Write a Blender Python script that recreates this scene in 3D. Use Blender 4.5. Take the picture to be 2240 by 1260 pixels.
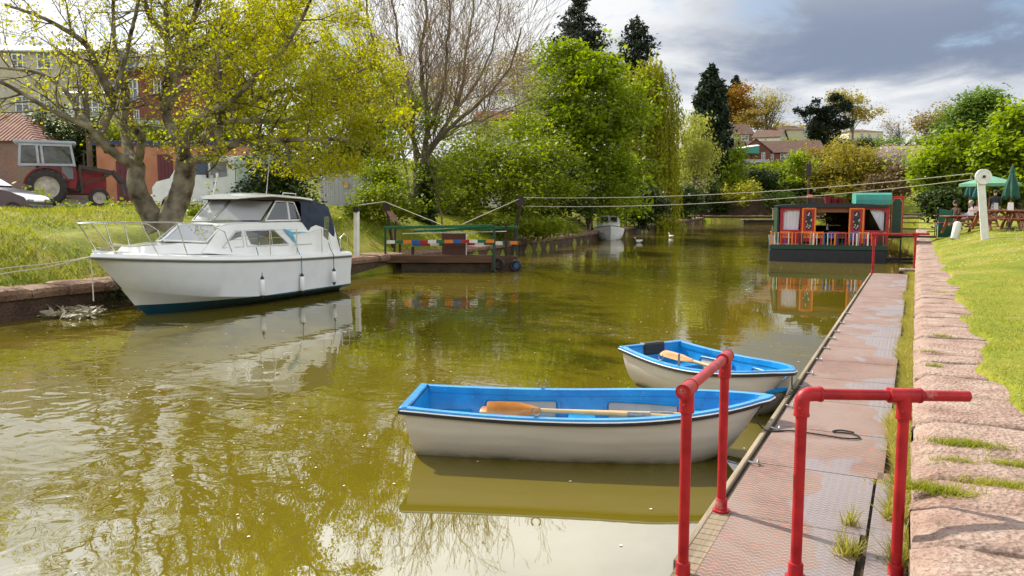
import bpy, bmesh, math, random
import numpy as np
from mathutils import Vector, Matrix
for _o in list(bpy.data.objects):
    bpy.data.objects.remove(_o)
SC = bpy.context.scene
COL = SC.collection
R = math.radians
# ------------------------------------------------------------------ camera, sky, sun, exposure
FPX, HOR, EYE = 1750.0, 449.0, 2.4
YAW = R(26.7)
PITCH = math.atan((630 - HOR) / FPX)
cd = bpy.data.cameras.new('camera')
cd.sensor_width = 36.0
cd.lens = FPX / 2240 * 36
cd.clip_start = 0.05
cd.clip_end = 3000
cam = bpy.data.objects.new('camera', cd)
COL.objects.link(cam)
cam.location = (0, 0, EYE)
cam.rotation_euler = (R(90) - PITCH, 0, YAW)
SC.camera = cam
SUN_EL, SUN_AZ = R(41), R(72)                 # azimuth measured to the left of +Y
sun_dir = Vector((-math.sin(SUN_AZ) * math.cos(SUN_EL), math.cos(SUN_AZ) * math.cos(SUN_EL), math.sin(SUN_EL)))
sl = bpy.data.lights.new('sun', 'SUN')
sl.energy = 5.0
sl.angle = R(0.6)
sl.color = (1.0, 0.93, 0.80)
so = bpy.data.objects.new('sun', sl)
COL.objects.link(so)
so.rotation_euler = sun_dir.to_track_quat('Z', 'Y').to_euler()
W = bpy.data.worlds.new("World")
SC.world = W
W.use_nodes = True
def setup_world():
    nt = W.node_tree
    N, L = nt.nodes, nt.links
    N.clear()
    out = N.new('ShaderNodeOutputWorld')
    sky = N.new('ShaderNodeTexSky')
    sky.sky_type = 'NISHITA'
    sky.sun_disc = False
    sky.sun_elevation = SUN_EL
    sky.sun_rotation = -SUN_AZ
    bg = N.new('ShaderNodeBackground')
    L.new(sky.outputs[0], bg.inputs[0])
    bg.inputs[1].default_value = 0.10
    tc = N.new('ShaderNodeTexCoord')
    sep = N.new('ShaderNodeSeparateXYZ')
    L.new(tc.outputs['Generated'], sep.inputs[0])
    def math_(op, a, b=None):
        n = N.new('ShaderNodeMath'); n.operation = op
        for i, v in enumerate((a, b)):
            if v is None: continue
            if isinstance(v, (int, float)): n.inputs[i].default_value = v
            else: L.new(v, n.inputs[i])
        return n.outputs[0]
    zc = math_('ADD', math_('MAXIMUM', sep.outputs[2], 0.0), 0.16)
    cx = math_('DIVIDE', sep.outputs[0], zc)
    cy = math_('DIVIDE', sep.outputs[1], zc)
    cv = N.new('ShaderNodeCombineXYZ')
    L.new(cx, cv.inputs[0]); L.new(cy, cv.inputs[1])
    def noise(scale, detail, rough, off, dist=0.0):
        m = N.new('ShaderNodeMapping'); m.inputs[1].default_value = off
        L.new(cv.outputs[0], m.inputs[0])
        n = N.new('ShaderNodeTexNoise')
        n.inputs['Scale'].default_value = scale; n.inputs['Detail'].default_value = detail
        n.inputs['Roughness'].default_value = rough; n.inputs['Distortion'].default_value = dist
        L.new(m.outputs[0], n.inputs['Vector'])
        return n.outputs[0]
    def maprange(v, a, b, c, d):
        n = N.new('ShaderNodeMapRange'); n.interpolation_type = 'SMOOTHERSTEP'
        L.new(v, n.inputs[0])
        for i, q in enumerate((a, b, c, d)): n.inputs[i + 1].default_value = q
        return n.outputs[0]
    big = noise(0.42, 4, 0.5, (3.1, 1.7, 0))
    fine = noise(1.7, 7, 0.58, (7.3, 2.2, 0), 0.3)
    # a bank of slate-blue rain cloud lies over the canal's far end, to the right
    dr = N.new('ShaderNodeVectorMath'); dr.operation = 'DOT_PRODUCT'
    L.new(tc.outputs['Generated'], dr.inputs[0])
    b = Vector((0.10, 1.0, 0.17)).normalized()
    dr.inputs[1].default_value = b
    wob = math_('MULTIPLY', math_('SUBTRACT', fine, 0.5), 0.10)
    near = maprange(math_('ADD', dr.outputs['Value'], wob), 0.905, 0.985, 0.0, 1.0)
    elev = math_('ADD', sep.outputs[2], math_('MULTIPLY', math_('SUBTRACT', fine, 0.5), 0.07))
    lowcut = maprange(elev, 0.118, 0.158, 0.0, 1.0)
    hicut = maprange(elev, 0.17, 0.34, 1.0, 0.25)
    dark = math_('MULTIPLY', near, math_('MULTIPLY', lowcut, hicut))
    grey = maprange(math_('ADD', math_('MULTIPLY', big, 0.5), math_('MULTIPLY', fine, 0.5)), 0.40, 0.62, 0.0, 1.0)
    def mixc(f, a, b_):
        n = N.new('ShaderNodeMix'); n.data_type = 'RGBA'
        if isinstance(f, (int, float)): n.inputs[0].default_value = f
        else: L.new(f, n.inputs[0])
        for sock, v in ((n.inputs[6], a), (n.inputs[7], b_)):
            if isinstance(v, tuple): sock.default_value = (*v, 1)
            else: L.new(v, sock)
        return n.outputs[2]
    cloud = mixc(grey, (0.98, 0.99, 1.00), (0.60, 0.65, 0.73))
    cloud = mixc(maprange(elev, 0.07, 0.15, 0.75, 0.0), cloud, (1.05, 1.06, 1.08))
    cloud = mixc(dark, cloud, (0.27, 0.33, 0.455))
    # brighter towards the sun; added band brightens water reflections, dimmer overhead to cut fill
    sd = N.new('ShaderNodeVectorMath'); sd.operation = 'DOT_PRODUCT'
    L.new(tc.outputs['Generated'], sd.inputs[0]); sd.inputs[1].default_value = sun_dir
    gl = maprange(sd.outputs['Value'], 0.5, 1.0, 0.0, 0.35)
    bright_band = math_('MULTIPLY', maprange(sep.outputs[2], 0.24, 0.44, 0.0, 1.9), maprange(sep.outputs[2], 0.48, 0.68, 1.0, -0.2))
    st = math_('ADD', math_('ADD', gl, bright_band), 0.68)
    em = N.new('ShaderNodeBackground')
    L.new(cloud, em.inputs[0]); L.new(st, em.inputs[1])
    cover = maprange(math_('ADD', math_('MULTIPLY', big, 0.35), math_('MULTIPLY', fine, 0.65)), 0.33, 0.45, 0.0, 1.0)
    mx = N.new('ShaderNodeMixShader')
    L.new(cover, mx.inputs[0]); L.new(bg.outputs[0], mx.inputs[1]); L.new(em.outputs[0], mx.inputs[2])
    L.new(mx.outputs[0], out.inputs[0])
setup_world()
SC.view_settings.view_transform = 'Standard'
SC.view_settings.look = 'None'
SC.view_settings.exposure = 0.5
SC.view_settings.gamma = 1.0
SC.cycles.use_denoising = True
SC.cycles.max_bounces = 6
SC.cycles.diffuse_bounces = 3
SC.cycles.glossy_bounces = 3
SC.cycles.transmission_bounces = 4
SC.cycles.transparent_max_bounces = 8
SC.cycles.caustics_reflective = False
SC.cycles.caustics_refractive = False
SC.cycles.sample_clamp_indirect = 6.0

# ------------------------------------------------------------------ geometry of the place
CA, SA, CT, ST = math.cos(YAW), math.sin(YAW), math.cos(PITCH), math.sin(PITCH)
def _ray(px, py):
    x = (px - 1120) / FPX; y = -(py - 630) / FPX
    v = CT + y * ST
    return Vector((x * CA - v * SA, x * SA + v * CA, -ST + y * CT)), v
def P(px, py, z):                      # point of the plane at height z
    d, v = _ray(px, py)
    return Vector((0, 0, EYE)) + d * ((z - EYE) / d.z)
def D(px, py, dep):                    # point at a distance
    d, v = _ray(px, py)
    return Vector((0, 0, EYE)) + d * (dep / v)
def UV(u, v, z=0.0):                   # metres right of / ahead of the viewpoint
    return Vector((u * CA - v * SA, u * SA + v * CA, z))
def smooth(a, b, x):
    t = np.clip((x - a) / (b - a), 0, 1)
    return t * t * (3 - 2 * t)
WALL_Z, DECK_Z = 0.80, 0.35
def G(X, Y):                           # height of the ground
    X = np.asarray(X, float); Y = np.asarray(Y, float)
    bump = 0.05 * np.sin(X * 1.7 + Y * .6) + 0.05 * np.sin(Y * 1.3 - X * .9) + .03 * np.sin(3.1 * X + 2.2 * Y)
    XB = -17.2 - 0.125 * np.maximum(0, Y - 30)
    d = XB - X
    lw = smooth(60, 110, Y)
    lz = 0.50 + 0.17 * smooth(0.35, 0.9, d) + 1.05 * smooth(0.3, 3.0, d) + 0.50 * smooth(2.5, 7, d) + bump * smooth(0.5, 3, d) * (1 - smooth(6, 8, d) * (1 - smooth(19, 24, d)))
    lz = lz + 6.0 * smooth(20, 36, d) + 6 * smooth(40, 80, d) + 9 * smooth(70, 190, d)
    edge = 0.66 + 0.09 * np.sin(Y * 1.9) + 0.05 * np.sin(Y * 4.7 + 1) + 1.3 * (1 - smooth(5.6, 6.9, Y))
    rz = 0.60 + 0.245 * smooth(-0.06, 0.10, X - edge) + 0.58 * smooth(12, 33, Y) * smooth(0.2, 3, X) + bump * 0.4 * smooth(1, 3, X) + 3 * smooth(30, 80, X)
    e = Y - 119
    fz = 0.8 + 0.5 * smooth(1, 8, e) + 3.2 * smooth(12, 22, e) + 10 * smooth(18, 70, e) + 4.0 * smooth(60, 130, e) + 8 * smooth(200, 420, e) + bump
    z = np.where(X < -8.5, lz, rz)
    far = smooth(-4, 16, e)
    z = z * (1 - far) + np.maximum(fz, np.where(X < -8.5, lz * 0.8, 0)) * far
    canal = (X > XB + .25) & (X < 0.35) & (Y < 118) & (Y > -60)
    return np.where(canal, -1.0, z)
def g1(X, Y): return float(G(X, Y))

# ------------------------------------------------------------------ materials
def srgb(r, g, b):
    f = lambda c: (c / 255 / 12.92) if c / 255 <= 0.04045 else ((c / 255 + 0.055) / 1.055) ** 2.4
    return (f(r), f(g), f(b))
MATS = {}
def wear(m, col, scale, lo, hi, zmax=None, stretch=None, rough=None):
    """chips, stains or scuffs with a shape of their own over a finished material"""
    N, L = m.node_tree.nodes, m.node_tree.links; b = N['Principled BSDF']
    src = b.inputs['Base Color'].links[0].from_socket
    tc = N.new('ShaderNodeTexCoord'); mp = N.new('ShaderNodeMapping'); mp.inputs['Scale'].default_value = stretch or (1, 1, 1)
    L.new(tc.outputs['Object'], mp.inputs[0])
    n = N.new('ShaderNodeTexNoise'); n.inputs['Scale'].default_value = scale; n.inputs['Detail'].default_value = 6; n.inputs['Roughness'].default_value = .65
    L.new(mp.outputs[0], n.inputs['Vector'])
    r = N.new('ShaderNodeMapRange'); L.new(n.outputs[0], r.inputs[0])
    for i, q in enumerate((lo, hi, 0, 1)): r.inputs[i + 1].default_value = q
    f = r.outputs[0]
    if zmax is not None:
        sp = N.new('ShaderNodeSeparateXYZ'); L.new(tc.outputs['Object'], sp.inputs[0])
        z = N.new('ShaderNodeMapRange'); L.new(sp.outputs[2], z.inputs[0])
        for i, q in enumerate((zmax[0], zmax[1], 1, 0)): z.inputs[i + 1].default_value = q
        k = N.new('ShaderNodeMath'); k.operation = 'MULTIPLY'; L.new(f, k.inputs[0]); L.new(z.outputs[0], k.inputs[1]); f = k.outputs[0]
    mx = N.new('ShaderNodeMix'); mx.data_type = 'RGBA'; L.new(f, mx.inputs[0]); L.new(src, mx.inputs[6]); mx.inputs[7].default_value = (*col, 1)
    L.new(mx.outputs[2], b.inputs['Base Color'])
    return m
def pm(name, col, rough=0.55, var=0.12, scale=6.0, bump=0.0, bscale=60.0, metal=0.0, spec=0.5, col2=None, detail=4.0, stretch=None, coat=0.0):
    """principled material whose colour wanders a little with a noise in object space"""
    m = bpy.data.materials.new(name); m.use_nodes = True
    MATS[name] = m
    N, L = m.node_tree.nodes, m.node_tree.links
    b = N['Principled BSDF']
    b.inputs['Roughness'].default_value = rough
    b.inputs['Metallic'].default_value = metal
    b.inputs['Specular IOR Level'].default_value = spec
    if coat: b.inputs['Coat Weight'].default_value = coat; b.inputs['Coat Roughness'].default_value = 0.08
    tc = N.new('ShaderNodeTexCoord')
    vec = tc.outputs['Object']
    if stretch:
        mp = N.new('ShaderNodeMapping'); mp.inputs['Scale'].default_value = stretch
        L.new(vec, mp.inputs[0]); vec = mp.outputs[0]
    n = N.new('ShaderNodeTexNoise'); n.inputs['Scale'].default_value = scale; n.inputs['Detail'].default_value = detail
    L.new(vec, n.inputs['Vector'])
    r = N.new('ShaderNodeValToRGB')
    r.color_ramp.elements[0].position = 0.32; r.color_ramp.elements[1].position = 0.68
    c1 = tuple(max(0, c * (1 - var)) for c in col); c2 = col2 or tuple(min(1, c * (1 + var)) for c in col)
    r.color_ramp.elements[0].color = (*c1, 1); r.color_ramp.elements[1].color = (*c2, 1)
    L.new(n.outputs[0], r.inputs[0]); L.new(r.outputs[0], b.inputs['Base Color'])
    if bump:
        n2 = N.new('ShaderNodeTexNoise'); n2.inputs['Scale'].default_value = bscale; n2.inputs['Detail'].default_value = 5
        L.new(vec, n2.inputs['Vector'])
        bp = N.new('ShaderNodeBump'); bp.inputs['Strength'].default_value = min(1, bump); bp.inputs['Distance'].default_value = 0.02
        L.new(n2.outputs[0], bp.inputs['Height']); L.new(bp.outputs[0], b.inputs['Normal'])
    return m
def leafmat(name, col, col2, trans=0.4, scale=0.5, rough=0.55, tint=1.5):
    """leaf: diffuse + translucent, colour varies leaf by leaf and clump by clump"""
    m = bpy.data.materials.new(name); m.use_nodes = True
    MATS[name] = m
    N, L = m.node_tree.nodes, m.node_tree.links
    N.clear()
    out = N.new('ShaderNodeOutputMaterial')
    tc = N.new('ShaderNodeTexCoord')
    n = N.new('ShaderNodeTexNoise'); n.inputs['Scale'].default_value = scale; n.inputs['Detail'].default_value = 2
    L.new(tc.outputs['Object'], n.inputs['Vector'])
    ge = N.new('ShaderNodeNewGeometry')
    ad = N.new('ShaderNodeMath'); ad.operation = 'MULTIPLY_ADD'
    L.new(ge.outputs['Random Per Island'], ad.inputs[0]); ad.inputs[1].default_value = 0.55
    sb = N.new('ShaderNodeMath'); sb.operation = 'SUBTRACT'; L.new(n.outputs[0], sb.inputs[0]); sb.inputs[1].default_value = 0.28
    L.new(sb.outputs[0], ad.inputs[2])
    mx = N.new('ShaderNodeMix'); mx.data_type = 'RGBA'; mx.clamp_factor = True
    L.new(ad.outputs[0], mx.inputs[0]); mx.inputs[6].default_value = (*col, 1); mx.inputs[7].default_value = (*col2, 1)
    p = N.new('ShaderNodeBsdfPrincipled')
    p.inputs['Roughness'].default_value = rough; p.inputs['Specular IOR Level'].default_value = 0.35
    L.new(mx.outputs[2], p.inputs['Base Color'])
    hs = N.new('ShaderNodeHueSaturation'); hs.inputs['Value'].default_value = tint; hs.inputs['Saturation'].default_value = 1.05
    L.new(mx.outputs[2], hs.inputs['Color'])
    t = N.new('ShaderNodeBsdfTranslucent'); L.new(hs.outputs[0], t.inputs[0])
    ms = N.new('ShaderNodeMixShader'); ms.inputs[0].default_value = trans
    L.new(p.outputs[0], ms.inputs[1]); L.new(t.outputs[0], ms.inputs[2]); L.new(ms.outputs[0], out.inputs[0])
    return m

# ------------------------------------------------------------------ objects
def tag(o, label=None, cat=None, group=None, kind=None):
    if label: o['label'] = label
    if cat: o['category'] = cat
    if group: o['group'] = group
    if kind: o['kind'] = kind
    return o
def thing(name, label, cat, loc=(0, 0, 0), rz=0.0, group=None):
    o = bpy.data.objects.new(name, None)
    o.empty_display_size = 0.2
    COL.objects.link(o)
    o.location = loc; o.rotation_euler = (0, 0, rz)
    return tag(o, label, cat, group)
def toplevel(o):
    while o.parent: o = o.parent
    return o
def local(root, p):
    """world point into the frame of a top-level thing (location + turn about z)"""
    q = Vector(p) - root.location
    c, s = math.cos(-root.rotation_euler[2]), math.sin(-root.rotation_euler[2])
    return Vector((q.x * c - q.y * s, q.x * s + q.y * c, q.z))
def copy_tree(o, parent=None):
    c = o.copy(); COL.objects.link(c)
    if parent: c.parent = parent
    for ch in [x for x in o.children]:
        copy_tree(ch, c)
    return c
def link_mesh(name, me, mat, parent=None):
    for m in (mat if isinstance(mat, (list, tuple)) else [mat]):
        me.materials.append(m)
    o = bpy.data.objects.new(name, me)
    COL.objects.link(o)
    if parent: o.parent = parent
    return o
class MB:
    def __init__(s): s.v = []; s.f = []; s.m = []; s.mi = 0
    def add(s, vs, fs):
        k = len(s.v)
        s.v.extend([tuple(v) for v in vs])
        for f in fs:
            s.f.append([i + k for i in f]); s.m.append(s.mi)
        return s
    def box(s, c, d, rot=None, bev=0.0):
        x, y, z = d[0] / 2, d[1] / 2, d[2] / 2
        M = rot if rot is not None else Matrix.Identity(3)
        c = Vector(c)
        b = min(bev, x * .9, y * .9, z * .9)
        if b <= 0:
            vs = [c + M @ Vector((i, j, k)) for i in (-x, x) for j in (-y, y) for k in (-z, z)]
            return s.add(vs, [(0, 1, 3, 2), (4, 6, 7, 5), (0, 4, 5, 1), (2, 3, 7, 6), (0, 2, 6, 4), (1, 5, 7, 3)])
        vs = []; idx = {}
        for a in range(3):
            for i in (-1, 1):
                for j in (-1, 1):
                    for k in (-1, 1):
                        p = [i * (x - b), j * (y - b), k * (z - b)]
                        p[a] = (i, j, k)[a] * (x, y, z)[a]
                        idx[(a, i, j, k)] = len(vs); vs.append(c + M @ Vector(p))
        fs = []
        for a in range(3):
            o1, o2 = [(1, 2), (0, 2), (0, 1)][a]
            for sg in (-1, 1):
                q = []
                for (m, n) in ((-1, -1), (1, -1), (1, 1), (-1, 1)):
                    t = [0, 0, 0]; t[a] = sg; t[o1] = m; t[o2] = n
                    q.append(idx[(a, *t)])
                if (sg > 0) == (a == 1): q.reverse()
                fs.append(q)
            for (m, n) in ((-1, -1), (1, -1), (1, 1), (-1, 1)):
                q = []
                t = [0, 0, 0]; t[o1] = m; t[o2] = n
                t[a] = -1; q.append(idx[(o1, *t)]); t[a] = 1; q.append(idx[(o1, *t)]); q.append(idx[(o2, *t)]); t[a] = -1; q.append(idx[(o2, *t)])
                fs.append(q)
        for i in (-1, 1):
            for j in (-1, 1):
                for k in (-1, 1):
                    fs.append([idx[(0, i, j, k)], idx[(1, i, j, k)], idx[(2, i, j, k)]])
        return s.add(vs, fs)
    def bar(s, p, q, w, h, bev=0.0, up=(0, 0, 1)):
        p, q = Vector(p), Vector(q); d = q - p; L = d.length
        x = d.normalized(); u = Vector(up)
        if abs(x.dot(u)) > 0.98: u = Vector((0, 1, 0))
        y = u.cross(x).normalized(); z = x.cross(y)
        M = Matrix((x, y, z)).transposed()
        return s.box((p + q) / 2, (L, w, h), M, bev)
    def tube(s, pts, r, n=8, cap=True):
        pts = [Vector(p) for p in pts]
        rs = r if isinstance(r, (list, tuple)) else [r] * len(pts)
        rings = []; nv = None
        for i, p in enumerate(pts):
            d = (pts[min(i + 1, len(pts) - 1)] - pts[max(i - 1, 0)])
            if d.length < 1e-9: d = Vector((0, 0, 1))
            d.normalize()
            if nv is None:
                a = Vector((0, 0, 1)) if abs(d.z) < 0.9 else Vector((1, 0, 0))
                nv = d.cross(a).normalized()
            else:
                nv = (nv - d * nv.dot(d))
                nv = nv.normalized() if nv.length > 1e-6 else d.orthogonal().normalized()
            bn = d.cross(nv)
            rings.append([p + (nv * math.cos(2 * math.pi * k / n) + bn * math.sin(2 * math.pi * k / n)) * rs[i] for k in range(n)])
        vs = [v for rg in rings for v in rg]; fs = []
        for i in range(len(pts) - 1):
            for k in range(n):
                fs.append((i * n + k, i * n + (k + 1) % n, (i + 1) * n + (k + 1) % n, (i + 1) * n + k))
        if cap:
            fs.append(tuple(range(n - 1, -1, -1))); fs.append(tuple((len(pts) - 1) * n + k for k in range(n)))
        return s.add(vs, fs)
    def lathe(s, prof, c=(0, 0, 0), axis='z', n=16, M=None, cap=True):
        vs = []; fs = []
        for r, h in prof:
            for k in range(n):
                a = 2 * math.pi * k / n
                q = Vector((r * math.cos(a), r * math.sin(a), h))
                if axis == 'x': q = Vector((q.z, q.x, q.y))
                if axis == 'y': q = Vector((q.y, q.z, q.x))
                if M is not None: q = M @ q
                vs.append(Vector(c) + q)
        for i in range(len(prof) - 1):
            for k in range(n):
                fs.append((i * n + k, i * n + (k + 1) % n, (i + 1) * n + (k + 1) % n, (i + 1) * n + k))
        if cap and prof[0][0] > 1e-6: fs.append(tuple(range(n - 1, -1, -1)))
        if cap and prof[-1][0] > 1e-6: fs.append(tuple((len(prof) - 1) * n + k for k in range(n)))
        return s.add(vs, fs)
    def ring(s, c, axis, R_, r, n=18, m=6, arc=(0, 2 * math.pi), up=None):
        ax = Vector(axis).normalized(); a = Vector(up) if up else ax.orthogonal()
        a = (a - ax * a.dot(ax)).normalized(); b = ax.cross(a)
        full = abs(arc[1] - arc[0] - 2 * math.pi) < 1e-6
        pts = [Vector(c) + (a * math.cos(t) + b * math.sin(t)) * R_ for t in [arc[0] + (arc[1] - arc[0]) * i / n for i in range(n + 1)]]
        return s.tube(pts, r, m, cap=not full)
    def poly(s, pts): return s.add(pts, [tuple(range(len(pts)))])
    def prism(s, pts, off):
        """polygon pushed along the vector off"""
        n = len(pts); off = Vector(off)
        vs = [Vector(p) for p in pts] + [Vector(p) + off for p in pts]
        fs = [tuple(range(n - 1, -1, -1)), tuple(range(n, 2 * n))] + [(i, (i + 1) % n, n + (i + 1) % n, n + i) for i in range(n)]
        return s.add(vs, fs)
    def loft(s, rows, closed=False, capa=False, capb=False):
        n = len(rows[0]); vs = [v for r in rows for v in r]; fs = []
        for i in range(len(rows) - 1):
            for k in range(n if closed else n - 1):
                fs.append((i * n + k, i * n + (k + 1) % n, (i + 1) * n + (k + 1) % n, (i + 1) * n + k))
        if capa: fs.append(tuple(range(n - 1, -1, -1)))
        if capb: fs.append(tuple((len(rows) - 1) * n + k for k in range(n)))
        return s.add(vs, fs)
    def build(s, name, mat, parent=None, smooth=False, world=False):
        vs = s.v
        if world and parent is not None:
            root = toplevel(parent)
            vs = [local(root, p) for p in vs]
        me = bpy.data.meshes.new(name)
        me.from_pydata([tuple(v) for v in vs], [], s.f)
        if isinstance(mat, (list, tuple)):
            me.polygons.foreach_set('material_index', s.m)
        bm = bmesh.new(); bm.from_mesh(me); bmesh.ops.recalc_face_normals(bm, faces=bm.faces); bm.to_mesh(me); bm.free()
        if smooth:
            me.polygons.foreach_set('use_smooth', [True] * len(me.polygons))
            if smooth != 'all':
                me.set_sharp_from_angle(angle=R(38))
        me.update()
        return link_mesh(name, me, mat, parent)
def bulk(name, V, n, mat, parent=None, smooth=False):
    """many separate n-sided faces given as one array of corners"""
    V = np.asarray(V, np.float32).reshape(-1, 3)
    k = len(V) // n
    me = bpy.data.meshes.new(name)
    me.vertices.add(len(V)); me.vertices.foreach_set('co', V.ravel())
    me.loops.add(len(V)); me.loops.foreach_set('vertex_index', np.arange(len(V), dtype=np.int32))
    me.polygons.add(k)
    me.polygons.foreach_set('loop_start', np.arange(0, len(V), n, dtype=np.int32))
    me.update(calc_edges=True)
    return link_mesh(name, me, mat, parent)
def gridmesh(name, xs, ys, zf, mat, parent=None, smooth=True):
    X, Y = np.meshgrid(xs, ys)
    Z = zf(X, Y)
    nx, ny = len(xs), len(ys)
    V = np.stack([X, Y, Z], -1).reshape(-1, 3)
    i = np.arange(nx * ny).reshape(ny, nx)
    F = np.stack([i[:-1, :-1], i[:-1, 1:], i[1:, 1:], i[1:, :-1]], -1).reshape(-1, 4)
    me = bpy.data.meshes.new(name)
    me.from_pydata(V.tolist(), [], F.tolist())
    if smooth: me.polygons.foreach_set('use_smooth', [True] * len(me.polygons))
    me.update()
    return link_mesh(name, me, mat, parent)
# ------------------------------------------------------------------ setting: ground, water, walls
def ground_material():
    m = bpy.data.materials.new('grass ground'); m.use_nodes = True
    N, L = m.node_tree.nodes, m.node_tree.links
    b = N['Principled BSDF']; b.inputs['Roughness'].default_value = 0.85; b.inputs['Specular IOR Level'].default_value = 0.15
    tc = N.new('ShaderNodeTexCoord')
    def noise(sc, de=4):
        n = N.new('ShaderNodeTexNoise'); n.inputs['Scale'].default_value = sc; n.inputs['Detail'].default_value = de
        L.new(tc.outputs['Object'], n.inputs['Vector']); return n.outputs[0]
    def ramp(v, stops):
        r = N.new('ShaderNodeValToRGB'); els = r.color_ramp.elements
        while len(els) < len(stops): els.new(0.5)
        for e, (p, c) in zip(els, stops): e.position = p; e.color = (*c, 1)
        L.new(v, r.inputs[0]); return r.outputs[0]
    patch = ramp(noise(0.8, 7), [(0.32, (0.09, 0.15, 0.008)), (0.46, (0.19, 0.23, 0.012)), (0.56, (0.27, 0.26, 0.03)), (0.66, (0.36, 0.28, 0.10)), (0.76, (0.26, 0.19, 0.11))])
    finec = ramp(noise(14, 7), [(0.35, (0.07, 0.11, 0.005)), (0.65, (0.33, 0.31, 0.035))])
    mx = N.new('ShaderNodeMix'); mx.data_type = 'RGBA'; mx.inputs[0].default_value = 0.45
    L.new(patch, mx.inputs[6]); L.new(finec, mx.inputs[7])
    L.new(mx.outputs[2], b.inputs['Base Color'])
    bp = N.new('ShaderNodeBump'); bp.inputs['Strength'].default_value = 0.8; bp.inputs['Distance'].default_value = 0.04
    L.new(noise(45, 6), bp.inputs['Height']); L.new(bp.outputs[0], b.inputs['Normal'])
    return m
def axis(*segs):
    a = []
    for lo, hi, st in segs:
        a += list(np.arange(lo, hi, st))
    a.append(segs[-1][1])
    return np.array(sorted(set(round(float(x), 4) for x in a)))
gx = axis((-900, -200, 50), (-200, -60, 6), (-60, -30, 0.8), (-30, -16.6, 0.22), (-16.6, 0.30, 1.9), (0.30, 0.40, 0.1), (0.40, 2.6, 0.05), (2.6, 12, 0.5), (12, 60, 3), (60, 300, 20), (300, 900, 60))
gy = axis((-70, 0, 5), (0, 12, 0.1), (12, 60, 0.8), (60, 117.9, 2.2), (117.9, 118.1, 0.2), (118.1, 200, 2), (200, 480, 12), (480, 1400, 80))
GM = ground_material()
tag(gridmesh('ground', gx, gy, G, GM), kind='structure')

def water_material():
    m = bpy.data.materials.new('canal water'); m.use_nodes = True
    N, L = m.node_tree.nodes, m.node_tree.links
    b = N['Principled BSDF']
    b.inputs['Base Color'].default_value = (0.122, 0.096, 0.008, 1)
    b.inputs['Roughness'].default_value = 0.015
    b.inputs['IOR'].default_value = 1.78
    tc = N.new('ShaderNodeTexCoord')
    def noise(sc, de, stretch, rough=0.5, dist=0.0, rot=0.0):
        mp = N.new('ShaderNodeMapping'); mp.inputs['Scale'].default_value = stretch; mp.inputs['Rotation'].default_value = (0, 0, rot)
        L.new(tc.outputs['Object'], mp.inputs[0])
        n = N.new('ShaderNodeTexNoise'); n.inputs['Scale'].default_value = sc; n.inputs['Detail'].default_value = de
        n.inputs['Roughness'].default_value = rough; n.inputs['Distortion'].default_value = dist
        L.new(mp.outputs[0], n.inputs['Vector']); return n.outputs[0]
    def mth(op, a, c):
        n = N.new('ShaderNodeMath'); n.operation = op
        for i, v in enumerate((a, c)):
            if isinstance(v, (int, float)): n.inputs[i].default_value = v
            else: L.new(v, n.inputs[i])
        return n.outputs[0]
    small = noise(3.2, 2, (1, 1, 1), 0.4, 0.8, R(20))
    mid = noise(1.1, 2, (0.8, 1.2, 1), 0.45, 1.0, R(-15))
    patch = noise(0.13, 2, (1, 1, 1), 0.5, 0.5)
    ramp = N.new('ShaderNodeMapRange'); ramp.interpolation_type = 'SMOOTHSTEP'
    L.new(patch, ramp.inputs[0])
    for i, q in enumerate((0.40, 0.62, 0.25, 1.0)): ramp.inputs[i + 1].default_value = q
    # calm in the lee of the pontoon, livelier over by the far bank
    sx = N.new('ShaderNodeSeparateXYZ'); L.new(tc.outputs['Object'], sx.inputs[0])
    lee = N.new('ShaderNodeMapRange'); lee.interpolation_type = 'SMOOTHSTEP'
    L.new(sx.outputs[0], lee.inputs[0])
    for i, q in enumerate((-6.5, -3.0, 1.0, 0.12)): lee.inputs[i + 1].default_value = q
    h = mth('ADD', mth('MULTIPLY', small, 0.010), mth('MULTIPLY', mid, 0.030))
    h = mth('MULTIPLY', h, mth('MULTIPLY', ramp.outputs[0], lee.outputs[0]))
    bp = N.new('ShaderNodeBump'); bp.inputs['Strength'].default_value = 1.0; bp.inputs['Distance'].default_value = WATER_BUMP
    L.new(h, bp.inputs['Height']); L.new(bp.outputs[0], b.inputs['Normal'])
    return m
WATER_BUMP = 0.55
w = MB(); w.box((-18, 30, -0.35), (60, 180, 0.7))
wo = w.build('water', water_material()); tag(wo, kind='structure')

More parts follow.
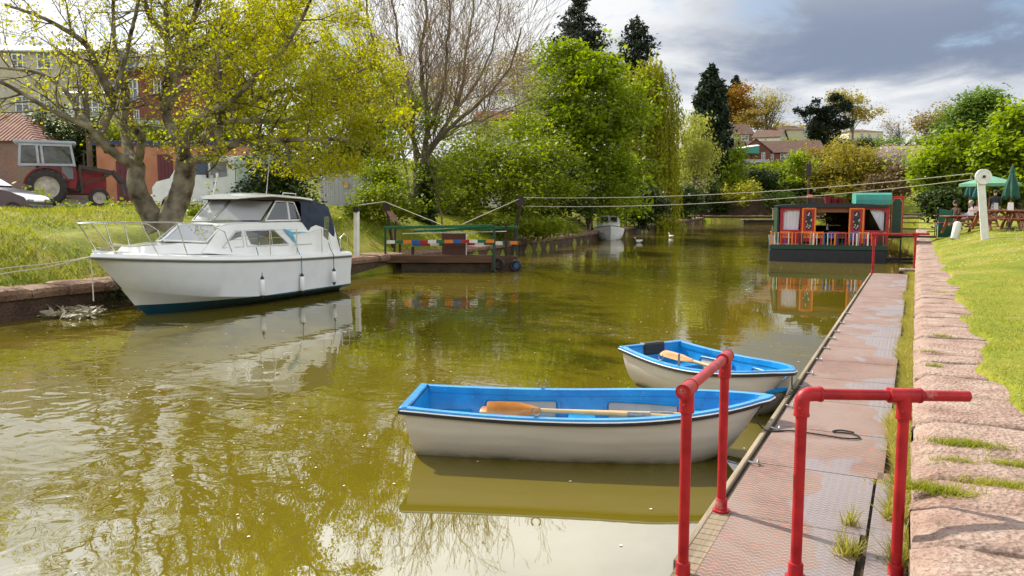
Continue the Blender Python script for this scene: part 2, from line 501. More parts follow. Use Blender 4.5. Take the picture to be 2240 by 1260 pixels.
def stone_material(name, cols, scale, bump=0.8, moss=None, blocks=None):
    m = bpy.data.materials.new(name); m.use_nodes = True
    N, L = m.node_tree.nodes, m.node_tree.links
    b = N['Principled BSDF']; b.inputs['Roughness'].default_value = 0.88; b.inputs['Specular IOR Level'].default_value = 0.25
    tc = N.new('ShaderNodeTexCoord')
    def noise(sc, de=6, rough=0.6):
        n = N.new('ShaderNodeTexNoise'); n.inputs['Scale'].default_value = sc; n.inputs['Detail'].default_value = de; n.inputs['Roughness'].default_value = rough
        L.new(tc.outputs['Object'], n.inputs['Vector']); return n.outputs[0]
    def ramp(v, stops):
        r = N.new('ShaderNodeValToRGB'); els = r.color_ramp.elements
        while len(els) < len(stops): els.new(0.5)
        for e, (p, c) in zip(els, stops): e.position = p; e.color = (*c, 1)
        L.new(v, r.inputs[0]); return r.outputs[0]
    base = ramp(noise(scale), [(0.28 + 0.44 * i / (len(cols) - 1), c) for i, c in enumerate(cols)])
    vo = N.new('ShaderNodeTexVoronoi'); vo.inputs['Scale'].default_value = scale * 9; L.new(tc.outputs['Object'], vo.inputs['Vector'])
    pits = N.new('ShaderNodeMapRange'); L.new(noise(scale * 14, 3), pits.inputs[0])
    for i, q in enumerate((0.38, 0.48, 0.5, 1.0)): pits.inputs[i + 1].default_value = q
    mul = N.new('ShaderNodeMix'); mul.data_type = 'RGBA'; mul.blend_type = 'MULTIPLY'; mul.inputs[0].default_value = 0.8
    L.new(base, mul.inputs[6]); cc = N.new('ShaderNodeCombineColor')
    for i in range(3): L.new(pits.outputs[0], cc.inputs[i])
    L.new(cc.outputs[0], mul.inputs[7])
    res = mul.outputs[2]
    if moss:
        mk = N.new('ShaderNodeMapRange'); L.new(noise(scale * 1.7, 5), mk.inputs[0])
        for i, q in enumerate((0.60, 0.70, 0.0, .8)): mk.inputs[i + 1].default_value = q
        mm = N.new('ShaderNodeMix'); mm.data_type = 'RGBA'; L.new(mk.outputs[0], mm.inputs[0])
        L.new(res, mm.inputs[6]); mm.inputs[7].default_value = (*moss, 1); res = mm.outputs[2]
    L.new(res, b.inputs['Base Color'])
    hh = N.new('ShaderNodeMath'); hh.operation = 'ADD'; L.new(noise(scale * 9, 8, 0.7), hh.inputs[0]); L.new(vo.outputs['Distance'], hh.inputs[1])
    bp = N.new('ShaderNodeBump'); bp.inputs['Strength'].default_value = bump; bp.inputs['Distance'].default_value = 0.02
    L.new(hh.outputs[0], bp.inputs['Height']); L.new(bp.outputs[0], b.inputs['Normal'])
    return m
PINK = stone_material('pink sandstone', [(0.24, 0.145, 0.11), (0.34, 0.225, 0.18), (0.40, 0.285, 0.23), (0.47, 0.38, 0.31)], 3.4, 0.9, moss=(0.15, 0.13, 0.075))
DARKSTONE = stone_material('wet dark stone', [(0.045, 0.03, 0.022), (0.09, 0.055, 0.04), (0.13, 0.085, 0.06)], 1.8, 1.0, moss=(0.06, 0.075, 0.012))
BANKSTONE = stone_material('bank coping stone', [(0.16, 0.09, 0.065), (0.26, 0.16, 0.11), (0.32, 0.22, 0.15)], 1.5, 0.9, moss=(0.13, 0.15, 0.02))
# quay wall on the right: rough pink blocks of uneven length with worn rounded edges
rngw = random.Random(5)
qw = thing('quay_wall', 'rough pink sandstone quay wall running beside the grey pontoon', 'wall', (0.06, 0, 0))
cop = MB(); y = 1.2
def block(mb, y0, y1, x0, x1, zt, rg):
    nx, ny = 16, max(6, int((y1 - y0) / 0.09))
    rows = []
    ph = [rg.uniform(0, 6) for _ in range(6)]
    tilt = rg.uniform(-.004, .004)
    for j in range(ny + 1):
        t = j / ny; yy = y0 + (y1 - y0) * t
        row = []
        jt = min(1, min(t, 1 - t) * (y1 - y0) / 0.05)
        for i in range(nx + 1):
            s = i / nx; xx = x0 + (x1 - x0) * s
            edge = min(1, s * (x1 - x0) / 0.10)
            z = zt - 0.055 * (1 - edge) ** 2 - 0.012 * (1 - jt) ** 2 + 0.005 * math.sin(9 * xx + ph[0]) + 0.006 * math.sin(6 * yy + ph[1] + 2 * xx) + .004 * math.sin(23 * yy + ph[2]) * math.sin(19 * xx + ph[3]) + tilt * (s - .5) * 2
            row.append((xx + 0.010 * math.sin(7 * yy + ph[4]) + .012 * (1 - edge) * math.sin(17 * yy + ph[5]), yy, z))
        row = [(x0 + 0.01, yy, zt - 0.42)] + row
        rows.append(row)
    dn = lambda r_: [(p[0], p[1], p[2] - .12) for p in r_]
    mb.loft([dn(rows[0])] + rows + [dn(rows[-1])])
while y < 62:
    ln = rngw.uniform(0.45, 0.95)
    x1 = 1.35 + (0.9 if y < 7 else 0)
    block(cop, y, y + ln - 0.004, 0.0, x1, WALL_Z + rngw.uniform(-.006, .008), rngw); y += ln
cop.build('coping', PINK, qw, smooth='all')
fc = MB(); fc.box((.75, 31, WALL_Z - .11), (1.38, 59.6, .12)); fc.build('bedding', PINK, qw); fc = MB(); fc.box((0.62, 31, -0.1), (1.16, 60, 1.4)); fc.build('wall_face', DARKSTONE, qw)
# wall on the left bank, and at the far end
def bankwall(name, label, pts, zt, thick, cat='wall'):
    rg = random.Random(len(pts) * 7)
    root = thing(name, label, cat, (pts[0][0], pts[0][1], 0))
    c, f = MB(), MB()
    for (a, b_) in zip(pts[:-1], pts[1:]):
        a, b_ = Vector((*a, 0)), Vector((*b_, 0)); d = b_ - a; L_ = d.length; d.normalize()
        nrm = Vector((-d.y, d.x, 0))
        n = int(L_ / 0.9) + 1
        for k in range(n):
            s0, s1 = a + d * (L_ * k / n), a + d * (L_ * (k + 1) / n - 0.015)
            q = rg.uniform(-.04, .04)
            rows = []
            for t in (0, .12, .5, .88, 1):
                p = s0.lerp(s1, t); dz = -.03 if t in (0, 1) else 0
                o = rg.uniform(-.03, .03) + q
                rows.append([p - nrm * (.02 + o) + Vector((0, 0, zt - .22)), p - nrm * (.07 + o) + Vector((0, 0, zt - .10 + dz)), p - nrm * (.03 + o) + Vector((0, 0, zt - .02 + dz + q * .5)), p + nrm * .1 + Vector((0, 0, zt + dz + q)), p + nrm * thick + Vector((0, 0, zt + dz + q)), p + nrm * thick + Vector((0, 0, zt - .3))])
            c.loft(rows, capa=True, capb=True)
        m_ = (a + b_) / 2 + nrm * (thick / 2 + .04)
        f.bar(m_ - d * L_ / 2 + Vector((0, 0, zt / 2 - .6)), m_ + d * L_ / 2 + Vector((0, 0, zt / 2 - .6)), thick, zt + 1.0 - .12)
    c.build('coping', BANKSTONE, root, smooth=True, world=True)
    f.build('wall_face', DARKSTONE, root, world=True)
    return root
bankwall('bank_wall', 'low mossy stone canal wall under the grass bank behind the white cruiser', [(-16.80, -5), (-16.80, 14), (-16.95, 24), (-16.95, 30), (-19.5, 51), (-28, 119)], 0.64, 0.85)
bankwall('bank_wall', 'distant dark stone wall closing the far end of the canal', [(-30, 118.4), (1, 118.4)], 0.95, 0.6)
# ------------------------------------------------------------------ trees and plants
BARK = pm('bark', (0.085, 0.062, 0.042), 0.9, 0.0, 3.5, 0.9, 30, spec=0.2, col2=(0.20, 0.17, 0.115), stretch=(1, 1, .45))
LICHEN = pm('lichen bark', (0.045, 0.032, 0.02), 0.9, 0.0, 2.6, 1.0, 22, spec=0.2, col2=(0.31, 0.275, 0.20), detail=9)
TWIG = pm('twig bark', (0.10, 0.075, 0.045), 0.85, 0.25, 3, spec=0.2)
PALETWIG = pm('pale twig bark', (0.27, 0.20, 0.13), 0.85, 0.3, 1, spec=0.2)
L_HERO = leafmat('young maple leaf', (0.18, 0.188, 0.006), (0.41, 0.395, 0.012), 0.55, 0.4, tint=1.7)
L_MAPLE = leafmat('fresh green leaf', (0.115, 0.175, 0.006), (0.30, 0.37, 0.016), 0.42, 0.35, tint=1.5)
L_HAZEL = leafmat('yellow green leaf', (0.10, 0.145, 0.006), (0.28, 0.33, 0.016), 0.42, 0.45, tint=1.5)
L_WILLOW = leafmat('willow leaf', (0.15, 0.165, 0.005), (0.34, 0.33, 0.012), 0.4, 0.3, tint=1.5)
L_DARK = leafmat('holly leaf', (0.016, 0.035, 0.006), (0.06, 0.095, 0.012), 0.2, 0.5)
L_IVY = leafmat('ivy leaf', (0.012, 0.028, 0.005), (0.05, 0.085, 0.012), 0.15, 1.2)
L_SPRUCE = leafmat('spruce needle', (0.010, 0.020, 0.010), (0.032, 0.05, 0.024), 0.12, 0.5)
L_CYPRESS = leafmat('cypress spray', (0.012, 0.024, 0.012), (0.03, 0.05, 0.02), 0.12, 0.3)
L_OAK = leafmat('bronze spring leaf', (0.19, 0.13, 0.025), (0.32, 0.24, 0.05), 0.35, 0.2)
L_ORANGE = leafmat('orange spring leaf', (0.20, 0.10, 0.016), (0.34, 0.19, 0.025), 0.35, 0.15)
L_GOLD = leafmat('golden spring leaf', (0.24, 0.19, 0.022), (0.40, 0.33, 0.045), 0.4, 0.2)
L_BIRCH = leafmat('pale birch leaf', (0.25, 0.27, 0.035), (0.42, 0.43, 0.09), 0.4, 0.3)
L_CHEST = leafmat('chestnut leaf', (0.12, 0.19, 0.007), (0.31, 0.38, 0.02), 0.42, 0.4, tint=1.5)
L_ASH = leafmat('ash leaf', (0.075, 0.14, 0.018), (0.20, 0.29, 0.045), 0.35, 0.3)
L_LIME = leafmat('lime shrub leaf', (0.36, 0.36, 0.03), (0.55, 0.52, 0.07), 0.4, 0.5)
L_BLOSSOM = leafmat('pale pink blossom', (0.42, 0.33, 0.30), (0.65, 0.55, 0.52), 0.3, 0.5, tint=1.0)
L_RUST = leafmat('rust hedge leaf', (0.10, 0.065, 0.025), (0.20, 0.13, 0.05), 0.2, 0.5)
L_GRASS = leafmat('grass blade', (0.11, 0.165, 0.010), (0.42, 0.39, 0.045), 0.42, 1.7, tint=1.4)
L_DRY = leafmat('dry grass blade', (0.24, 0.26, 0.02), (0.50, 0.43, 0.12), 0.4, 1.4, tint=1.3)

def leaf_quads(C, size, rg, flat=0.5, droop=0.0, asp=0.62, jit=0.45):
    """kite shaped leaves at centres C (N,3)"""
    n = len(C)
    d = rg.normal(size=(n, 3)); d[:, 2] = d[:, 2] * (1 - flat) - droop
    d /= np.linalg.norm(d, axis=1, keepdims=True) + 1e-9
    u = rg.normal(size=(n, 3)); u[:, 2] = np.abs(u[:, 2]) + flat * 1.5
    s = np.cross(d, u); s /= np.linalg.norm(s, axis=1, keepdims=True) + 1e-9
    L_ = size * (1 + jit * rg.normal(size=(n, 1))).clip(0.4, 1.9)
    w_ = L_ * asp * 0.5
    V = np.stack([C - d * L_ * .5, C + s * w_ - d * L_ * .05, C + d * L_ * .5, C - s * w_ - d * L_ * .05], 1)
    return V
def crown_points(blobs, nclump, per, crad, rg, shell=0.55, flat=0.7, under=0.35):
    B = np.array([[*b[0], *b[1]] for b in blobs], float)
    wt = (B[:, 3] * B[:, 4] * B[:, 5]) ** (2 / 3.); wt /= wt.sum()
    nb = max(14, nclump // 11); ncl = nclump; nclump = nb
    k = rg.choice(len(B), nclump, p=wt)
    d = rg.normal(size=(nclump, 3)); d /= np.linalg.norm(d, axis=1, keepdims=True)
    low = d[:, 2] < -0.25
    d[low & (rg.random(nclump) > under), 2] *= -0.6
    ph = B[k, :3]
    lump = 1 + 0.16 * np.sin(d[:, 0] * 5 + ph[:, 0] * 3) * np.sin(d[:, 2] * 6 + ph[:, 1] * 2) + .12 * np.sin(d[:, 1] * 9 + ph[:, 2])
    r = (shell + (1 - shell) * rg.random(nclump) ** 0.6) * lump
    cb = B[k, :3] + d * B[k, 3:] * r[:, None]
    nclump = ncl; kb = rg.integers(0, nb, ncl)
    own = rg.random(ncl) < .25                       # a quarter of the leaf clumps stray between the boughs
    sp = B[k, 3:].mean(1) * rg.uniform(.16, .30, nb)
    c = cb[kb] + np.clip(rg.normal(size=(ncl, 3)), -1.6, 1.6) * sp[kb][:, None] * np.where(own, 1.8, 1.0)[:, None] * np.array([1, 1, .62])
    sz = crad * rg.uniform(.45, 1.1, nclump)
    pts = np.repeat(c, per, 0) + np.clip(rg.normal(size=(nclump * per, 3)), -1.7, 1.7) * np.repeat(sz, per)[:, None] * np.array([1, 1, flat])
    return c, pts
class Wood:
    """tapering branches; knows its tips"""
    def __init__(s, seed): s.r = random.Random(seed); s.mb = MB(); s.fine = MB(); s.tips = []; s.n = 0
    def limb(s, pts, r0, r1, n=8, fine=False):
        k = len(pts)
        (s.fine if fine else s.mb).tube(pts, [r0 + (r1 - r0) * (i / (k - 1)) ** .8 for i in range(k)], n, cap=False)
        s.n += 1
    def curve(s, pts, sub=4, wob=0.0):
        """smooth a polyline"""
        pts = [Vector(p) for p in pts]; out = []
        for i in range(len(pts) - 1):
            a, b = pts[i], pts[i + 1]; p = pts[i - 1] if i else a; q = pts[i + 2] if i + 2 < len(pts) else b
            for j in range(sub):
                t = j / sub
                v = 0.5 * ((2 * a) + (b - p) * t + (2 * p - 5 * a + 4 * b - q) * t * t + (3 * a - p - 3 * b + q) * t ** 3)
                if wob: v = v + Vector((s.r.gauss(0, wob), s.r.gauss(0, wob), s.r.gauss(0, wob)))
                out.append(v)
        out.append(pts[-1]); return out
    def grow(s, p, d, L, r, lev, spec):
        """spec: dict(split, angle, shrink, up, wob, min, fine, seg)"""
        g = s.r; d = Vector(d).normalized(); seg = spec.get('seg', 4)
        pts = [Vector(p)]; dirs = [d.copy()]
        for i in range(seg):
            d = (d + Vector((g.gauss(0, spec['wob']), g.gauss(0, spec['wob']), g.gauss(0, spec['wob']) + spec['up']))).normalized()
            if pts[-1].z < spec.get('floor', -99) and d.z < .1: d = Vector((d.x, d.y, .25)).normalized()
            pts.append(pts[-1] + d * (L / seg)); dirs.append(d.copy())
        e = r * (0.35 if lev > 0 else 0.25)
        s.limb(pts, r, max(e, spec.get('rmin', 0.004)), 6 if r > .05 else (4 if r > .015 else 3), fine=r < spec.get('fine', .03))
        if lev <= 0:
            s.tips.append((pts[-1], d, pts)); return
        for i in range(1, seg + 1):
            k = spec['split'] if i < seg else spec['split'] + 1
            k = int(k) + (g.random() < k - int(k))
            for _ in range(k):
                q = dirs[i].orthogonal().normalized(); q.rotate(Matrix.Rotation(g.uniform(0, 6.283), 3, dirs[i]))
                a = R(spec['angle']) * g.uniform(.6, 1.35)
                nd = dirs[i] * math.cos(a) + q * math.sin(a)
                s.grow(pts[i], nd, L * spec['shrink'] * g.uniform(.7, 1.2) * (1.0 if i == seg else .95), r * (1 - .6 * i / seg) * spec.get('rs', .62), lev - 1, spec)
    def along(s, pts, r, every, L, lev, spec, start=.25, side=1.0, upb=.25):
        """sprout branches along a limb given as points"""
        g = s.r; acc = 0; tot = sum((pts[i + 1] - pts[i]).length for i in range(len(pts) - 1)); run = 0
        for i in range(len(pts) - 1):
            d = pts[i + 1] - pts[i]; run += d.length; acc += d.length
            if run < tot * start: acc = min(acc, every * .9); continue
            while acc > every:
                acc -= every * g.uniform(.7, 1.3)
                dn = d.normalized(); q = dn.orthogonal().normalized(); q.rotate(Matrix.Rotation(g.uniform(0, 6.283), 3, dn))
                nd = dn * .55 + q * side + Vector((0, 0, upb))
                f = run / tot
                s.grow(pts[i].lerp(pts[i + 1], g.random()), nd, L * g.uniform(.6, 1.25) * (1.15 - .5 * f), r * (1 - .55 * f), lev, spec)
def tree(name, label, cat, base, blobs, leaf, leafsize, nclump, per, crad, seed, trunk_r=.2, group=None, bark=None, shell=.5, flat=.7, under=.35, limbs=9, droop=0.0, asp=.62, sub=2, trunk=True, lflat=.5):
    root = thing(name, label, cat, tuple(base), 0, group)
    rg = np.random.default_rng(seed)
    bl = [(Vector(b[0]) - Vector(base), b[1]) for b in blobs]
    c, pts = crown_points(bl, nclump, per, crad, rg, shell, flat, under)
    bulk('crown', leaf_quads(pts, leafsize, rg, lflat, droop, asp).reshape(-1, 3), 4, leaf, root)
    if trunk:
        w_ = Wood(seed); rr = w_.r
        top = max(bl, key=lambda b: b[0].z + b[1][2]); tz = top[0] + Vector((0, 0, top[1][2] * .55))
        mid = Vector((tz.x * .35 + rr.uniform(-.3, .3), tz.y * .35, tz.z * .45))
        main = w_.curve([Vector((0, 0, -.4)), mid * .5, mid, tz], 5, 0.02)
        w_.limb(main, trunk_r, trunk_r * .18, 9)
        spec = dict(split=.9, angle=38, shrink=.62, up=.05, wob=.12, fine=.0, seg=3, rmin=.006)
        for i in range(limbs):
            tgt = Vector(c[rg.integers(len(c))])
            t0 = main[int(len(main) * rr.uniform(.3, .85))]
            m_ = t0.lerp(tgt, .5) + Vector((rr.gauss(0, .3), rr.gauss(0, .3), -.12 * (tgt - t0).length * rr.random()))
            pl = w_.curve([t0, m_, tgt], 4)
            w_.limb(pl, trunk_r * rr.uniform(.25, .45), trunk_r * .05, 5)
            w_.along(pl, trunk_r * .14, max(.5, (tgt - t0).length / 5), (tgt - t0).length * .35, 1 if sub < 2 else 2, spec, .3)
        w_.mb.build('trunk', bark or BARK, root, smooth='all')
    return root
def blobs_px(lst, dep, dz=None):
    """crown lobes: (px, py, half width, half height in px of the photo, metres nearer(-)/farther(+))"""
    out = []
    for b in lst:
        q = dep + (b[4] if len(b) > 4 else 0); s = q / FPX
        out.append((D(b[0], b[1], q), (b[2] * s, b[2] * s * (b[5] if len(b) > 5 else .9), b[3] * s)))
    return out
def base_px(px, dep):
    p = D(px, 449, dep); return Vector((p.x, p.y, g1(p.x, p.y)))
def ptree(name, label, cat, px, dep, lobes, *a, **k):
    return tree(name, label, cat, base_px(px, dep), blobs_px(lobes, dep), *a, **k)

# ---- the big spreading tree on the bank, left
def hero_tree():
    dep = 22.3
    base = base_px(358, dep); base.z -= .15
    root = thing('spreading_tree', 'big leaning twin-trunked tree with sparse yellow-green leaves behind the white cruiser', 'tree', tuple(base))
    w_ = Wood(11); g = w_.r
    def L3(px, d=0.0): return [D(x, y, dep + dd) - base for (x, y, dd) in px]
    limbs = [
        # pixel path with depth offset, r0, r1
        ([(345, 505, 0), (325, 462, 0), (304, 425, -.1), (297, 392, -.1), (300, 362, 0)], .30, .22),
        ([(300, 362, 0), (275, 352, -.3), (240, 328, -.7), (215, 305, -1), (197, 282, -1.2), (172, 268, -1.4), (140, 254, -1.6), (90, 228, -1.9), (0, 178, -2.2), (-80, 150, -2.4)], .15, .035),
        ([(238, 326, -.6), (226, 300, -.5), (230, 270, -.4), (244, 240, -.3), (250, 208, 0), (267, 153, .2), (280, 100, .5), (290, 60, .7), (303, 0, 1), (310, -70, 1.3)], .12, .04),
        ([(299, 365, 0), (286, 340, .4), (276, 315, .7), (272, 280, 1), (273, 245, 1.2), (277, 200, 1.5), (262, 148, 1.7), (250, 83, 2), (247, 0, 2.3), (240, -90, 2.6)], .16, .04),
        ([(300, 362, 0), (306, 335, -.5), (310, 300, -1.0), (298, 288, -1.3)], .12, .09),
        ([(247, 213, 0), (213, 150, -.4), (190, 100, -.8), (150, 70, -1.2), (85, 35, -1.6), (10, 10, -2)], .12, .03),
        ([(200, 285, -1.2), (172, 245, -.8), (155, 215, -.5), (130, 185, -.2), (80, 158, .2), (0, 148, .6), (-70, 135, 1)], .10, .03),
        ([(362, 505, 0), (378, 465, 0), (395, 425, .1), (404, 385, .1), (408, 352, 0)], .34, .27),
        ([(408, 352, 0), (394, 322, .2), (376, 285, .3), (362, 245, .5), (362, 190, .7), (370, 140, .8), (365, 83, .9), (363, 0, 1), (366, -90, 1.2), (360, -180, 1.4)], .19, .04),
        ([(402, 345, 0), (408, 308, -.5), (430, 266, -1), (470, 240, -1.5), (505, 222, -2), (560, 170, -2.6), (610, 120, -3), (650, 60, -3.3), (680, 0, -3.6)], .13, .035),
        ([(405, 362, 0), (425, 352, -.2), (462, 341, -.5), (490, 327, -.8), (527, 310, -1.1), (563, 299, -1.3), (600, 307, -1.6), (640, 306, -1.8), (690, 304, -2), (760, 306, -2.2), (840, 318, -2.4)], .15, .035),
        ([(488, 326, -.8), (478, 292, -1), (484, 258, -1.2), (482, 190, -1.5), (478, 120, -1.8), (490, 40, -2)], .12, .03),
        ([(440, 310, 1), (470, 275, 1.4), (500, 267, 1.7), (560, 264, 2), (610, 266, 2.2), (680, 250, 2.4), (720, 245, 2.6), (780, 228, 2.8), (850, 225, 3)], .12, .03),
        ([(470, 240, -1.5), (530, 232, -1.2), (590, 205, -.8), (660, 190, -.4), (740, 170, 0), (800, 150, .3)], .10, .03),
        ([(363, 190, .7), (400, 140, 1.2), (450, 95, 1.7), (520, 60, 2.2), (570, 0, 2.6), (600, -60, 3)], .12, .03),
        ([(365, 83, .9), (330, 40, .5), (310, -10, 0), (270, -60, -.6), (240, -130, -1)], .10, .03),
        ([(370, 140, .8), (415, 60, .2), (440, -20, -.4), (470, -120, -1)], .10, .03),
        ([(361, 240, .5), (400, 190, 1.5), (440, 165, 2.5), (520, 140, 3.2), (620, 110, 3.8), (700, 90, 4.2)], .11, .03),
    ]
    spec = dict(split=.85, angle=42, shrink=.66, up=.035, wob=.13, fine=.022, seg=4, rmin=.0045, rs=.6, floor=2.4)
    paths = []
    for i, (px, r0, r1) in enumerate(limbs):
        pl = w_.curve(L3(px), 5, .006)
        k_ = len(pl); w_.n += 1
        w_.mb.tube(pl, [(r0 + (r1 - r0) * (j / (k_ - 1)) ** .8) * (1 + (.40 * math.exp(-j / 2.2) if i not in (0, 7) else 0)) for j in range(k_)], 12 if r0 > .1 else 8, cap=False)
        paths.append((pl, r0))
    for i, (pl, r0) in enumerate(paths):
        if i in (0, 7): continue
        w_.along(pl, max(.03, r0 * .34), .34, 1.7, 2, spec, .20 if i not in (4,) else .0, 1.0, .12)
    # burr scar and knuckles
    kn = D(293, 405, dep - .2) - base
    w_.mb.lathe([(.0, .04), (.09, .05), (.13, .02), (.12, -.15)], kn, 'y', 12, M=Matrix.Rotation(R(200), 3, 'Z'))
    w_.mb.build('trunk', LICHEN, root, smooth='all')
    w_.fine.build('twigs', TWIG, root)
    C = []
    rg = np.random.default_rng(3)
    for (p, d, pts) in w_.tips:
        wx = p + base
        u = wx.x * CA + wx.y * SA; v = -wx.x * SA + wx.y * CA
        px = 1120 + FPX * u / v
        n = int(8 + 32 * min(1, max(0, (px - 330) / 360)))
        for k in range(n):
            t = rg.random(); i = min(len(pts) - 2, int(t * (len(pts) - 1)))
            q = pts[i].lerp(pts[i + 1], rg.random()) + Vector(rg.normal(size=3) * .09)
            if q.z > (2.5 if px < 530 else 1.8): C.append(q)
    C = np.array([tuple(c) for c in C])

    bulk('crown', leaf_quads(C, .066, rg, .3, .25, .7).reshape(-1, 3), 4, L_HERO, root)
    return root
hero_tree()
# ---- bare tree in the middle with an ivy-clad foot
def bare_tree():
    dep = 36.5
    base = base_px(925, dep); base.z -= .2
    root = thing('bare_tree', 'tall leafless many-stemmed tree with dark ivy round its foot', 'tree', tuple(base))
    w_ = Wood(23); g = w_.r
    def L3(px): return [D(x, y, dep + dd) - base for (x, y, dd) in px]
    stems = [
        ([(915, 500, 0), (918, 420, 0), (922, 370, 0)], .42, .34),
        ([(922, 375, 0), (932, 310, -.3), (935, 250, -.6), (925, 180, -1), (920, 110, -1.3), (932, 40, -1.6), (930, -60, -2)], 0.144, .05),
        ([(922, 375, 0), (945, 320, .5), (985, 255, 1), (1010, 190, 1.5), (1020, 110, 2), (1035, 20, 2.4), (1040, -60, 2.8)], 0.130, .04),
        ([(920, 375, 0), (902, 300, .3), (905, 220, .8), (880, 140, 1.2), (868, 60, 1.6), (850, -30, 2)], 0.122, .04),
        ([(930, 350, 0), (975, 290, -.8), (1030, 240, -1.6), (1085, 190, -2.2), (1120, 130, -2.8), (1140, 60, -3.2)], 0.108, .03),
        ([(925, 360, 0), (960, 305, 1), (1010, 275, 2), (1070, 255, 3), (1120, 235, 3.6), (1165, 215, 4)], 0.094, .03),
        ([(918, 345, 0), (890, 270, -1), (855, 200, -2), (825, 120, -2.6), (805, 30, -3), (800, -50, -3.4)], 0.101, .03),
        ([(932, 300, -.3), (965, 215, -.9), (975, 120, -1.4), (985, 20, -1.8), (985, -70, -2)], 0.094, .03),
        ([(905, 300, .3), (860, 250, 1.4), (820, 200, 2.2), (790, 150, 3), (775, 90, 3.4)], 0.079, .03),
        ([(985, 255, 1), (1050, 170, 1.6), (1080, 90, 2.2), (1095, 10, 2.6)], 0.079, .03),
    ]
    spec = dict(split=1.0, angle=28, shrink=.64, up=.10, wob=.11, fine=.03, seg=4, rmin=.010, rs=.6)
    for i, (px, r0, r1) in enumerate(stems):
        pl = w_.curve(L3(px), 4, .03); w_.limb(pl, r0, r1, 8)
        if i: w_.along(pl, max(.026, r0 * .34), .38, 2.5, 2, spec, .15, .75, .35)
    w_.mb.build('trunk', pm('grey bark', (0.15, 0.12, 0.085), .9, .3, 2, .7, 20, spec=.2), root, smooth='all')
    w_.fine.build('twigs', PALETWIG, root)
    rg = np.random.default_rng(8)
    n = 5200
    t = rg.random(n) ** 1.3; a = rg.uniform(0, 6.283, n)
    rad = .42 - .18 * t + rg.normal(size=n) * .1
    C = np.stack([rad * np.cos(a) + .10 * t, rad * np.sin(a), t * 2.7], 1)
    bulk('ivy', leaf_quads(C, .13, rg, .2, .5, .9).reshape(-1, 3), 4, L_IVY, root)
    # a few yellow buds
    C = np.array([tuple(p + Vector(rg.normal(size=3) * .1)) for (p, d, pts) in w_.tips[::9]])
    bulk('crown', leaf_quads(C, .12, rg).reshape(-1, 3), 4, L_HAZEL, root)
bare_tree()
T = ptree
# ---- left bank, from the shed to the willow
T('evergreen_bush', 'dark evergreen bush behind the cruiser roof, left of the grey shed', 'bush', 610, 33.5, [(600, 370, 75, 70), (560, 395, 60, 60, -1), (655, 400, 60, 55), (615, 430, 90, 50, -1)], L_DARK, .13, 420, 26, .30, 41, .12, limbs=6, under=.9)
T('hazel_bush', 'broad yellow-green hazel bush overhanging the canal beside the wooden ferry raft', 'bush', 1090, 43, [(1100, 390, 130, 95), (1020, 350, 75, 75, 1), (1190, 420, 75, 75), (1050, 450, 90, 55, -1), (1140, 320, 90, 62, 1.5), (1000, 420, 60, 70, 0), (1215, 365, 50, 60, 1), (1060, 300, 60, 40, 2), (980, 370, 40, 50, 1)], L_HAZEL, .155, 1150, 30, .42, 42, .16, limbs=14, under=.9)
T('hazel_bush', 'thin airy yellow-green bush in front of the ivy-clad tree foot', 'bush', 975, 35.2, [(965, 405, 50, 55), (1005, 340, 40, 55, .5), (890, 330, 45, 60, .5), (870, 410, 40, 50), (940, 270, 55, 60, 1), (1030, 270, 60, 45, 1), (870, 250, 50, 50, 1)], L_HAZEL, .12, 430, 14, .34, 54, .05, limbs=16, under=1)
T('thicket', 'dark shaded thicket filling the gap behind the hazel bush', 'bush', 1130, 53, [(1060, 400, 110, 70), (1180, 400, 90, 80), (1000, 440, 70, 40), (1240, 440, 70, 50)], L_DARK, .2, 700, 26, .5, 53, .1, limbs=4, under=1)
T('low_shrub', 'low leafy shrub drooping over the bank wall right of the ferry raft', 'bush', 1150, 40, [(1150, 490, 60, 28), (1195, 500, 45, 22), (1090, 490, 40, 22)], L_HAZEL, .12, 260, 26, .22, 43, .05, limbs=5, under=1)
T('low_shrub', 'leafy shrub between the white pulley post and the ivy-clad tree foot', 'bush', 830, 33, [(835, 440, 60, 48), (880, 470, 55, 30), (790, 470, 40, 30), (830, 395, 50, 45, 1.5)], L_HAZEL, .12, 420, 26, .26, 44, .06, limbs=7, under=1)
T('maple_tree', 'dense bright green maple tree, the fullest crown in the middle of the far bank', 'tree', 1290, 58, [(1270, 230, 125, 105), (1350, 290, 75, 95), (1225, 320, 105, 85), (1205, 185, 70, 75), (1320, 200, 60, 80), (1290, 390, 110, 80), (1340, 420, 55, 60), (1270, 130, 55, 40)], L_MAPLE, .26, 1500, 30, .52, 45, .3, limbs=16, under=.7)
T('fruit_tree', 'green bush with pale pink blossom at the foot of the bright green maple', 'tree', 1290, 55.5, [(1285, 400, 45, 45), (1310, 440, 45, 40), (1255, 430, 40, 40)], L_HAZEL, .14, 320, 26, .32, 46, .08, limbs=6, under=1)
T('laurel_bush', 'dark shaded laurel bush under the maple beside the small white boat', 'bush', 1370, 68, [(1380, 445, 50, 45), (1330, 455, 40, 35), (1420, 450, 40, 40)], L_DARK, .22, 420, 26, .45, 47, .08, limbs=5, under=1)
T('sapling', 'yellow-leaved young tree hidden behind the spreading tree, before the brick house', 'tree', 520, 47, [(520, 330, 60, 60), (470, 300, 50, 45), (560, 260, 60, 70)], L_HAZEL, .17, 420, 26, .45, 48, .1, limbs=8, under=.8)
T('garden_tree', 'yellow-green tree filling the gap between the spreading tree and the bare tree', 'tree', 760, 50, [(740, 250, 100, 110), (820, 300, 80, 90), (680, 330, 80, 60), (850, 200, 55, 70), (780, 370, 90, 60)], L_HAZEL, .19, 1000, 26, .5, 49, .18, limbs=12, under=.8)
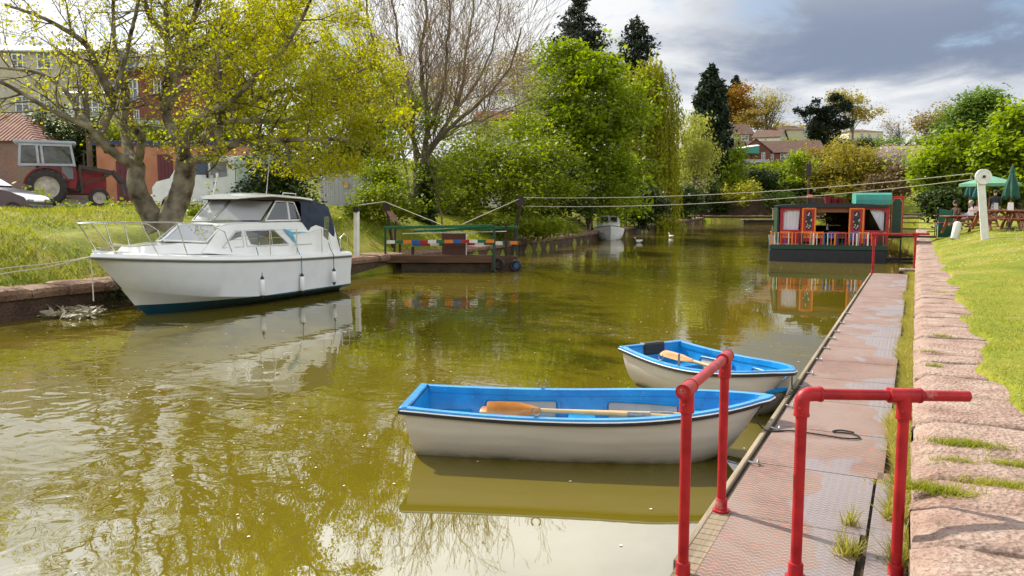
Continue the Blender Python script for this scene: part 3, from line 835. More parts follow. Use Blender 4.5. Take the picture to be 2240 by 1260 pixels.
T('hillside_tree', 'bronze-twigged tree on the hillside behind the leafless tree', 'tree', 1060, 84, [(1060, 180, 70, 55), (1110, 210, 60, 50), (1000, 190, 60, 60)], L_OAK, .17, 420, 14, 1.0, 50, .2, limbs=22, under=.6)
T('hillside_tree', 'hazy green tree on the hillside left of the leafless tree', 'tree', 700, 82, [(690, 160, 80, 60), (640, 210, 70, 60), (760, 180, 60, 70)], L_HAZEL, .25, 420, 18, .9, 51, .2, limbs=14, under=.6)
def willow():
    dep = 80.0
    base = base_px(1425, dep)
    root = thing('weeping_willow', 'tall yellow-green weeping willow trailing to the water right of the maple', 'tree', tuple(base))
    rg = np.random.default_rng(52); w_ = Wood(52)
    s = dep / FPX
    tops = [(1400, 170, 45), (1440, 190, 48), (1380, 240, 40), (1455, 260, 32), (1420, 160, 30), (1410, 300, 60), (1440, 360, 40), (1390, 380, 40)]
    C = []
    for (px, py, rw) in tops:
        c = D(px, py, dep) - base
        pl = w_.curve([Vector((0, 0, -.3)), Vector((c.x * .3, c.y * .3, c.z * .6)), c + Vector((0, 0, .5))], 4, .05); w_.limb(pl, .3, .05, 6)
        for k in range(150):
            a = rg.uniform(0, 6.283); rr = rw * s * math.sqrt(rg.random())
            p = np.array(c) + [rr * math.cos(a), rr * math.sin(a), rg.normal() * .9]
            ln = min(p[2] + .9, rg.uniform(2.2, 6.5) if py < 300 else 9)
            n = int(ln / .11)
            t = np.linspace(0, 1, n)
            sw = rg.normal(size=2) * .35
            q = np.stack([p[0] + sw[0] * t ** 1.5 + rr / (rw * s) * math.cos(a) * .5 * np.sqrt(t), p[1] + sw[1] * t + rr / (rw * s) * math.sin(a) * .5 * np.sqrt(t), p[2] - ln * t], 1)
            C.append(q + rg.normal(size=q.shape) * .055)
    C = np.concatenate(C)
    bulk('crown', leaf_quads(C, .27, rg, 0, 2.0, .42).reshape(-1, 3), 4, L_WILLOW, root)
    w_.mb.build('trunk', BARK, root, smooth='all')
willow()
# ---- conifers
def conifer(name, label, px, top, bot, dep, half, seed, leaf=None, droop=.25, dens=1.0, ragged=.25, power=.8, size=.30, zb=None, gaps=0.0):
    base = base_px(px, dep)
    root = thing(name, label, 'tree', tuple(base))
    rg = np.random.default_rng(seed); w_ = Wood(seed); s = dep / FPX
    ztop = (D(px, top, dep) - base).z; zbot = (D(px, bot, dep) - base).z
    hw = half * s
    w_.limb([Vector((0, 0, -.5)), Vector((0, 0, ztop * .5)), Vector((0, 0, ztop))], hw * .09 + .12, .03, 7)
    C = []; z = zbot
    H_ = ztop - zbot
    while z < ztop - .1:
        f = (ztop - z) / H_
        for k in range(int(5 + 3 * f)):
            if rg.random() < gaps: continue
            a = rg.uniform(0, 6.283); L_ = hw * (f ** power) * rg.uniform(1 - ragged * 1.6, 1 + ragged * .5) + .12
            L_ = max(L_, .15)
            d = Vector((math.cos(a), math.sin(a), -droop + .18 * (1 - f)))
            p0 = Vector((0, 0, z + rg.normal() * .15))
            pts = [p0, p0 + d * L_ * .5, p0 + d * L_ + Vector((0, 0, .10 * L_))]
            w_.limb(pts, .03 + .01 * L_, .008, 3)
            n = int((10 + 26 * L_) * dens)
            t = np.sqrt(rg.random(n))
            q = np.array(p0)[None] + np.array(d)[None] * (L_ * t)[:, None]
            q[:, 2] += .10 * L_ * t ** 2
            wd = (.10 + .17 * L_ * (1 - t * .55))
            q += rg.normal(size=(n, 3)) * wd[:, None] * np.array([1, 1, .45]) - np.array([0, 0, 1]) * (np.abs(rg.normal(size=n)) * .16 * L_ * (droop + .3))[:, None]
            C.append(q)
        z += max(.16, H_ * .018 / max(.35, dens * .7)) * rg.uniform(.8, 1.2)
    C = np.concatenate(C)
    bulk('crown', leaf_quads(C, size, rg, .2, .5, .42).reshape(-1, 3), 4, leaf or L_SPRUCE, root)
    w_.mb.build('trunk', BARK, root)
    return root
conifer('spruce_tree', 'tall dark spruce with a pointed tip rising behind the bright green maple', 1262, -12, 190, 88, 92, 61, droop=.12, ragged=.35, power=.75, size=.34)
conifer('cedar_tree', 'dark shaggy evergreen with drooping boughs behind the willow top', 1388, 36, 200, 92, 62, 62, droop=.55, ragged=.75, power=.45, size=.40, gaps=.25)
conifer('cypress_tree', 'solid dark cone-shaped cypress standing left of the hillside houses', 1547, 140, 345, 128, 62, 63, L_CYPRESS, droop=.75, ragged=.25, power=.5, size=.55, dens=1.3)
conifer('pine_tree', 'small dark pine peeping over the orange-leaved trees on the hill', 1602, 166, 240, 215, 22, 64, droop=.05, ragged=.4, power=.6, size=.55)
# ---- hill at the far end
T('beech_tree', 'orange-leaved tree next to the dark cypress on the hill', 'tree', 1608, 200, [(1605, 235, 36, 38), (1625, 260, 30, 30), (1590, 215, 20, 18)], L_ORANGE, .55, 420, 20, 1.3, 71, .4, limbs=10)
T('round_tree', 'round golden-brown fan-shaped tree on the skyline, third from the cypress', 'tree', 1675, 200, [(1675, 235, 40, 34), (1660, 225, 26, 24), (1692, 240, 22, 26)], L_GOLD, .34, 420, 9, 1.4, 72, .5, limbs=34, shell=.6)
T('scots_pine', 'dark flat-topped pine in front of the cream hilltop house', 'tree', 1803, 168, [(1800, 262, 30, 9), (1770, 244, 28, 6), (1835, 238, 26, 8), (1795, 300, 34, 9), (1838, 272, 24, 8), (1785, 222, 14, 6), (1825, 216, 18, 7), (1760, 252, 14, 4), (1808, 282, 40, 9), (1815, 245, 22, 9), (1778, 275, 24, 7), (1800, 312, 22, 7), (1850, 225, 12, 5), (1800, 248, 26, 12), (1812, 264, 32, 12), (1795, 284, 30, 12)], L_SPRUCE, .46, 620, 24, .62, 73, .45, limbs=22, shell=.3)
T('poplar_tree', 'tall airy yellow-green tree behind the dark flat-topped pine', 'tree', 1858, 186, [(1862, 225, 30, 30), (1845, 215, 22, 18), (1880, 250, 26, 18), (1905, 255, 28, 18), (1830, 225, 24, 18)], L_GOLD, .42, 300, 16, 1.0, 74, .4, limbs=16, shell=.5)
T('thin_tree', 'thin grey nearly leafless tree right of the cream hilltop house', 'tree', 1962, 190, [(1965, 290, 32, 32), (1950, 285, 22, 26)], L_OAK, .3, 120, 5, 1.2, 75, .25, limbs=26)
T('oak_tree', 'brown-budding round oak on the skyline left of the tall green ash', 'tree', 2050, 150, [(2050, 275, 40, 34), (2030, 285, 26, 24), (2075, 265, 26, 26)], L_OAK, .34, 420, 12, 1.0, 76, .5, limbs=28, shell=.5)
T('birch_tree', 'pale yellow weeping birch at the bank right of the willow', 'tree', 1515, 112, [(1515, 320, 28, 70), (1505, 370, 32, 50), (1530, 350, 26, 60)], L_BIRCH, .3, 420, 24, .8, 77, .2, limbs=14, droop=1.2, asp=.4, under=1)
T('young_tree', 'small light green tree below the brick bungalow with the teal awning', 'tree', 1607, 124, [(1607, 370, 24, 40), (1603, 400, 30, 26)], L_CHEST, .36, 240, 22, .8, 78, .16, limbs=8)
T('young_tree', 'narrow light green tree left of the far utility pole', 'tree', 1735, 126, [(1735, 370, 20, 40), (1728, 410, 34, 30), (1710, 425, 22, 20)], L_CHEST, .36, 240, 22, .8, 79, .16, limbs=8)
T('olive_tree', 'broad bronze-yellow tree behind the barge roof', 'tree', 1860, 122, [(1860, 374, 66, 44), (1825, 390, 46, 40), (1902, 382, 42, 38), (1860, 412, 70, 28)], leafmat('bronze yellow leaf', (.17, .14, .012), (.33, .28, .03), .4, .2), .34, 900, 24, 1.0, 80, .3, limbs=20, under=.8)
T('flowering_cherry', 'pale pink blossoming tree right of the bronze-yellow tree', 'tree', 1955, 118, [(1955, 350, 28, 30), (1975, 370, 20, 20)], L_BLOSSOM, .3, 160, 12, .9, 81, .15, limbs=14)
T('lime_shrub', 'bright lemon-yellow rounded shrub by the far bank path', 'bush', 1620, 121, [(1622, 425, 36, 22), (1590, 432, 18, 14)], L_LIME, .3, 260, 24, .6, 82, .06, limbs=4, under=1)
for q, (px, dep, lb, lf, sd, lab) in enumerate([
        (1545, 121, [(1540, 430, 40, 30), (1575, 450, 30, 26)], L_DARK, 83, 'dark green shrub mass left of the lemon-yellow shrub'),
        (1670, 124, [(1665, 400, 40, 28), (1690, 430, 36, 30)], L_DARK, 84, 'dark green shrub right of the lemon-yellow shrub'),
        (1760, 126, [(1770, 420, 50, 34)], L_DARK, 85, 'dark shrub behind the far utility pole'),
        (1950, 112, [(1950, 410, 50, 38), (1990, 390, 36, 30)], L_RUST, 86, 'brownish shrub right of the barge awning'),
        (1640, 146, [(1640, 385, 60, 14), (1720, 380, 60, 14)], L_HAZEL, 87, 'bright green garden hedge under the brick bungalow'),
        (1625, 122.5, [(1600, 462, 40, 16), (1650, 462, 40, 16)], L_RUST, 88, 'low russet hedge behind the far canal path'),
        (1700, 118.5, [(1705, 445, 30, 22), (1735, 445, 30, 20)], L_ASH, 89, 'grey-green shrub just left of the barge'),
        (1975, 185, [(1960, 328, 45, 7), (2010, 330, 12, 12)], L_DARK, 90, 'clipped dark hedge on the skyline left of the round oak'),
        (1490, 104, [(1495, 445, 36, 30)], L_DARK, 91, 'dark bush on the bank below the pale birch'),
        (1560, 160, [(1555, 330, 40, 30), (1590, 310, 30, 25), (1650, 320, 30, 14)], L_HAZEL, 92, 'green shrubbery beside the tiled roof near the cypress')]):
    T('shrub', lab, 'bush', px, dep, lb, lf, .34, 240, 24, .6 if dep < 140 else .9, sd, .06, limbs=3, under=1)
for q, (px, dep, lb, lf, sd, lab) in enumerate([
        (1720, 158, [(1700, 335, 40, 14), (1740, 325, 40, 16)], L_HAZEL, 301, 'garden shrubs above the long brick bungalow roof, left part'),
        (1830, 172, [(1830, 318, 40, 16), (1800, 325, 30, 14), (1870, 318, 30, 12)], L_DARK, 302, 'dark shrubs under the cream villa on the hill'),
        (1905, 176, [(1900, 322, 44, 12), (1935, 318, 34, 14)], L_ASH, 303, 'grey-green shrubs right of the cream villa'),
        (1985, 160, [(1985, 360, 50, 18), (2020, 350, 40, 20)], L_HAZEL, 304, 'green bushes below the grey-roofed house on the right'),
        (1930, 140, [(1915, 372, 50, 22), (1955, 380, 50, 22)], L_RUST, 305, 'brown shrubs in front of the small orange brick gable'),
        (1830, 140, [(1800, 352, 60, 16), (1850, 345, 60, 16)], L_OAK, 306, 'bronze shrubs behind the broad bronze-yellow tree'),
        (1590, 190, [(1570, 270, 40, 22), (1640, 262, 34, 18), (1600, 285, 30, 14)], L_OAK, 307, 'russet shrubs beneath the orange-leaved tree on the hill'),
        (2010, 240, [(1990, 315, 60, 14), (2050, 312, 70, 16), (1930, 308, 40, 10)], L_HAZEL, 308, 'distant hedge line on the skyline right of the cream villa'),
        (1760, 230, [(1720, 286, 50, 10), (1780, 290, 60, 10)], L_GOLD, 309, 'distant golden hedge on the skyline by the dark pine'),
        (1690, 133, [(1690, 375, 60, 12), (1745, 368, 50, 12), (1640, 392, 50, 12)], L_HAZEL, 310, 'rough green garden slope plants below the bungalow')]):
    T('shrub', lab, 'bush', px, dep, lb, lf, .4, 260, 24, .7, sd, .06, limbs=3, under=1)
# ---- right-hand lawn edge
T('ash_tree', 'tall fine-leaved green ash, highest tree on the right', 'tree', 2140, 78, [(2135, 290, 62, 70), (2155, 245, 42, 45), (2110, 340, 55, 55), (2170, 330, 40, 60), (2140, 225, 28, 25)], L_ASH, .27, 1000, 26, .75, 93, .35, limbs=22, shell=.4, under=.7)
T('chestnut_tree', 'bright young chestnut in front of the tall ash, left of the white pulley post', 'tree', 2055, 66, [(2050, 380, 52, 55), (2080, 350, 45, 50), (2030, 420, 34, 36), (2090, 415, 60, 40)], L_CHEST, .34, 700, 24, .55, 94, .25, limbs=14, under=.8)
T('chestnut_tree', 'sunlit yellow-green chestnut at the right edge of the picture', 'tree', 2230, 62, [(2225, 320, 62, 62), (2190, 350, 50, 45), (2250, 280, 50, 45), (2230, 390, 80, 40), (2330, 330, 80, 80)], L_CHEST, .36, 1000, 24, .6, 95, .3, limbs=16, under=.8)
T('shrub', 'yellow-green hedge plant behind the folded parasols on the right', 'bush', 2230, 66, [(2225, 425, 60, 26), (2150, 430, 40, 20)], L_WILLOW, .26, 320, 24, .5, 96, .06, limbs=4, under=1)
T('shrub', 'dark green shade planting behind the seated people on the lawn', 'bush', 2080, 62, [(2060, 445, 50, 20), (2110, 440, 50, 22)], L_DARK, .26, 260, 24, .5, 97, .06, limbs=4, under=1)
# ---- grass
def blades(name, label, XY, h, w_, seed, mat, lean=.5, zoff=0.0, zf=None):
    rg = np.random.default_rng(seed); n = len(XY)
    z = (G(XY[:, 0], XY[:, 1]) if zf is None else zf(XY[:, 0], XY[:, 1])) + zoff
    p = np.stack([XY[:, 0], XY[:, 1], z], 1)
    a = rg.uniform(0, 6.283, n); hh = h * rg.uniform(.5, 1.5, n)
    s = np.stack([np.cos(a), np.sin(a), np.zeros(n)], 1) * (w_ * rg.uniform(.6, 1.4, n))[:, None]
    tip = p + np.stack([rg.normal(size=n) * lean * hh, rg.normal(size=n) * lean * hh, hh], 1)
    V = np.stack([p - s, p + s, tip], 1)
    o = bulk(name, V.reshape(-1, 3), 3, mat)
    return tag(o, label, 'grass', kind='stuff')
rg = np.random.default_rng(100)
n = 130000
yy = 3.5 + 40 * rg.random(n) ** 1.9; xx = .62 + (yy * .55 + 1.5) * rg.random(n)
ed = .66 + .09 * np.sin(yy * 1.9) + .05 * np.sin(yy * 4.7 + 1) + 1.3 * (1 - np.clip((yy - 5.6) / 1.3, 0, 1))
k = xx > ed - .03
worn = np.sin(xx * 1.3 + yy * .7) + np.sin(yy * 1.1 - xx * 2.1 + 1)
k &= rg.random(n) < np.where(worn > .6, .22, 1)
blades('lawn_grass', 'short mown lawn grass along the right-hand quay wall', np.stack([xx[k], yy[k]], 1), .032, .005, 101, L_GRASS, .7)
n2 = 60000
yd_ = 3.5 + 40 * rg.random(n2) ** 1.9; xd_ = .62 + (yd_ * .55 + 1.5) * rg.random(n2)
kd = (xd_ > .66 + .09 * np.sin(yd_ * 1.9) + 1.3 * (1 - np.clip((yd_ - 5.6) / 1.3, 0, 1))) & (np.sin(xd_ * 2.3 - yd_ * .9) + np.sin(yd_ * 1.7 + xd_ * 1.1) > -.2)
blades('dry_grass', 'yellowed dry grass mixed into the right-hand lawn', np.stack([xd_[kd], yd_[kd]], 1), .036, .005, 106, L_DRY, .9)
n = 110000
yy = 2 + 48 * rg.random(n); xx = -17.35 - 12.5 * rg.random(n) ** 1.3
kb_ = np.sin(xx * 1.1 + yy * .5) + np.sin(yy * .8 - xx * .6) + rg.normal(size=n) * .5 > -.45
xx, yy = xx[kb_], yy[kb_]
blades('bank_grass', 'long sunlit grass on the left canal bank', np.stack([xx, yy], 1), .12, .014, 102, L_GRASS, .6)
n = 30000
yy = 5.6 + 21 * rg.random(n); xx = .035 - .10 * rg.random(n) * (.75 + .95 * np.clip(np.sin(yy * 1.7) + np.sin(yy * .9 + 2), 0, 1))
blades('gap_weeds', 'weeds and grass growing in the gap between pontoon and quay wall', np.stack([xx, yy], 1), .075, .006, 103, L_DRY, .7, 0, lambda X, Y: 0.36 + 0 * X)
tuft = []
for (px, py, nn, sp) in [(2120, 972, 900, .07), (2225, 1018, 500, .06), (2035, 1068, 900, .07), (2195, 1062, 600, .07), (2040, 800, 120, .03), (2100, 1010, 160, .04), (2080, 1010, 120, .04), (2060, 735, 160, .04), (2030, 770, 120, .03), (2060, 640, 200, .05)]:
    p = P(px, py, WALL_Z); tuft.append(np.stack([rg.normal(p.x, sp * 1.6, nn), rg.normal(p.y, sp * .5, nn)], 1))
blades('wall_tufts', 'small green tufts growing in the joints of the pink quay wall', np.concatenate(tuft), .035, .004, 104, L_GRASS, .8, 0, lambda X, Y: WALL_Z - .01 + 0 * X)
weed = []
for (px, py, nn, sp, z) in [(1975, 1225, 220, .05, .36), (1855, 1215, 160, .03, .34), (1860, 1150, 60, .02, .34), (1990, 1180, 100, .03, .36)]:
    p = P(px, py, z); weed.append(np.stack([rg.normal(p.x, sp, nn), rg.normal(p.y, sp * 1.3, nn)], 1))
blades('deck_weeds', 'dry weeds sprouting by the foot of the right-hand red handrail', np.concatenate(weed), .12, .005, 105, L_DRY, .55, 0, lambda X, Y: 0.34 + 0 * X)
# leafy weeds on the bank top before the tractor
def weeds(label, spots, seed):
    rg2 = np.random.default_rng(seed)
    for (px, dep, nn, sx, h_) in spots:
        p = D(px, 449, dep); z = g1(p.x, p.y)
        root = thing('bank_weed', label[(px, dep)], 'plant', (p.x, p.y, z))
        nc = nn // 20
        c = rg2.normal(size=(nc, 3)) * [sx, sx, 0]; c[:, 2] = np.abs(rg2.normal(size=nc)) * h_ * .5
        q = np.repeat(c, 20, 0) + rg2.normal(size=(nc * 20, 3)) * [.13, .13, .12]; q[:, 2] = np.abs(q[:, 2])
        bulk('foliage', leaf_quads(q, .12, rg2, .5, .1, .7).reshape(-1, 3), 4, L_HAZEL, root)
        st = MB()
        for i in range(14):
            a = rg2.normal(size=2) * sx
            st.tube([(a[0] * .5, a[1] * .5, -.1), (a[0], a[1], h_ * rg2.uniform(.5, 1.1))], [.012, .005], 4)
        st.build('stems', TWIG, root)
LB = {(70, 29.5): 'leafy weeds in front of the red tractor cab step', (150, 29): 'leafy weeds beside the big rear tractor wheel', (265, 29.5): 'yellow-green weeds before the small front tractor wheel', (350, 27): 'bramble clump at the left of the white lorry bonnet', (430, 28): 'tall weeds between tree trunk and cruiser windscreen', (30, 31): 'reddish-green weeds at the left picture edge by the white van'}
weeds(LB, [(70, 29.5, 700, .26, .8), (150, 29, 240, .4, .16), (265, 29.5, 260, .3, .35), (350, 27, 300, .4, .3), (430, 28, 400, .3, .7), (30, 31, 300, .25, .7)], 110)
# ------------------------------------------------------------------ near things: pontoon, handrails, rowing boats, cruiser
RED = pm('red rail paint', (0.36, 0.008, 0.014), 0.45, 0.22, 9, 0.10, 160, spec=0.3, col2=(0.44, 0.018, 0.022))
wear(RED, (.06, .03, .022), 28, .66, .70); wear(RED, (.50, .16, .14), 5, .60, .70)
RUST = pm('bare dark metal', (0.05, 0.035, 0.03), 0.6, 0.3, 20, metal=.3)
STEEL = pm('stainless steel', (0.62, 0.62, 0.60), 0.22, 0.06, 10, metal=1.0)
GALV = pm('galvanised metal', (0.28, 0.28, 0.27), 0.45, 0.2, 30, metal=.7)
OLDWOOD = pm('weathered timber', (0.20, 0.15, 0.10), 0.85, 0.3, 3, 0.6, 30, spec=.2, col2=(0.38, 0.31, 0.22), stretch=(1, .12, 1))
DARKWOOD = pm('dark wet timber', (0.05, 0.035, 0.022), 0.8, 0.35, 4, 0.5, 30, spec=.25)
ROPE = pm('dark rope', (0.02, 0.022, 0.02), 0.85, 0.2, 40, .5, 200)
PALEROPE = pm('pale rope', (0.55, 0.50, 0.40), 0.85, 0.15, 30, .4, 200)
BLACKRUB = pm('black rubber', (0.02, 0.02, 0.022), 0.6, 0.2, 20)
WHITE = pm('white gelcoat', (0.80, 0.81, 0.80), 0.22, 0.03, 3, col2=(0.84, 0.84, 0.83), coat=.3)
WHITEP = pm('white paint', (0.72, 0.72, 0.70), 0.5, 0.08, 6, .1, 60)
CREAM = pm('cream hull gelcoat', (0.50, 0.45, 0.385), 0.33, 0.0, 2.2, .05, 90, col2=(0.60, 0.55, 0.475), stretch=(.5, 1, 5), detail=6)
BLUE = pm('bright blue gelcoat', (0.003, 0.20, 0.52), 0.33, 0.10, 5, .04, 90, col2=(0.006, 0.27, 0.62), detail=6)
wear(CREAM, (.16, .14, .09), 5, .42, .60, (-.02, .10), (.6, 1, 1)); wear(CREAM, (.26, .22, .16), 9, .66, .78, None, (.5, .5, 7)); wear(BLUE, (.16, .36, .62), 16, .64, .70, None, (1, 1, 2)); wear(BLUE, (.03, .09, .20), 6, .60, .72)
GREYBOARD = pm('grey liner panel', (0.33, 0.32, 0.30), 0.6, .15, 6)
VARNISH = pm('varnished oar wood', (0.42, 0.13, 0.012), 0.35, 0.0, 3, .1, 40, col2=(0.55, 0.25, 0.045), stretch=(1, 1, 1), coat=.3)
PALEOAR = pm('pale oar wood', (0.60, 0.40, 0.18), 0.4, .12, 4)
NAVY = pm('navy canvas', (0.010, 0.022, 0.050), 0.75, 0.25, 4, .5, 9, col2=(0.018, 0.035, 0.075))
TEAL = pm('teal antifouling', (0.004, 0.045, 0.085), 0.5, 0.2, 4, col2=(0.008, 0.085, 0.14))
BROWNHEAD = pm('brown headlining', (0.05, 0.022, 0.014), .7, .15, 5)
GREYTRIM = pm('grey rubbing strake', (0.10, 0.095, 0.09), .5, .2, 5)
def glassmat(name, tint, rough=.03, mix=.12):
    m = bpy.data.materials.new(name); m.use_nodes = True
    b = m.node_tree.nodes['Principled BSDF']
    b.inputs['Base Color'].default_value = (*tint, 1); b.inputs['Roughness'].default_value = rough
    b.inputs['IOR'].default_value = 1.9; b.inputs['Specular IOR Level'].default_value = .8
    b.inputs['Alpha'].default_value = 1 - mix
    return m
GLASS = glassmat('dark window glass', (0.03, 0.035, 0.035), .03, .35)
HOUSEGLASS = glassmat('house window glass', (0.05, 0.06, 0.07), .05, 0.0)
SCREEN = glassmat('windscreen glass', (0.06, 0.06, 0.055), .02, .12)
# mirror-like raked glass on the cruiser
_b = SCREEN.node_tree.nodes['Principled BSDF']; _b.inputs['Metallic'].default_value = .75; _b.inputs['Base Color'].default_value = (.78, .80, .82, 1)

SCREEN2 = glassmat('pale reflection windscreen glass', (.72, .74, .75), .06, .0)  # bright sky reflection of the upper panes painted into the base colour
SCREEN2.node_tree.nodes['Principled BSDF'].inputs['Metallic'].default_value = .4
def tread_material():
    """faded red deck plate with raised chevrons, worn grey in patches"""
    m = bpy.data.materials.new('anti-slip deck plate'); m.use_nodes = True
    N, L = m.node_tree.nodes, m.node_tree.links
    b = N['Principled BSDF']; b.inputs['Roughness'].default_value = .6
    tc = N.new('ShaderNodeTexCoord'); sp = N.new('ShaderNodeSeparateXYZ'); L.new(tc.outputs['Object'], sp.inputs[0])
    def mt(op, a, c=None):
        n = N.new('ShaderNodeMath'); n.operation = op
        for i, v in enumerate((a, c)):
            if v is None: continue
            if isinstance(v, (int, float)): n.inputs[i].default_value = v
            else: L.new(v, n.inputs[i])
        return n.outputs[0]
    def noise(sc, de, off=(0, 0, 0), st=(1, 1, 1)):
        mp = N.new('ShaderNodeMapping'); mp.inputs[1].default_value = off; mp.inputs[3].default_value = st; L.new(tc.outputs['Object'], mp.inputs[0])
        n = N.new('ShaderNodeTexNoise'); n.inputs['Scale'].default_value = sc; n.inputs['Detail'].default_value = de
        L.new(mp.outputs[0], n.inputs['Vector']); return n.outputs[0]
    # zig-zag ribs running along the deck
    u = mt('MULTIPLY', sp.outputs[0], 20.0); v = mt('MULTIPLY', sp.outputs[1], 22.0)
    zig = mt('MULTIPLY', mt('ABSOLUTE', mt('SUBTRACT', mt('FRACT', u), .5)), .9)
    row = mt('FRACT', mt('ADD', v, zig))
    rib = N.new('ShaderNodeMapRange'); rib.interpolation_type = 'SMOOTHSTEP'; L.new(mt('ABSOLUTE', mt('SUBTRACT', row, .5)), rib.inputs[0])
    for i, q in enumerate((.10, .22, 1, 0)): rib.inputs[i + 1].default_value = q
    def ramp(f, stops):
        r = N.new('ShaderNodeValToRGB'); els = r.color_ramp.elements
        while len(els) < len(stops): els.new(.5)
        for e, (p, c) in zip(els, stops): e.position = p; e.color = (*c, 1)
        L.new(f, r.inputs[0]); return r.outputs[0]
    base = ramp(noise(1.3, 6), [(.34, (.15, .075, .058)), (.48, (.20, .125, .10)), (.62, (.23, .165, .14)), (.72, (.175, .10, .078))])
    sc = noise(14, 5)
    redden = N.new('ShaderNodeMix'); redden.data_type = 'RGBA'; k = N.new('ShaderNodeMapRange'); L.new(sc, k.inputs[0])
    for i, q in enumerate((.52, .66, 0, .55)): k.inputs[i + 1].default_value = q
    L.new(k.outputs[0], redden.inputs[0]); L.new(base, redden.inputs[6]); redden.inputs[7].default_value = (.36, .13, .085, 1)
    # damp blue-grey puddle stains along the inner half
    wet = N.new('ShaderNodeMapRange'); wet.interpolation_type = 'SMOOTHSTEP'; L.new(mt('ADD', noise(1.0, 2, (5.2, 1.1, 0), (1.5, 1.0, 1)), mt('MULTIPLY', sp.outputs[0], .26)), wet.inputs[0])
    for i, q in enumerate((.56, .60, 0, .8)): wet.inputs[i + 1].default_value = q
    mw = N.new('ShaderNodeMix'); mw.data_type = 'RGBA'; L.new(mt('MULTIPLY', wet.outputs[0], .8), mw.inputs[0]); L.new(redden.outputs[2], mw.inputs[6]); mw.inputs[7].default_value = (.175, .17, .195, 1)
    tip = N.new('ShaderNodeMix'); tip.data_type = 'RGBA'; L.new(mt('MULTIPLY', rib.outputs[0], .62), tip.inputs[0]); L.new(mw.outputs[2], tip.inputs[6]); tip.inputs[7].default_value = (.36, .28, .24, 1)
    L.new(tip.outputs[2], b.inputs['Base Color'])
    rg_ = N.new('ShaderNodeMapRange'); L.new(wet.outputs[0], rg_.inputs[0])
    for i, q in enumerate((0, 1, .75, .35)): rg_.inputs[i + 1].default_value = q
    L.new(rg_.outputs[0], b.inputs['Roughness'])
    bp = N.new('ShaderNodeBump'); bp.inputs['Strength'].default_value = .75; bp.inputs['Distance'].default_value = .012
    L.new(rib.outputs[0], bp.inputs['Height']); L.new(bp.outputs[0], b.inputs['Normal'])
    return m
TREAD = tread_material()

# ---- pontoon
pon = thing('pontoon', 'long narrow floating pontoon with faded red anti-slip deck along the quay', 'pontoon', (-0.56, 0, 0))
ya, yb = 4.12, 26.62
yy0 = ya
edges = [4.12, 6.45, 7.65, 8.85, 10.05, 11.25, 12.45, 13.65, 14.85, 16.05, 17.25, 18.45, 19.65, 20.85, 22.05, 23.25, 24.45, 25.65, 26.62]
k = 0
for y0, y1 in zip(edges[:-1], edges[1:]):
    d = MB()
    if k == 0:
        d.box((-.075, (5.28 + y1) / 2, DECK_Z - .010), (.89, y1 - 5.28 - .014, .02))
        d.box((-.055, (y0 + 5.28) / 2, DECK_Z - .010), (.79, 5.28 - y0 - .003, .02))
    else:
        d.box((-.045, (y0 + y1) / 2, DECK_Z - .010), (.95, y1 - y0 - .014, .02))
    d.build('deck_plate', TREAD, pon); k += 1
d = MB(); d.box((.493, 5.62, DECK_Z - .013), (.205, 2.0, .026)); d.build('deck_plate', TREAD, pon)
t = MB()
for i in range(13):     # short slats showing at the near outer corner
    t.box((-.515 + .0 * i, ya + .09 + i * .089, DECK_Z - .018), (.125, .082, .022), bev=.004)
t.build('edge_slats', OLDWOOD, pon)
t = MB()
t.box((-.592, (ya + yb) / 2 + .2, DECK_Z - .045), (.042, yb - ya - .2, .085), bev=.006)
t.box((-.02, ya - .028, DECK_Z - .075), (1.06, .05, .13), bev=.006)
t.box((-.02, yb + .02, DECK_Z - .075), (1.06, .04, .13), bev=.006)
t.box((.48, ya + .35, DECK_Z - .055), (.20, .5, .055), bev=.006)
t.build('edge_beam', OLDWOOD, pon)
t = MB(); t.box((.515, (6.7 + yb) / 2, .27), (.165, yb - 6.7, .09)); t.build('infill_board', DARKWOOD, pon)
t = MB(); t.box((-.05, (ya + yb) / 2, .11), (1.02, yb - ya - .1, .42)); t.build('float', DARKWOOD, pon)
for i, (px, py) in enumerate([(1632, 1013), (1675, 938), (1700, 888), (1742, 847), (1758, 818), (1783, 788), (1803, 763), (1826, 727), (1838, 708), (1790, 740), (1840, 686)]):
    p = P(px, py, DECK_Z) - pon.location
    p.x = -.50; p.z = DECK_Z
    r_ = MB(); r_.ring(p + Vector((0, 0, .012)), (.15 + .1 * (i % 3), .3, 1), .042, .007, 14, 5)
    r_.ring(p + Vector((.03, 0, .012)), (1, .1 * (i % 2), .0), .028, .006, 10, 5, (0, math.pi), (0, 1, 0))
    r_.build('mooring_ring', GALV, pon, smooth=True)
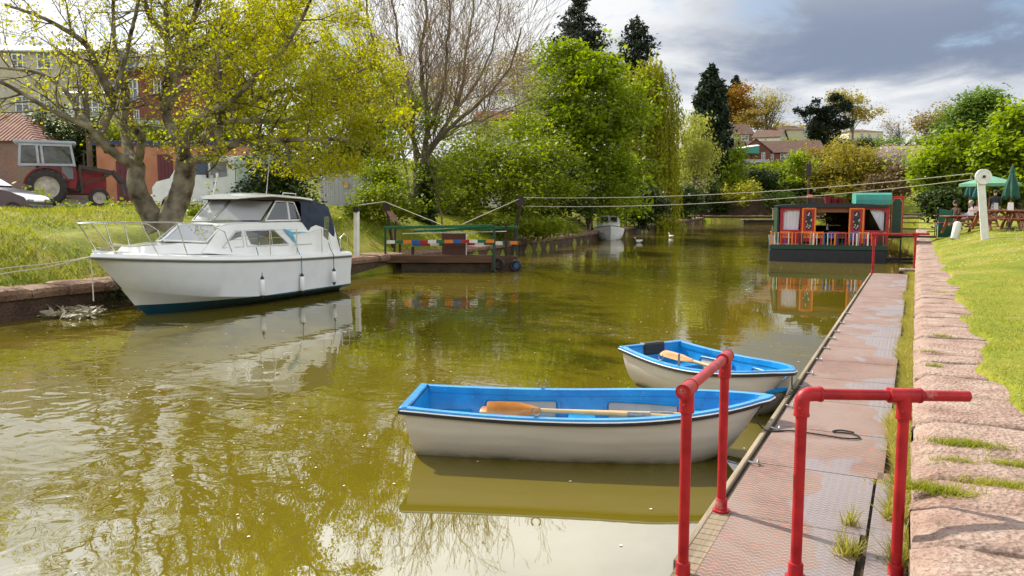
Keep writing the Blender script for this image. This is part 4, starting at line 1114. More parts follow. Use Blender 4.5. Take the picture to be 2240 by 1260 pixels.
# ---- handrails of red scaffold tube
def elbow(a, b, c, r, n=6):
    a, b, c = Vector(a), Vector(b), Vector(c); out = []
    for i in range(n + 1):
        t = i / n; out.append(a * (1 - t) ** 2 + b * 2 * t * (1 - t) + c * t * t)
    return out
def handrail(label, pts, rise, over, sockets=(0, 0), tee_end=True, r=.030, group='red tube handrails on the pontoon', first='tee', colour=None):
    """posts at pts[0], pts[1]; rail passes over both, sticking out past the second by over"""
    a, b = Vector(pts[0]), Vector(pts[1])
    root = thing('handrail', label, 'handrail', tuple(a), 0, group)
    A_, B_ = Vector((0, 0, 0)), b - a
    up = Vector((0, 0, 1))
    top = [A_ + up * rise[0], B_ + up * rise[1]]
    dr = (top[1] - top[0]).normalized()
    for q, tp in ((A_, top[0]), (B_, top[1])):
        m = MB(); m.tube([q, tp - up * .03], r, 18); m.build('post', RED, root, smooth=True)
        m = MB(); m.lathe([(r * 1.33, 0), (r * 1.36, .012), (r * 1.36, .075), (r * 1.22, .085), (r, .088)], q, n=18)
        m.lathe([(r * 1.9, -.005), (r * 1.9, .01), (r * 1.3, .012)], q, n=18); m.build('base_socket', RED, root, smooth=True)
    m = MB()
    e0 = top[0] + dr * (.055 if first == 'elbow' else -over[0])
    m.tube([e0, top[1] + dr * over[1]], r, 18, cap=False)
    m.build('rail', RED, root, smooth=True)
    for e, s in ((top[1] + dr * over[1], 1), (e0, -1)):
        m = MB(); m.tube([e - dr * s * .05, e - dr * s * .004], r * .93, 14); m.build('tube_end', RUST, root, smooth=True)
    def fitting(tp, kind):
        f = MB(); R2 = r * 1.32
        if kind == 'elbow':
            f.tube([tp - up * .115, tp - up * .05] + elbow(tp - up * .05, tp, tp + dr * .055, r)[1:] + [tp + dr * .10], R2, 18)
            f.tube([tp - up * .122, tp - up * .108], R2 * 1.08, 18); f.tube([tp + dr * .092, tp + dr * .106], R2 * 1.08, 18)
            scr = [(tp - up * .085, None), (tp + dr * .075, None)]
        else:
            f.tube([tp - dr * .085, tp + dr * .085], R2, 18); f.tube([tp - up * .125, tp], R2, 18)
            f.tube([tp - up * .13, tp - up * .116], R2 * 1.07, 18)
            for s in (-1, 1): f.tube([tp + dr * s * .078, tp + dr * s * .09], R2 * 1.07, 18)
            scr = [(tp - up * .095, None), (tp - dr * .06, None), (tp + dr * .06, None)]
        view = Vector((-.15, -1, .35)).normalized()
        for p, _ in scr:
            f.tube([p + view * R2 * .8, p + view * (R2 + .006)], .008, 8)
        f.build('fitting', RED, root, smooth=True)
    fitting(top[0], first); fitting(top[1], 'tee')
    return root
handrail('red tube handrail running along the pontoon outer edge, nearest the rowing boats', [(-1.075, 4.27, DECK_Z - .02), (-1.085, 5.30, DECK_Z)], (1.07, 1.045), (.085, .05))
p2 = Vector((-.505, 4.50, DECK_Z)); q2 = Vector((-.01, 4.78, DECK_Z - .02))
handrail('red tube handrail with an elbow corner, its bar sticking out over the pink quay wall', [p2, q2], (1.035, 1.04), (0, .36), first='elbow')
handrail('distant red tube handrail at the far end of the pontoon by the barge', [(-1.10, 26.58, DECK_Z), (0.02, 27.2, .45)], (1.18, 1.08), (.03, .42), r=.034)
sb = thing('timber_step', 'weathered timber step block at the far pontoon end under the handrail', 'step', (-.12, 26.9, 0))
m = MB(); m.box((0, 0, .46), (.52, .62, .06), bev=.006); m.build('tread', OLDWOOD, sb)
for x in (-.2, .2):
    m = MB(); m.box((x, 0, .2), (.1, .5, .46)); m.build('support', DARKWOOD, sb)

# ---- rowing boats
def rowboat(label, stern, head, Lb, beam, tw, group, flip, oar_label):
    """local x forward from transom, y to the left"""
    h = math.atan2(head[1], head[0])
    root = thing('rowing_boat', label, 'rowing boat', (*stern, 0), h, group)
    NS, NP = 26, 9
    def half(t): return (tw * .5 + (beam * .5 - tw * .5) * math.sin(min(1, t / .55) * math.pi / 2)) if t < .55 else beam * .5 * max(0, 1 - ((t - .55) / .45) ** 2.1) ** .85
    def sheer(t): return .445 + .05 * (1 - t) * (1 - t) + .13 * t ** 2.2 - .03 * math.sin(math.pi * t)
    def keel(t): return -.10 + .02 * (1 - t) + (.50 * max(0, (t - .72) / .28) ** 2.3)
    def xx(t, f): return Lb * t - (.10 * f * (t > .0)) * (1 - f) * 0 - (1 - f) * (.10 * (1 - t) * 0 + .26 * max(0, (t - .8) / .2) ** 2) + (1 - t) * (1 - f) * .10
    def row(t, off=0.0, flo=None):
        b = max(half(t) - off, .012); zk = keel(t) + off * 1.4; zs = sheer(t); r_ = []
        for s in (1, -1):
            q = []
            for i in range(NP):
                f = i / (NP - 1)                        # 0 keel .. 1 gunwale
                a = f * math.pi / 2
                yb_ = b * (math.sin(a) ** .62) * (1 - .07 * (1 - f))
                z = zk + (zs - zk) * (1 - math.cos(a) ** .92) if f < 1 else zs
                if flo is not None: z = max(z, flo)
                q.append(Vector((xx(t, f), s * yb_, z)))
            r_ += q[::-1] if s == 1 else q[1:]
        return r_
    def hw(t, z):
        zk, zs = keel(t), sheer(t); c = max(0, 1 - (z - zk) / (zs - zk)) ** (1 / .92); a = math.acos(min(1, c))
        return half(t) * max(0, math.sin(a)) ** .62 * (1 - .07 * (1 - a / (math.pi / 2)))
    ts = [1 - (1 - i / NS) ** 1.25 for i in range(NS + 1)]
    m = MB(); m.loft([row(t) for t in ts], capa=True); m.build('hull', CREAM, root, smooth=True)
    m = MB(); m.loft([row(min(t, .985) * .975 + .012, .045, .02) for t in ts], capa=True); m.build('liner', BLUE, root, smooth=True)
    # gunwale: broad blue lip, black rubbing strake below
    m, st = MB(), MB(); rows, rs, rw = [], [], []
    path = [(t, 1) for t in ts] + [(t, -1) for t in ts[::-1][1:]]
    for t, s in path:
        b, z = half(t), sheer(t); x = Lb * t; x = x if t < 1 else x + .015
        sc = s if t < 1 else 0
        o = Vector((.03 * max(0, (t - .9) / .1), sc, 0))
        def pt(off, dz): return Vector((x + (off * .9 if t > .97 else 0) - (off if t < .02 else 0), s * max(0, b + off) if t < 1 else 0, z + dz))
        rows.append([pt(.028, -.004), pt(.022, .016), pt(-.02, .022), pt(-.055, .014), pt(-.06, -.05)])
        rs.append([pt(.004, -.052), pt(.034, -.046), pt(.036, -.014), pt(.026, -.004)])
        rw.append([pt(.036, -.015), pt(.040, -.011), pt(.036, -.002), pt(.029, -.003)])
    m.loft(rows)
    m.box((-.012, 0, sheer(0) + .004), (.09, tw + .05, .036), bev=.012)
    m.build('gunwale', BLUE, root, smooth=True)
    st.loft(rs); st.box((-.045, 0, sheer(0) - .03), (.03, tw + .04, .034)); st.build('rubbing_strake', BLACKRUB, root, smooth=True)
    ww = MB(); ww.loft(rw); ww.build('edge_band', WHITE, root, smooth=True)
    # moulded seats and side bins
    def slab(x0, x1, zt, name, inset=.06, drop=.25):
        q = MB(); rows_ = []
        n = 6
        for i in range(n + 1):
            x = x0 + (x1 - x0) * i / n; t = x / Lb
            b1 = hw(t, zt) - inset; z0 = zt - drop; b0 = max(.03, hw(t, z0) - inset)
            rows_.append([Vector((x, -b0, z0)), Vector((x, -b1, zt - .02)), Vector((x, -b1 + .02, zt)), Vector((x, b1 - .02, zt)), Vector((x, b1, zt - .02)), Vector((x, b0, z0))])
        q.loft(rows_, closed=True, capa=True, capb=True); return q.build(name, BLUE, root)
    slab(.16, .50, .27, 'stern_seat', .055, .20)
    slab(Lb * .44, Lb * .44 + .27, .27, 'thwart', inset=.055, drop=.04)
    slab(Lb * .80, Lb * .93, .34, 'bow_seat', inset=.05, drop=.04)
    for s in (1, -1):
        for (x0, x1) in ((Lb * .19, Lb * .40), (Lb * .56, Lb * .76)):
            q = MB(); n = 5
            lo, hi = [], []
            for i in range(n + 1):
                x = x0 + (x1 - x0) * i / n; t = x / Lb
                lo.append(Vector((x, s * (hw(t, .10) - .068), .10))); hi.append(Vector((x, s * (hw(t, .355) - .062), .355)))
            q.loft([lo, hi]); q.build('side_panel', GREYBOARD, root)
            q = MB(); f = []
            for i in range(n + 1):
                f.append(hi[i] + Vector((0, -s * .012, .01)))
            fr = [lo[0] + Vector((-.035, -s * .012, 0)), hi[0] + Vector((-.03, -s * .012, -.03))] + f + [hi[-1] + Vector((.03, -s * .012, -.03)), lo[-1] + Vector((.035, -s * .012, 0))]
            q.tube(fr, .012, 6); q.build('panel_rim', BLUE, root, smooth=True)
    q = MB(); q.bar((Lb * .1, 0, -.09), (Lb * .82, 0, -.09), .03, .08); q.build('keel', CREAM, root)
    # galvanised rowlocks
    for s in (1, -1):
        x = Lb * .36; b = half(.36)
        q = MB(); q.tube([(x, s * (b - .02), sheer(.36)), (x, s * (b - .02), sheer(.36) + .03)], .009, 8)
        q.ring((x, s * (b - .02), sheer(.36) + .065), (0.1, 1, 0), .042, .0075, 16, 6, (math.pi * .62, math.pi * 2.38), (0, 0, 1)) if 0 else q.ring((x, s * (b - .02), sheer(.36) + .072), (0.0, 1, 0), .042, .0075, 16, 6, (math.pi * .2, math.pi * 1.8), (0, 0, 1))
        q.build('rowlock', GALV, root, smooth=True)
    if flip:
        q = MB(); q.box((-.005, 0, sheer(0) - .045), (.13, .36, .17), bev=.02); q.build('motor_pad', BLACKRUB, root)
        q = MB(); q.tube([(Lb * .50, -half(.5) + .03, .46), (Lb * .50, -half(.5) + .03, .62)], .014, 8); q.build('rowlock_pin', GALV, root)
    return root, half
def oar(label, a, b, root_g, blade_up=0.0, L_=2.1):
    a, b = Vector(a), Vector(b); d = (b - a).normalized()
    root = thing('oar', label, 'oar', tuple(a), 0, root_g)
    s = Vector((-d.y, d.x, 0)).normalized(); u = d.cross(s) * -1
    n = (s * math.cos(blade_up) + Vector((0, 0, 1)) * math.sin(blade_up)); th = d.cross(n)
    rows = []
    for (t, w_, k) in ((0, .050, .006), (.01, .072, .009), (.12, .080, .011), (.30, .078, .014), (.42, .052, .02), (.50, .026, .024)):
        p = d * (t * 1.05)
        rows.append([p + n * w_, p + n * w_ * .5 + th * k, p + th * k * 1.25, p - n * w_ * .5 + th * k, p - n * w_, p - n * w_ * .5 - th * k, p - th * k * 1.25, p + n * w_ * .5 - th * k])
    m = MB(); m.loft(rows, closed=True, capa=True, capb=True); m.build('blade', VARNISH, root, smooth=True)
    Lt = (b - a).length
    m = MB(); m.tube([d * .50, d * (Lt - .52)], .023, 10); m.build('shaft', PALEOAR, root, smooth=True)
    m = MB(); m.tube([d * (Lt - .52), d * (Lt - .30)], .028, 10); m.build('collar', GALV, root, smooth=True)
    m = MB(); m.tube([d * (Lt - .30), d * (Lt - .14), d * Lt], [.021, .017, .019], 10); m.build('grip', PALEOAR, root, smooth=True)
    return root
gb = 'blue and cream rowing boats moored at the pontoon'
rb1, _ = rowboat('blue and cream rowing boat in the foreground, broadside on with a big oar blade showing', (-4.39, 6.58), (3.24, 1.27), 3.46, 1.22, .98, gb, False, '')
rb2, _ = rowboat('smaller-looking blue rowing boat behind, with a black motor pad on its stern', (-3.15, 10.55), (1.90, -1.30), 2.42, 1.20, 1.02, gb, True, '')
def inboat(rb, x, y, z):
    c, s = math.cos(rb.rotation_euler[2]), math.sin(rb.rotation_euler[2])
    return rb.location + Vector((x * c - y * s, x * s + y * c, z))
go = 'oars lying in the rowing boats'
oar('varnished oar with broad orange blade toward the stern in the foreground rowing boat', inboat(rb1, .72, -.02, .40), inboat(rb1, 2.62, -.06, .37), go, .95)
oar('pale oar shaft lying beyond the broad-bladed oar in the foreground rowing boat', inboat(rb1, .62, .28, .31), inboat(rb1, 2.85, .06, .36), go, .2)
oar('orange oar slanting across the middle of the rear rowing boat', inboat(rb2, .35, -.12, .46), inboat(rb2, 1.85, .12, .34), go, .35)
def rope(name, label, pts, r, mat, group=None, sub=4, n=6):
    w_ = Wood(1); pl = w_.curve(pts, sub)
    m = MB(); m.tube(pl, r, n); o = m.build(name, mat, None, smooth=True)
    return tag(o, label, 'rope', group)
rope('mooring_rope', 'dark mooring line from the foreground rowing boat bow lying across the deck', [inboat(rb1, 3.47, 0, .56), P(1655, 905, .45), P(1674, 941, .365), P(1730, 942, .362), P(1790, 950, .362), P(1850, 959, .362), P(1880, 958, .362), P(1865, 949, .362), P(1822, 944, .362), P(1840, 941, .362), P(1868, 946, .362)], .0075, ROPE, 'dark mooring lines of the rowing boats')
rope('mooring_rope', 'short dark line tying the rear rowing boat bow to the pontoon edge', [inboat(rb2, 2.43, 0, .56), P(1733, 850, .40), P(1742, 850, .365), P(1728, 862, .36), P(1712, 868, .36)], .0075, ROPE, 'dark mooring lines of the rowing boats')

# ---- motor cruiser
def cruiser():
    root = thing('motor_cruiser', 'white cabin cruiser with navy canvas stern hood moored at the grass bank', 'boat', (-15.22, 17.95, 0), R(-90 + 1.5))
    Lw = 7.20
    def half(t): return 1.14 + .06 * math.sin(min(1, t / .5) * math.pi * .5) if t < .45 else 1.20 * max(0, 1 - ((t - .45) / .55) ** 2.5) ** .75
    def sheer(t): return 1.00 + .10 * t + .23 * t ** 2.5
    def chz(t): return .16 + .46 * max(0, (t - .35) / .65) ** 1.7
    def xs(t, z): return Lw * t - 1.15 * max(0, (t - .55) / .45) ** 2 * max(0, (1.33 - z) / 1.33) ** .9
    ts = [1 - (1 - i / 30) ** 1.4 for i in range(31)]
    def waterz(t): return .02
    top, anti = [], []
    zb = lambda t: .10 + .28 * (1 - t) * 0 + .13 * (1 - t) + .06 * (t > .9)
    for t in ts:
        b = half(t); rowp = []; rowa = []
        zs, zc, zk = sheer(t), chz(t), -.25 + .42 * max(0, (t - .78) / .22) ** 2
        bc = b * (.93 - .28 * max(0, (t - .5) / .5) ** 1.2)
        prof = [(b, zs), (b * .995, zs - .22), (b * .985 * .6 + bc * .4, zs - .22 - (zs - .22 - zc) * .45), (bc + .035, zc + .03), (bc, zc), (bc * .55, zc - (zc - zk) * .5), (0, zk)]
        for s in (1, -1):
            q = [Vector((xs(t, z), s * y, z)) for y, z in prof]
            rowp += q if s == 1 else q[::-1][1:]
        top.append(rowp)
    m = MB(); m.loft(top, capa=True)
    hull = m.build("hull", HULLMAT, root, smooth=True)
    # rubbing strake, white toe rail above it
    m, g = MB(), MB(); rows, rg_ = [], []
    for t, s in [(t, 1) for t in ts] + [(t, -1) for t in ts[::-1][1:]]:
        b, z = half(t), sheer(t)
        def pt(o, dz): return Vector((xs(t, z) + (o if t > .97 else 0), s * (b + o) if t < 1 else 0, z + dz))
        rows.append([pt(-.01, -.045), pt(.03, -.04), pt(.035, -.005), pt(.01, .0)])
        rg_.append([pt(.01, 0), pt(.025, .02), pt(.005, .09), pt(-.10, .125), pt(-.2, .125)])
    m.loft(rows); m.build('rubbing_strake', GREYTRIM, root, smooth=True)
    g.loft(rg_); g.build('toe_rail', WHITE, root, smooth=True)
    m = MB(); m.box((-.02, 0, .98), (.06, 2.2, .10), bev=.02); m.build('transom_strake', GREYTRIM, root)
    # deck
    d = MB(); rows = []
    for t in ts:
        b = max(half(t) - .15, .0); z = sheer(t) + .12
        rows.append([Vector((xs(t, z), b, z)), Vector((xs(t, z), b * .5, z + .03)), Vector((xs(t, z), 0, z + .045)), Vector((xs(t, z), -b * .5, z + .03)), Vector((xs(t, z), -b, z))])
    d.loft(rows); d.build('deck', WHITE, root, smooth=True)
    # forward cabin: a faceted trunk. stations (x, half width, z)
    def solid(stations, name, mat, **k):
        q = MB(); q.loft([[Vector(p) for p in st] for st in stations], closed=True, capa=True, capb=True); return q.build(name, mat, root, **k)
    def ringst(x0, x1, yb_, yt, z0, z1):        # bottom x0, top x1
        return [(x0, -yb_, z0), (x1, -yt, z1 - .03), (x1, -yt + .05, z1), (x1, yt - .05, z1), (x1, yt, z1 - .03), (x0, yb_, z0)]
    cab = [ringst(.30, .55, 1.0, .96, 1.10, 1.97), ringst(2.2, 2.2, 1.0, .90, 1.12, 1.99), ringst(3.2, 3.2, .98, .86, 1.16, 2.00), ringst(4.60, 4.05, .90, .80, 1.28, 1.98), ringst(5.05, 4.42, .80, .74, 1.34, 1.94)]
    solid(cab, 'cabin', WHITE, smooth=True)
    # foredeck hump below the front windows
    solid([[(4.4, -.90, 1.28), (4.4, -.86, 1.50), (4.4, .86, 1.50), (4.4, .90, 1.28)], [(5.3, -.72, 1.32), (5.3, -.66, 1.56), (5.3, .66, 1.56), (5.3, .72, 1.32)], [(6.3, -.42, 1.38), (6.2, -.36, 1.52), (6.2, .36, 1.52), (6.3, .42, 1.38)]], 'foredeck', WHITE, smooth=True)
    # raked front windows of the forward cabin
    A0, A1 = Vector((4.90, .79, 1.55)), Vector((4.38, .74, 1.93))
    M0, M1 = Vector((5.42, .0, 1.60)), Vector((4.90, .0, 1.99))
    def pane(q, name, mat, th=.018, fr=.03, frmat=None):
        q = [Vector(p) for p in q]; nrm = (q[1] - q[0]).cross(q[-1] - q[0]).normalized(); c = sum(q, Vector()) / len(q)
        inn = [p + (c - p).normalized() * fr * 1.3 + nrm * .004 for p in q]
        fo = MB()
        for i in range(len(q)): fo.bar(q[i], q[(i + 1) % len(q)], fr, .028, up=nrm)
        w_ = fo.build('window_frame', frmat or STEEL, root)
        g_ = MB(); g_.prism(inn, nrm * -.008)
        o = g_.build('pane', mat, w_); return w_
    fill = MB()
    for s in (1, -1):
        sgn = Vector((1, s, 1))
        mir = lambda p: Vector((p.x, p.y * s, p.z))
        B0, B1 = Vector((4.88, .86, 1.50)), Vector((4.30, .78, 1.95))
        fill.poly([mir(Vector((5.40, 0, 1.58))), mir(A0), mir(A1), mir(M1)])
        fill.poly([mir(M1), mir(A1), mir(Vector((4.2, .77, 1.965))), mir(Vector((4.2, 0, 2.0)))])
        q = [mir(M0) + Vector((-.02 + .03, s * .03, .02)), mir(A0) + Vector((.02, 0, .02)), mir(A1) + Vector((.02, 0, -.01)), mir(M1) + Vector((.02, s * .03, -.02))]
        if s == -1: q = q[::-1]
        pane(q, 'w', SCREEN, frmat=WHITE)
    fill.build('front_bulkhead', WHITE, root)
    # side windows
    for s in (1, -1):
        y = lambda x, z: s * ((.905 if x > 3.2 else .955 - .0 * x) - (z - 1.40) * .13 + .035 - max(0, x - 3.2) * .055)
        for poly in ([(4.52, 1.42), (4.05, 1.80), (3.88, 1.80), (3.88, 1.42)], [(3.78, 1.42), (3.78, 1.80), (2.88, 1.80), (2.40, 1.42)]):
            q = [Vector((x, y(x, z), z)) for x, z in poly]
            if s == -1: q = q[::-1]
            fr = pane(q, 'w', GLASS, frmat=STEEL)
            mu = MB(); xs_ = [p[0] for p in poly]
            if len(poly) == 4 and min(xs_) < 3:
                for xm in (3.38, 3.0): mu.bar((xm, y(xm, 1.43) + s * .004, 1.43), (xm, y(xm, 1.79) + s * .004, 1.79), .016, .016)
            z_ = 1.60; x0 = max(xs_) - (.20 if max(xs_) > 4 else 0); x1 = min(xs_) + (.22 if min(xs_) < 3 else 0)
            mu.bar((x0, y(x0, z_) + s * .004, z_), (x1, y(x1, z_) + s * .004, z_), .012, .012)
            mu.build('glazing_bar', STEEL, fr)
    # wheelhouse windscreen, raked, in two panes with side lights
    W0, W1 = Vector((3.18, .86, 2.00)), Vector((2.66, .80, 2.50))
    C0, C1 = Vector((3.95, 0, 2.03)), Vector((3.30, 0, 2.56))
    F0, F1 = Vector((3.80, -.80, 2.02)), Vector((3.25, -.76, 2.54))
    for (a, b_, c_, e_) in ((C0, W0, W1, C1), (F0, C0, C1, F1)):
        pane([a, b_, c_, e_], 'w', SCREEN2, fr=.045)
    for s in (1, -1):
        sg = lambda p: Vector((p[0], p[1] * s, p[2]))
        fx = 0 if s == 1 else .6
        for poly in ([(3.10 + fx, .87, 2.02), (2.62 + fx, .80, 2.50), (2.22, .80, 2.50), (2.22, .87, 2.02)], [(2.20, .87, 2.02), (2.20, .80, 2.50), (1.95, .80, 2.47), (1.78, .87, 2.02)]):
            q = [sg(p) for p in poly]
            if s == -1: q = q[::-1]
            pane(q, 'w', SIDEGLASS, fr=.035, frmat=WHITE)
    # hard top
    rf = []
    for x, hw_, z in ((1.30, .90, 2.555), (1.8, .93, 2.60), (2.8, .96, 2.645), (3.0, .96, 2.645), (3.42, .90, 2.625), (3.66, .62, 2.60)):
        rf.append([(x, -hw_, z - .03), (x, -hw_ + .03, z + .015), (x, -hw_ * .5, z + .055), (x, 0, z + .07), (x, hw_ * .5, z + .055), (x, hw_ - .03, z + .015), (x, hw_, z - .03), (x, hw_ - .05, z - .05), (x, -hw_ + .05, z - .05)])
    roof = solid(rf, 'hardtop', WHITE, smooth=True)
    hl = MB(); hl.prism([(1.35, -.86, 2.50), (2.9, -.90, 2.58), (3.4, -.84, 2.568), (3.56, -.58, 2.545), (3.56, .58, 2.545), (3.4, .84, 2.568), (2.9, .90, 2.58), (1.35, .86, 2.50)], (0, 0, -.02)); hl.build('headlining', BROWNHEAD, root)
    gr = MB(); gr.tube([(1.5, .5, 2.66), (1.5, .5, 2.70), (2.0, .5, 2.72), (2.0, .5, 2.67)], .012, 6); gr.tube([(1.5, -.5, 2.66), (1.5, -.5, 2.70), (2.0, -.5, 2.72), (2.0, -.5, 2.67)], .012, 6); gr.build('grab_rail', STEEL, root, smooth=True)
    aer = MB(); aer.tube([(2.45, .35, 2.70), (2.43, .35, 2.76), (2.10, .2, 3.75)], [.014, .010, .004], 6); aer.build('aerial', WHITE, root)
    lm = MB(); lm.tube([(3.2, -.7, 2.68), (3.05, -.7, 3.12)], .016, 8); lm.lathe([(.0, -.05), (.035, -.05), (.035, .05), (0, .06)], (3.04, -.7, 3.16), n=10); lm.build('lamp_mast', WHITE, root, smooth=True)
    # interior so that the glass has something behind it
    it = MB(); it.box((1.6, 0, 2.02), (2.4, 1.5, .02)); it.box((1.5, .1, 2.2), (.12, .5, .4), bev=.03); it.box((1.5, -.45, 2.2), (.12, .4, .4), bev=.03); it.build('interior', BROWNHEAD, root)
    # canvas stern hood
    ph = random.Random(4)
    st = []
    for x, hw_, z0, z1 in ((1.82, .93, 2.0, 2.565), (1.55, .94, 1.68, 2.585), (1.25, .95, 1.30, 2.56), (.95, .96, 1.19, 2.47), (.62, .97, 1.15, 2.36)):
        row = []
        for i in range(13):
            u = i / 12 * 2 - 1; a = abs(u)
            yv = hw_ * (1 - max(0, (1 - a)) ** 2 * 0) * (u / max(a, 1e-6)) * min(1, a * 1.75) if a > 0 else 0
            zz = z1 if a < .55 else z1 - (z1 - z0) * ((a - .55) / .45) ** 1.05
            row.append(Vector((x + ph.uniform(-.012, .012), yv + ph.uniform(-.012, .012), zz + ph.uniform(-.012, .012))))
        st.append(row)
    st.append([Vector((.42 - .14 * (1 if abs(i / 12 * 2 - 1) < .55 else .6) * 0 - .0, p.y, max(1.13, 1.15 + (p.z - 1.15) * .55))) for i, p in enumerate(st[-1])])
    st.append([Vector((.22, p.y, 1.12 + (p.z - 1.15) * .02)) for p in st[-1]])
    q = MB(); q.loft(st); hood = q.build('canvas_hood', NAVY, root, smooth=True)
    for s in (1, -1):
        q = MB(); q.prism([(.80, s * .978, 1.45), (1.02, s * .972, 1.45), (.95, s * .969, 2.1), (.74, s * .973, 2.1)], (0, s * .006, 0)); q.build('hood_window', SIDEGLASS, hood)
    # blue flash on the cabin side
    for s in (1,):
        q = MB(); y = .985
        q.prism([(2.55, .955, 1.82), (2.10, .985, 1.40), (2.16, .985, 1.56), (2.30, .965, 1.76)], (0, .006, 0))
        q.prism([(2.34, .965, 1.725), (1.55, .965, 1.705), (2.30, .97, 1.68)], (0, .008, 0)); q.build('side_flash', pm('pale blue flash', (.12, .45, .68), .4, .1), root)
        q = MB(); q.prism([(2.2, .992, 1.395), (1.5, .995, 1.395), (1.5, .995, 1.385), (2.2, .992, 1.385)], (0, .004, 0)); q.build('vent_line', GREYTRIM, root)
    # pulpit rail and stanchions
    def rail_pt(x, s, z): 
        t = min(x / Lw, .995); return Vector((x, s * (half(t) - .08), z))
    for s in (1, -1):
        q = MB()
        q.tube([Vector((7.46, 0, 2.03)), Vector((7.36, s * .20, 2.04)), rail_pt(6.9, s, 2.05), rail_pt(5.9, s, 2.04), rail_pt(4.95, s, 1.96), rail_pt(4.62, s, 1.80), rail_pt(4.44, s, 1.33)], .0145, 8)
        q.build('pulpit_rail', STEEL, root, smooth=True)
        for (x, xb) in ((7.35, 6.85), (6.45, 6.15), (5.75, 5.55)):
            q = MB(); q.tube([rail_pt(x, s, 2.045) if x < 7 else Vector((7.33, s * .20, 2.04)), rail_pt(xb, s, sheer(xb / Lw) + .12)], .0125, 8); q.build('stanchion', STEEL, root, smooth=True)
        for x in (3.22, 2.24, 1.22):
            q = MB(); q.tube([rail_pt(x, s, sheer(x / Lw) + .10), rail_pt(x, s, 1.82 - .02 * (3 - x))], .0125, 8); q.build('stanchion', STEEL, root, smooth=True)
        q = MB(); q.tube([rail_pt(4.5, s, 1.62), rail_pt(3.22, s, 1.80), rail_pt(2.24, s, 1.79), rail_pt(1.7, s, 1.70), rail_pt(1.22, s, 1.78), rail_pt(.95, s, 1.74), rail_pt(.75, s, 1.16)], .005, 5); q.build('guard_wire', STEEL, root)
        q = MB(); q.tube([rail_pt(.42, s, 1.1), rail_pt(.40, s, 1.50), rail_pt(.22, s, 1.62), rail_pt(.06, s, 1.5), rail_pt(.06, s, 1.1)], .012, 8); q.build('stern_rail', STEEL, root, smooth=True)
    q = MB(); q.tube([(6.75, .05, 1.50), (6.82, .1, 1.56), (6.72, .18, 1.57), (6.64, .1, 1.55), (6.74, 0, 1.57), (6.82, .08, 1.6), (6.4, .12, 1.53), (5.9, .2, 1.55)], .022, 6); q.build('anchor_line', PALEROPE, root, smooth=True)
    q = MB(); q.box((6.9, 0, 1.50), (.3, .10, .06), bev=.01); q.box((.12, .9, 1.18), (.18, .05, .05)); q.build('bow_fitting', STEEL, root)
    return root
def hull_material():
    m = pm('cruiser hull', (0.66, 0.69, 0.71), .25, .03, 3, col2=(.70, .72, .73), coat=.3)
    N, L = m.node_tree.nodes, m.node_tree.links; b = N['Principled BSDF']
    src = b.inputs['Base Color'].links[0].from_socket
    tc = N.new('ShaderNodeTexCoord'); sp = N.new('ShaderNodeSeparateXYZ'); L.new(tc.outputs['Object'], sp.inputs[0])
    a = N.new('ShaderNodeMath'); a.operation = 'MULTIPLY_ADD'; L.new(sp.outputs[0], a.inputs[0]); a.inputs[1].default_value = .004; a.inputs[2].default_value = .215
    c = N.new('ShaderNodeMath'); c.operation = 'LESS_THAN'; L.new(sp.outputs[2], c.inputs[0]); L.new(a.outputs[0], c.inputs[1])
    mx = N.new('ShaderNodeMix'); mx.data_type = 'RGBA'; L.new(c.outputs[0], mx.inputs[0]); L.new(src, mx.inputs[6]); mx.inputs[7].default_value = (.006, .06, .105, 1)
    L.new(mx.outputs[2], b.inputs['Base Color']); return m
HULLMAT = hull_material()
SIDEGLASS = glassmat('grey side glass', (0.10, 0.115, 0.12), .05, .25)
cr = cruiser()
def fender(label, x, ztop, zbot, blue):
    p = cr.location + Vector((1.27, -x, 0))
    root = thing('fender', label, 'fender', tuple(p), 0, 'white fenders hanging from the cruiser side')
    m = MB(); m.lathe([(.05, zbot + .085), (.062, zbot + .10), (.064, (zbot + ztop) / 2), (.062, ztop - .10), (.05, ztop - .085)], n=14); m.build('body', WHITE, root, smooth=True)
    for z0, s in ((ztop - .085, 1), (zbot + .085, -1)):
        c = MB(); c.lathe([(.055, z0 - s * .02), (.05, z0 + s * .02), (.02, z0 + s * .07), (.014, z0 + s * .085), (0, z0 + s * .085)], n=12); c.build('end_cap', BLACKRUB, root, smooth=True)
    r_ = MB(); r_.tube([(0, 0, ztop), (0, 0, 1.08), (-.1, 0, 1.22), (-.16, 0, 1.40)], .009, 6); r_.build('lanyard', pm('blue lanyard', (.01, .12, .25), .8) if blue else ROPE, root, smooth=True)
fender('white fender with black ends nearest the cruiser bow', 3.56, .72, .16, False)
fender('white fender on a bright blue lanyard, middle of the three', 2.16, .68, .14, True)
fender('white fender nearest the cruiser stern, hanging a little higher', .90, .72, .25, False)
gr_ = 'mooring ropes from the cruiser bow'
bow = cr.location + Vector((.17, -7.17, 1.36))
rope('mooring_rope', 'upper pale mooring rope from the cruiser bow to the left bank', [bow, P(100, 585, 1.1), P(0, 600, .98), P(-150, 640, .75)], .014, PALEROPE, gr_)
rope('mooring_rope', 'lower pale mooring rope from the cruiser bow to the left bank', [bow, P(120, 575, 1.16), P(0, 588, 1.05), P(-160, 615, .8)], .012, PALEROPE, gr_)
rope('anchor_chain', 'thin line hanging straight down from the cruiser bow', [bow + Vector((.0, -.05, -.05)), bow + Vector((.02, -.05, -.5)), bow + Vector((.02, -.05, -.92))], .013, PALEROPE)
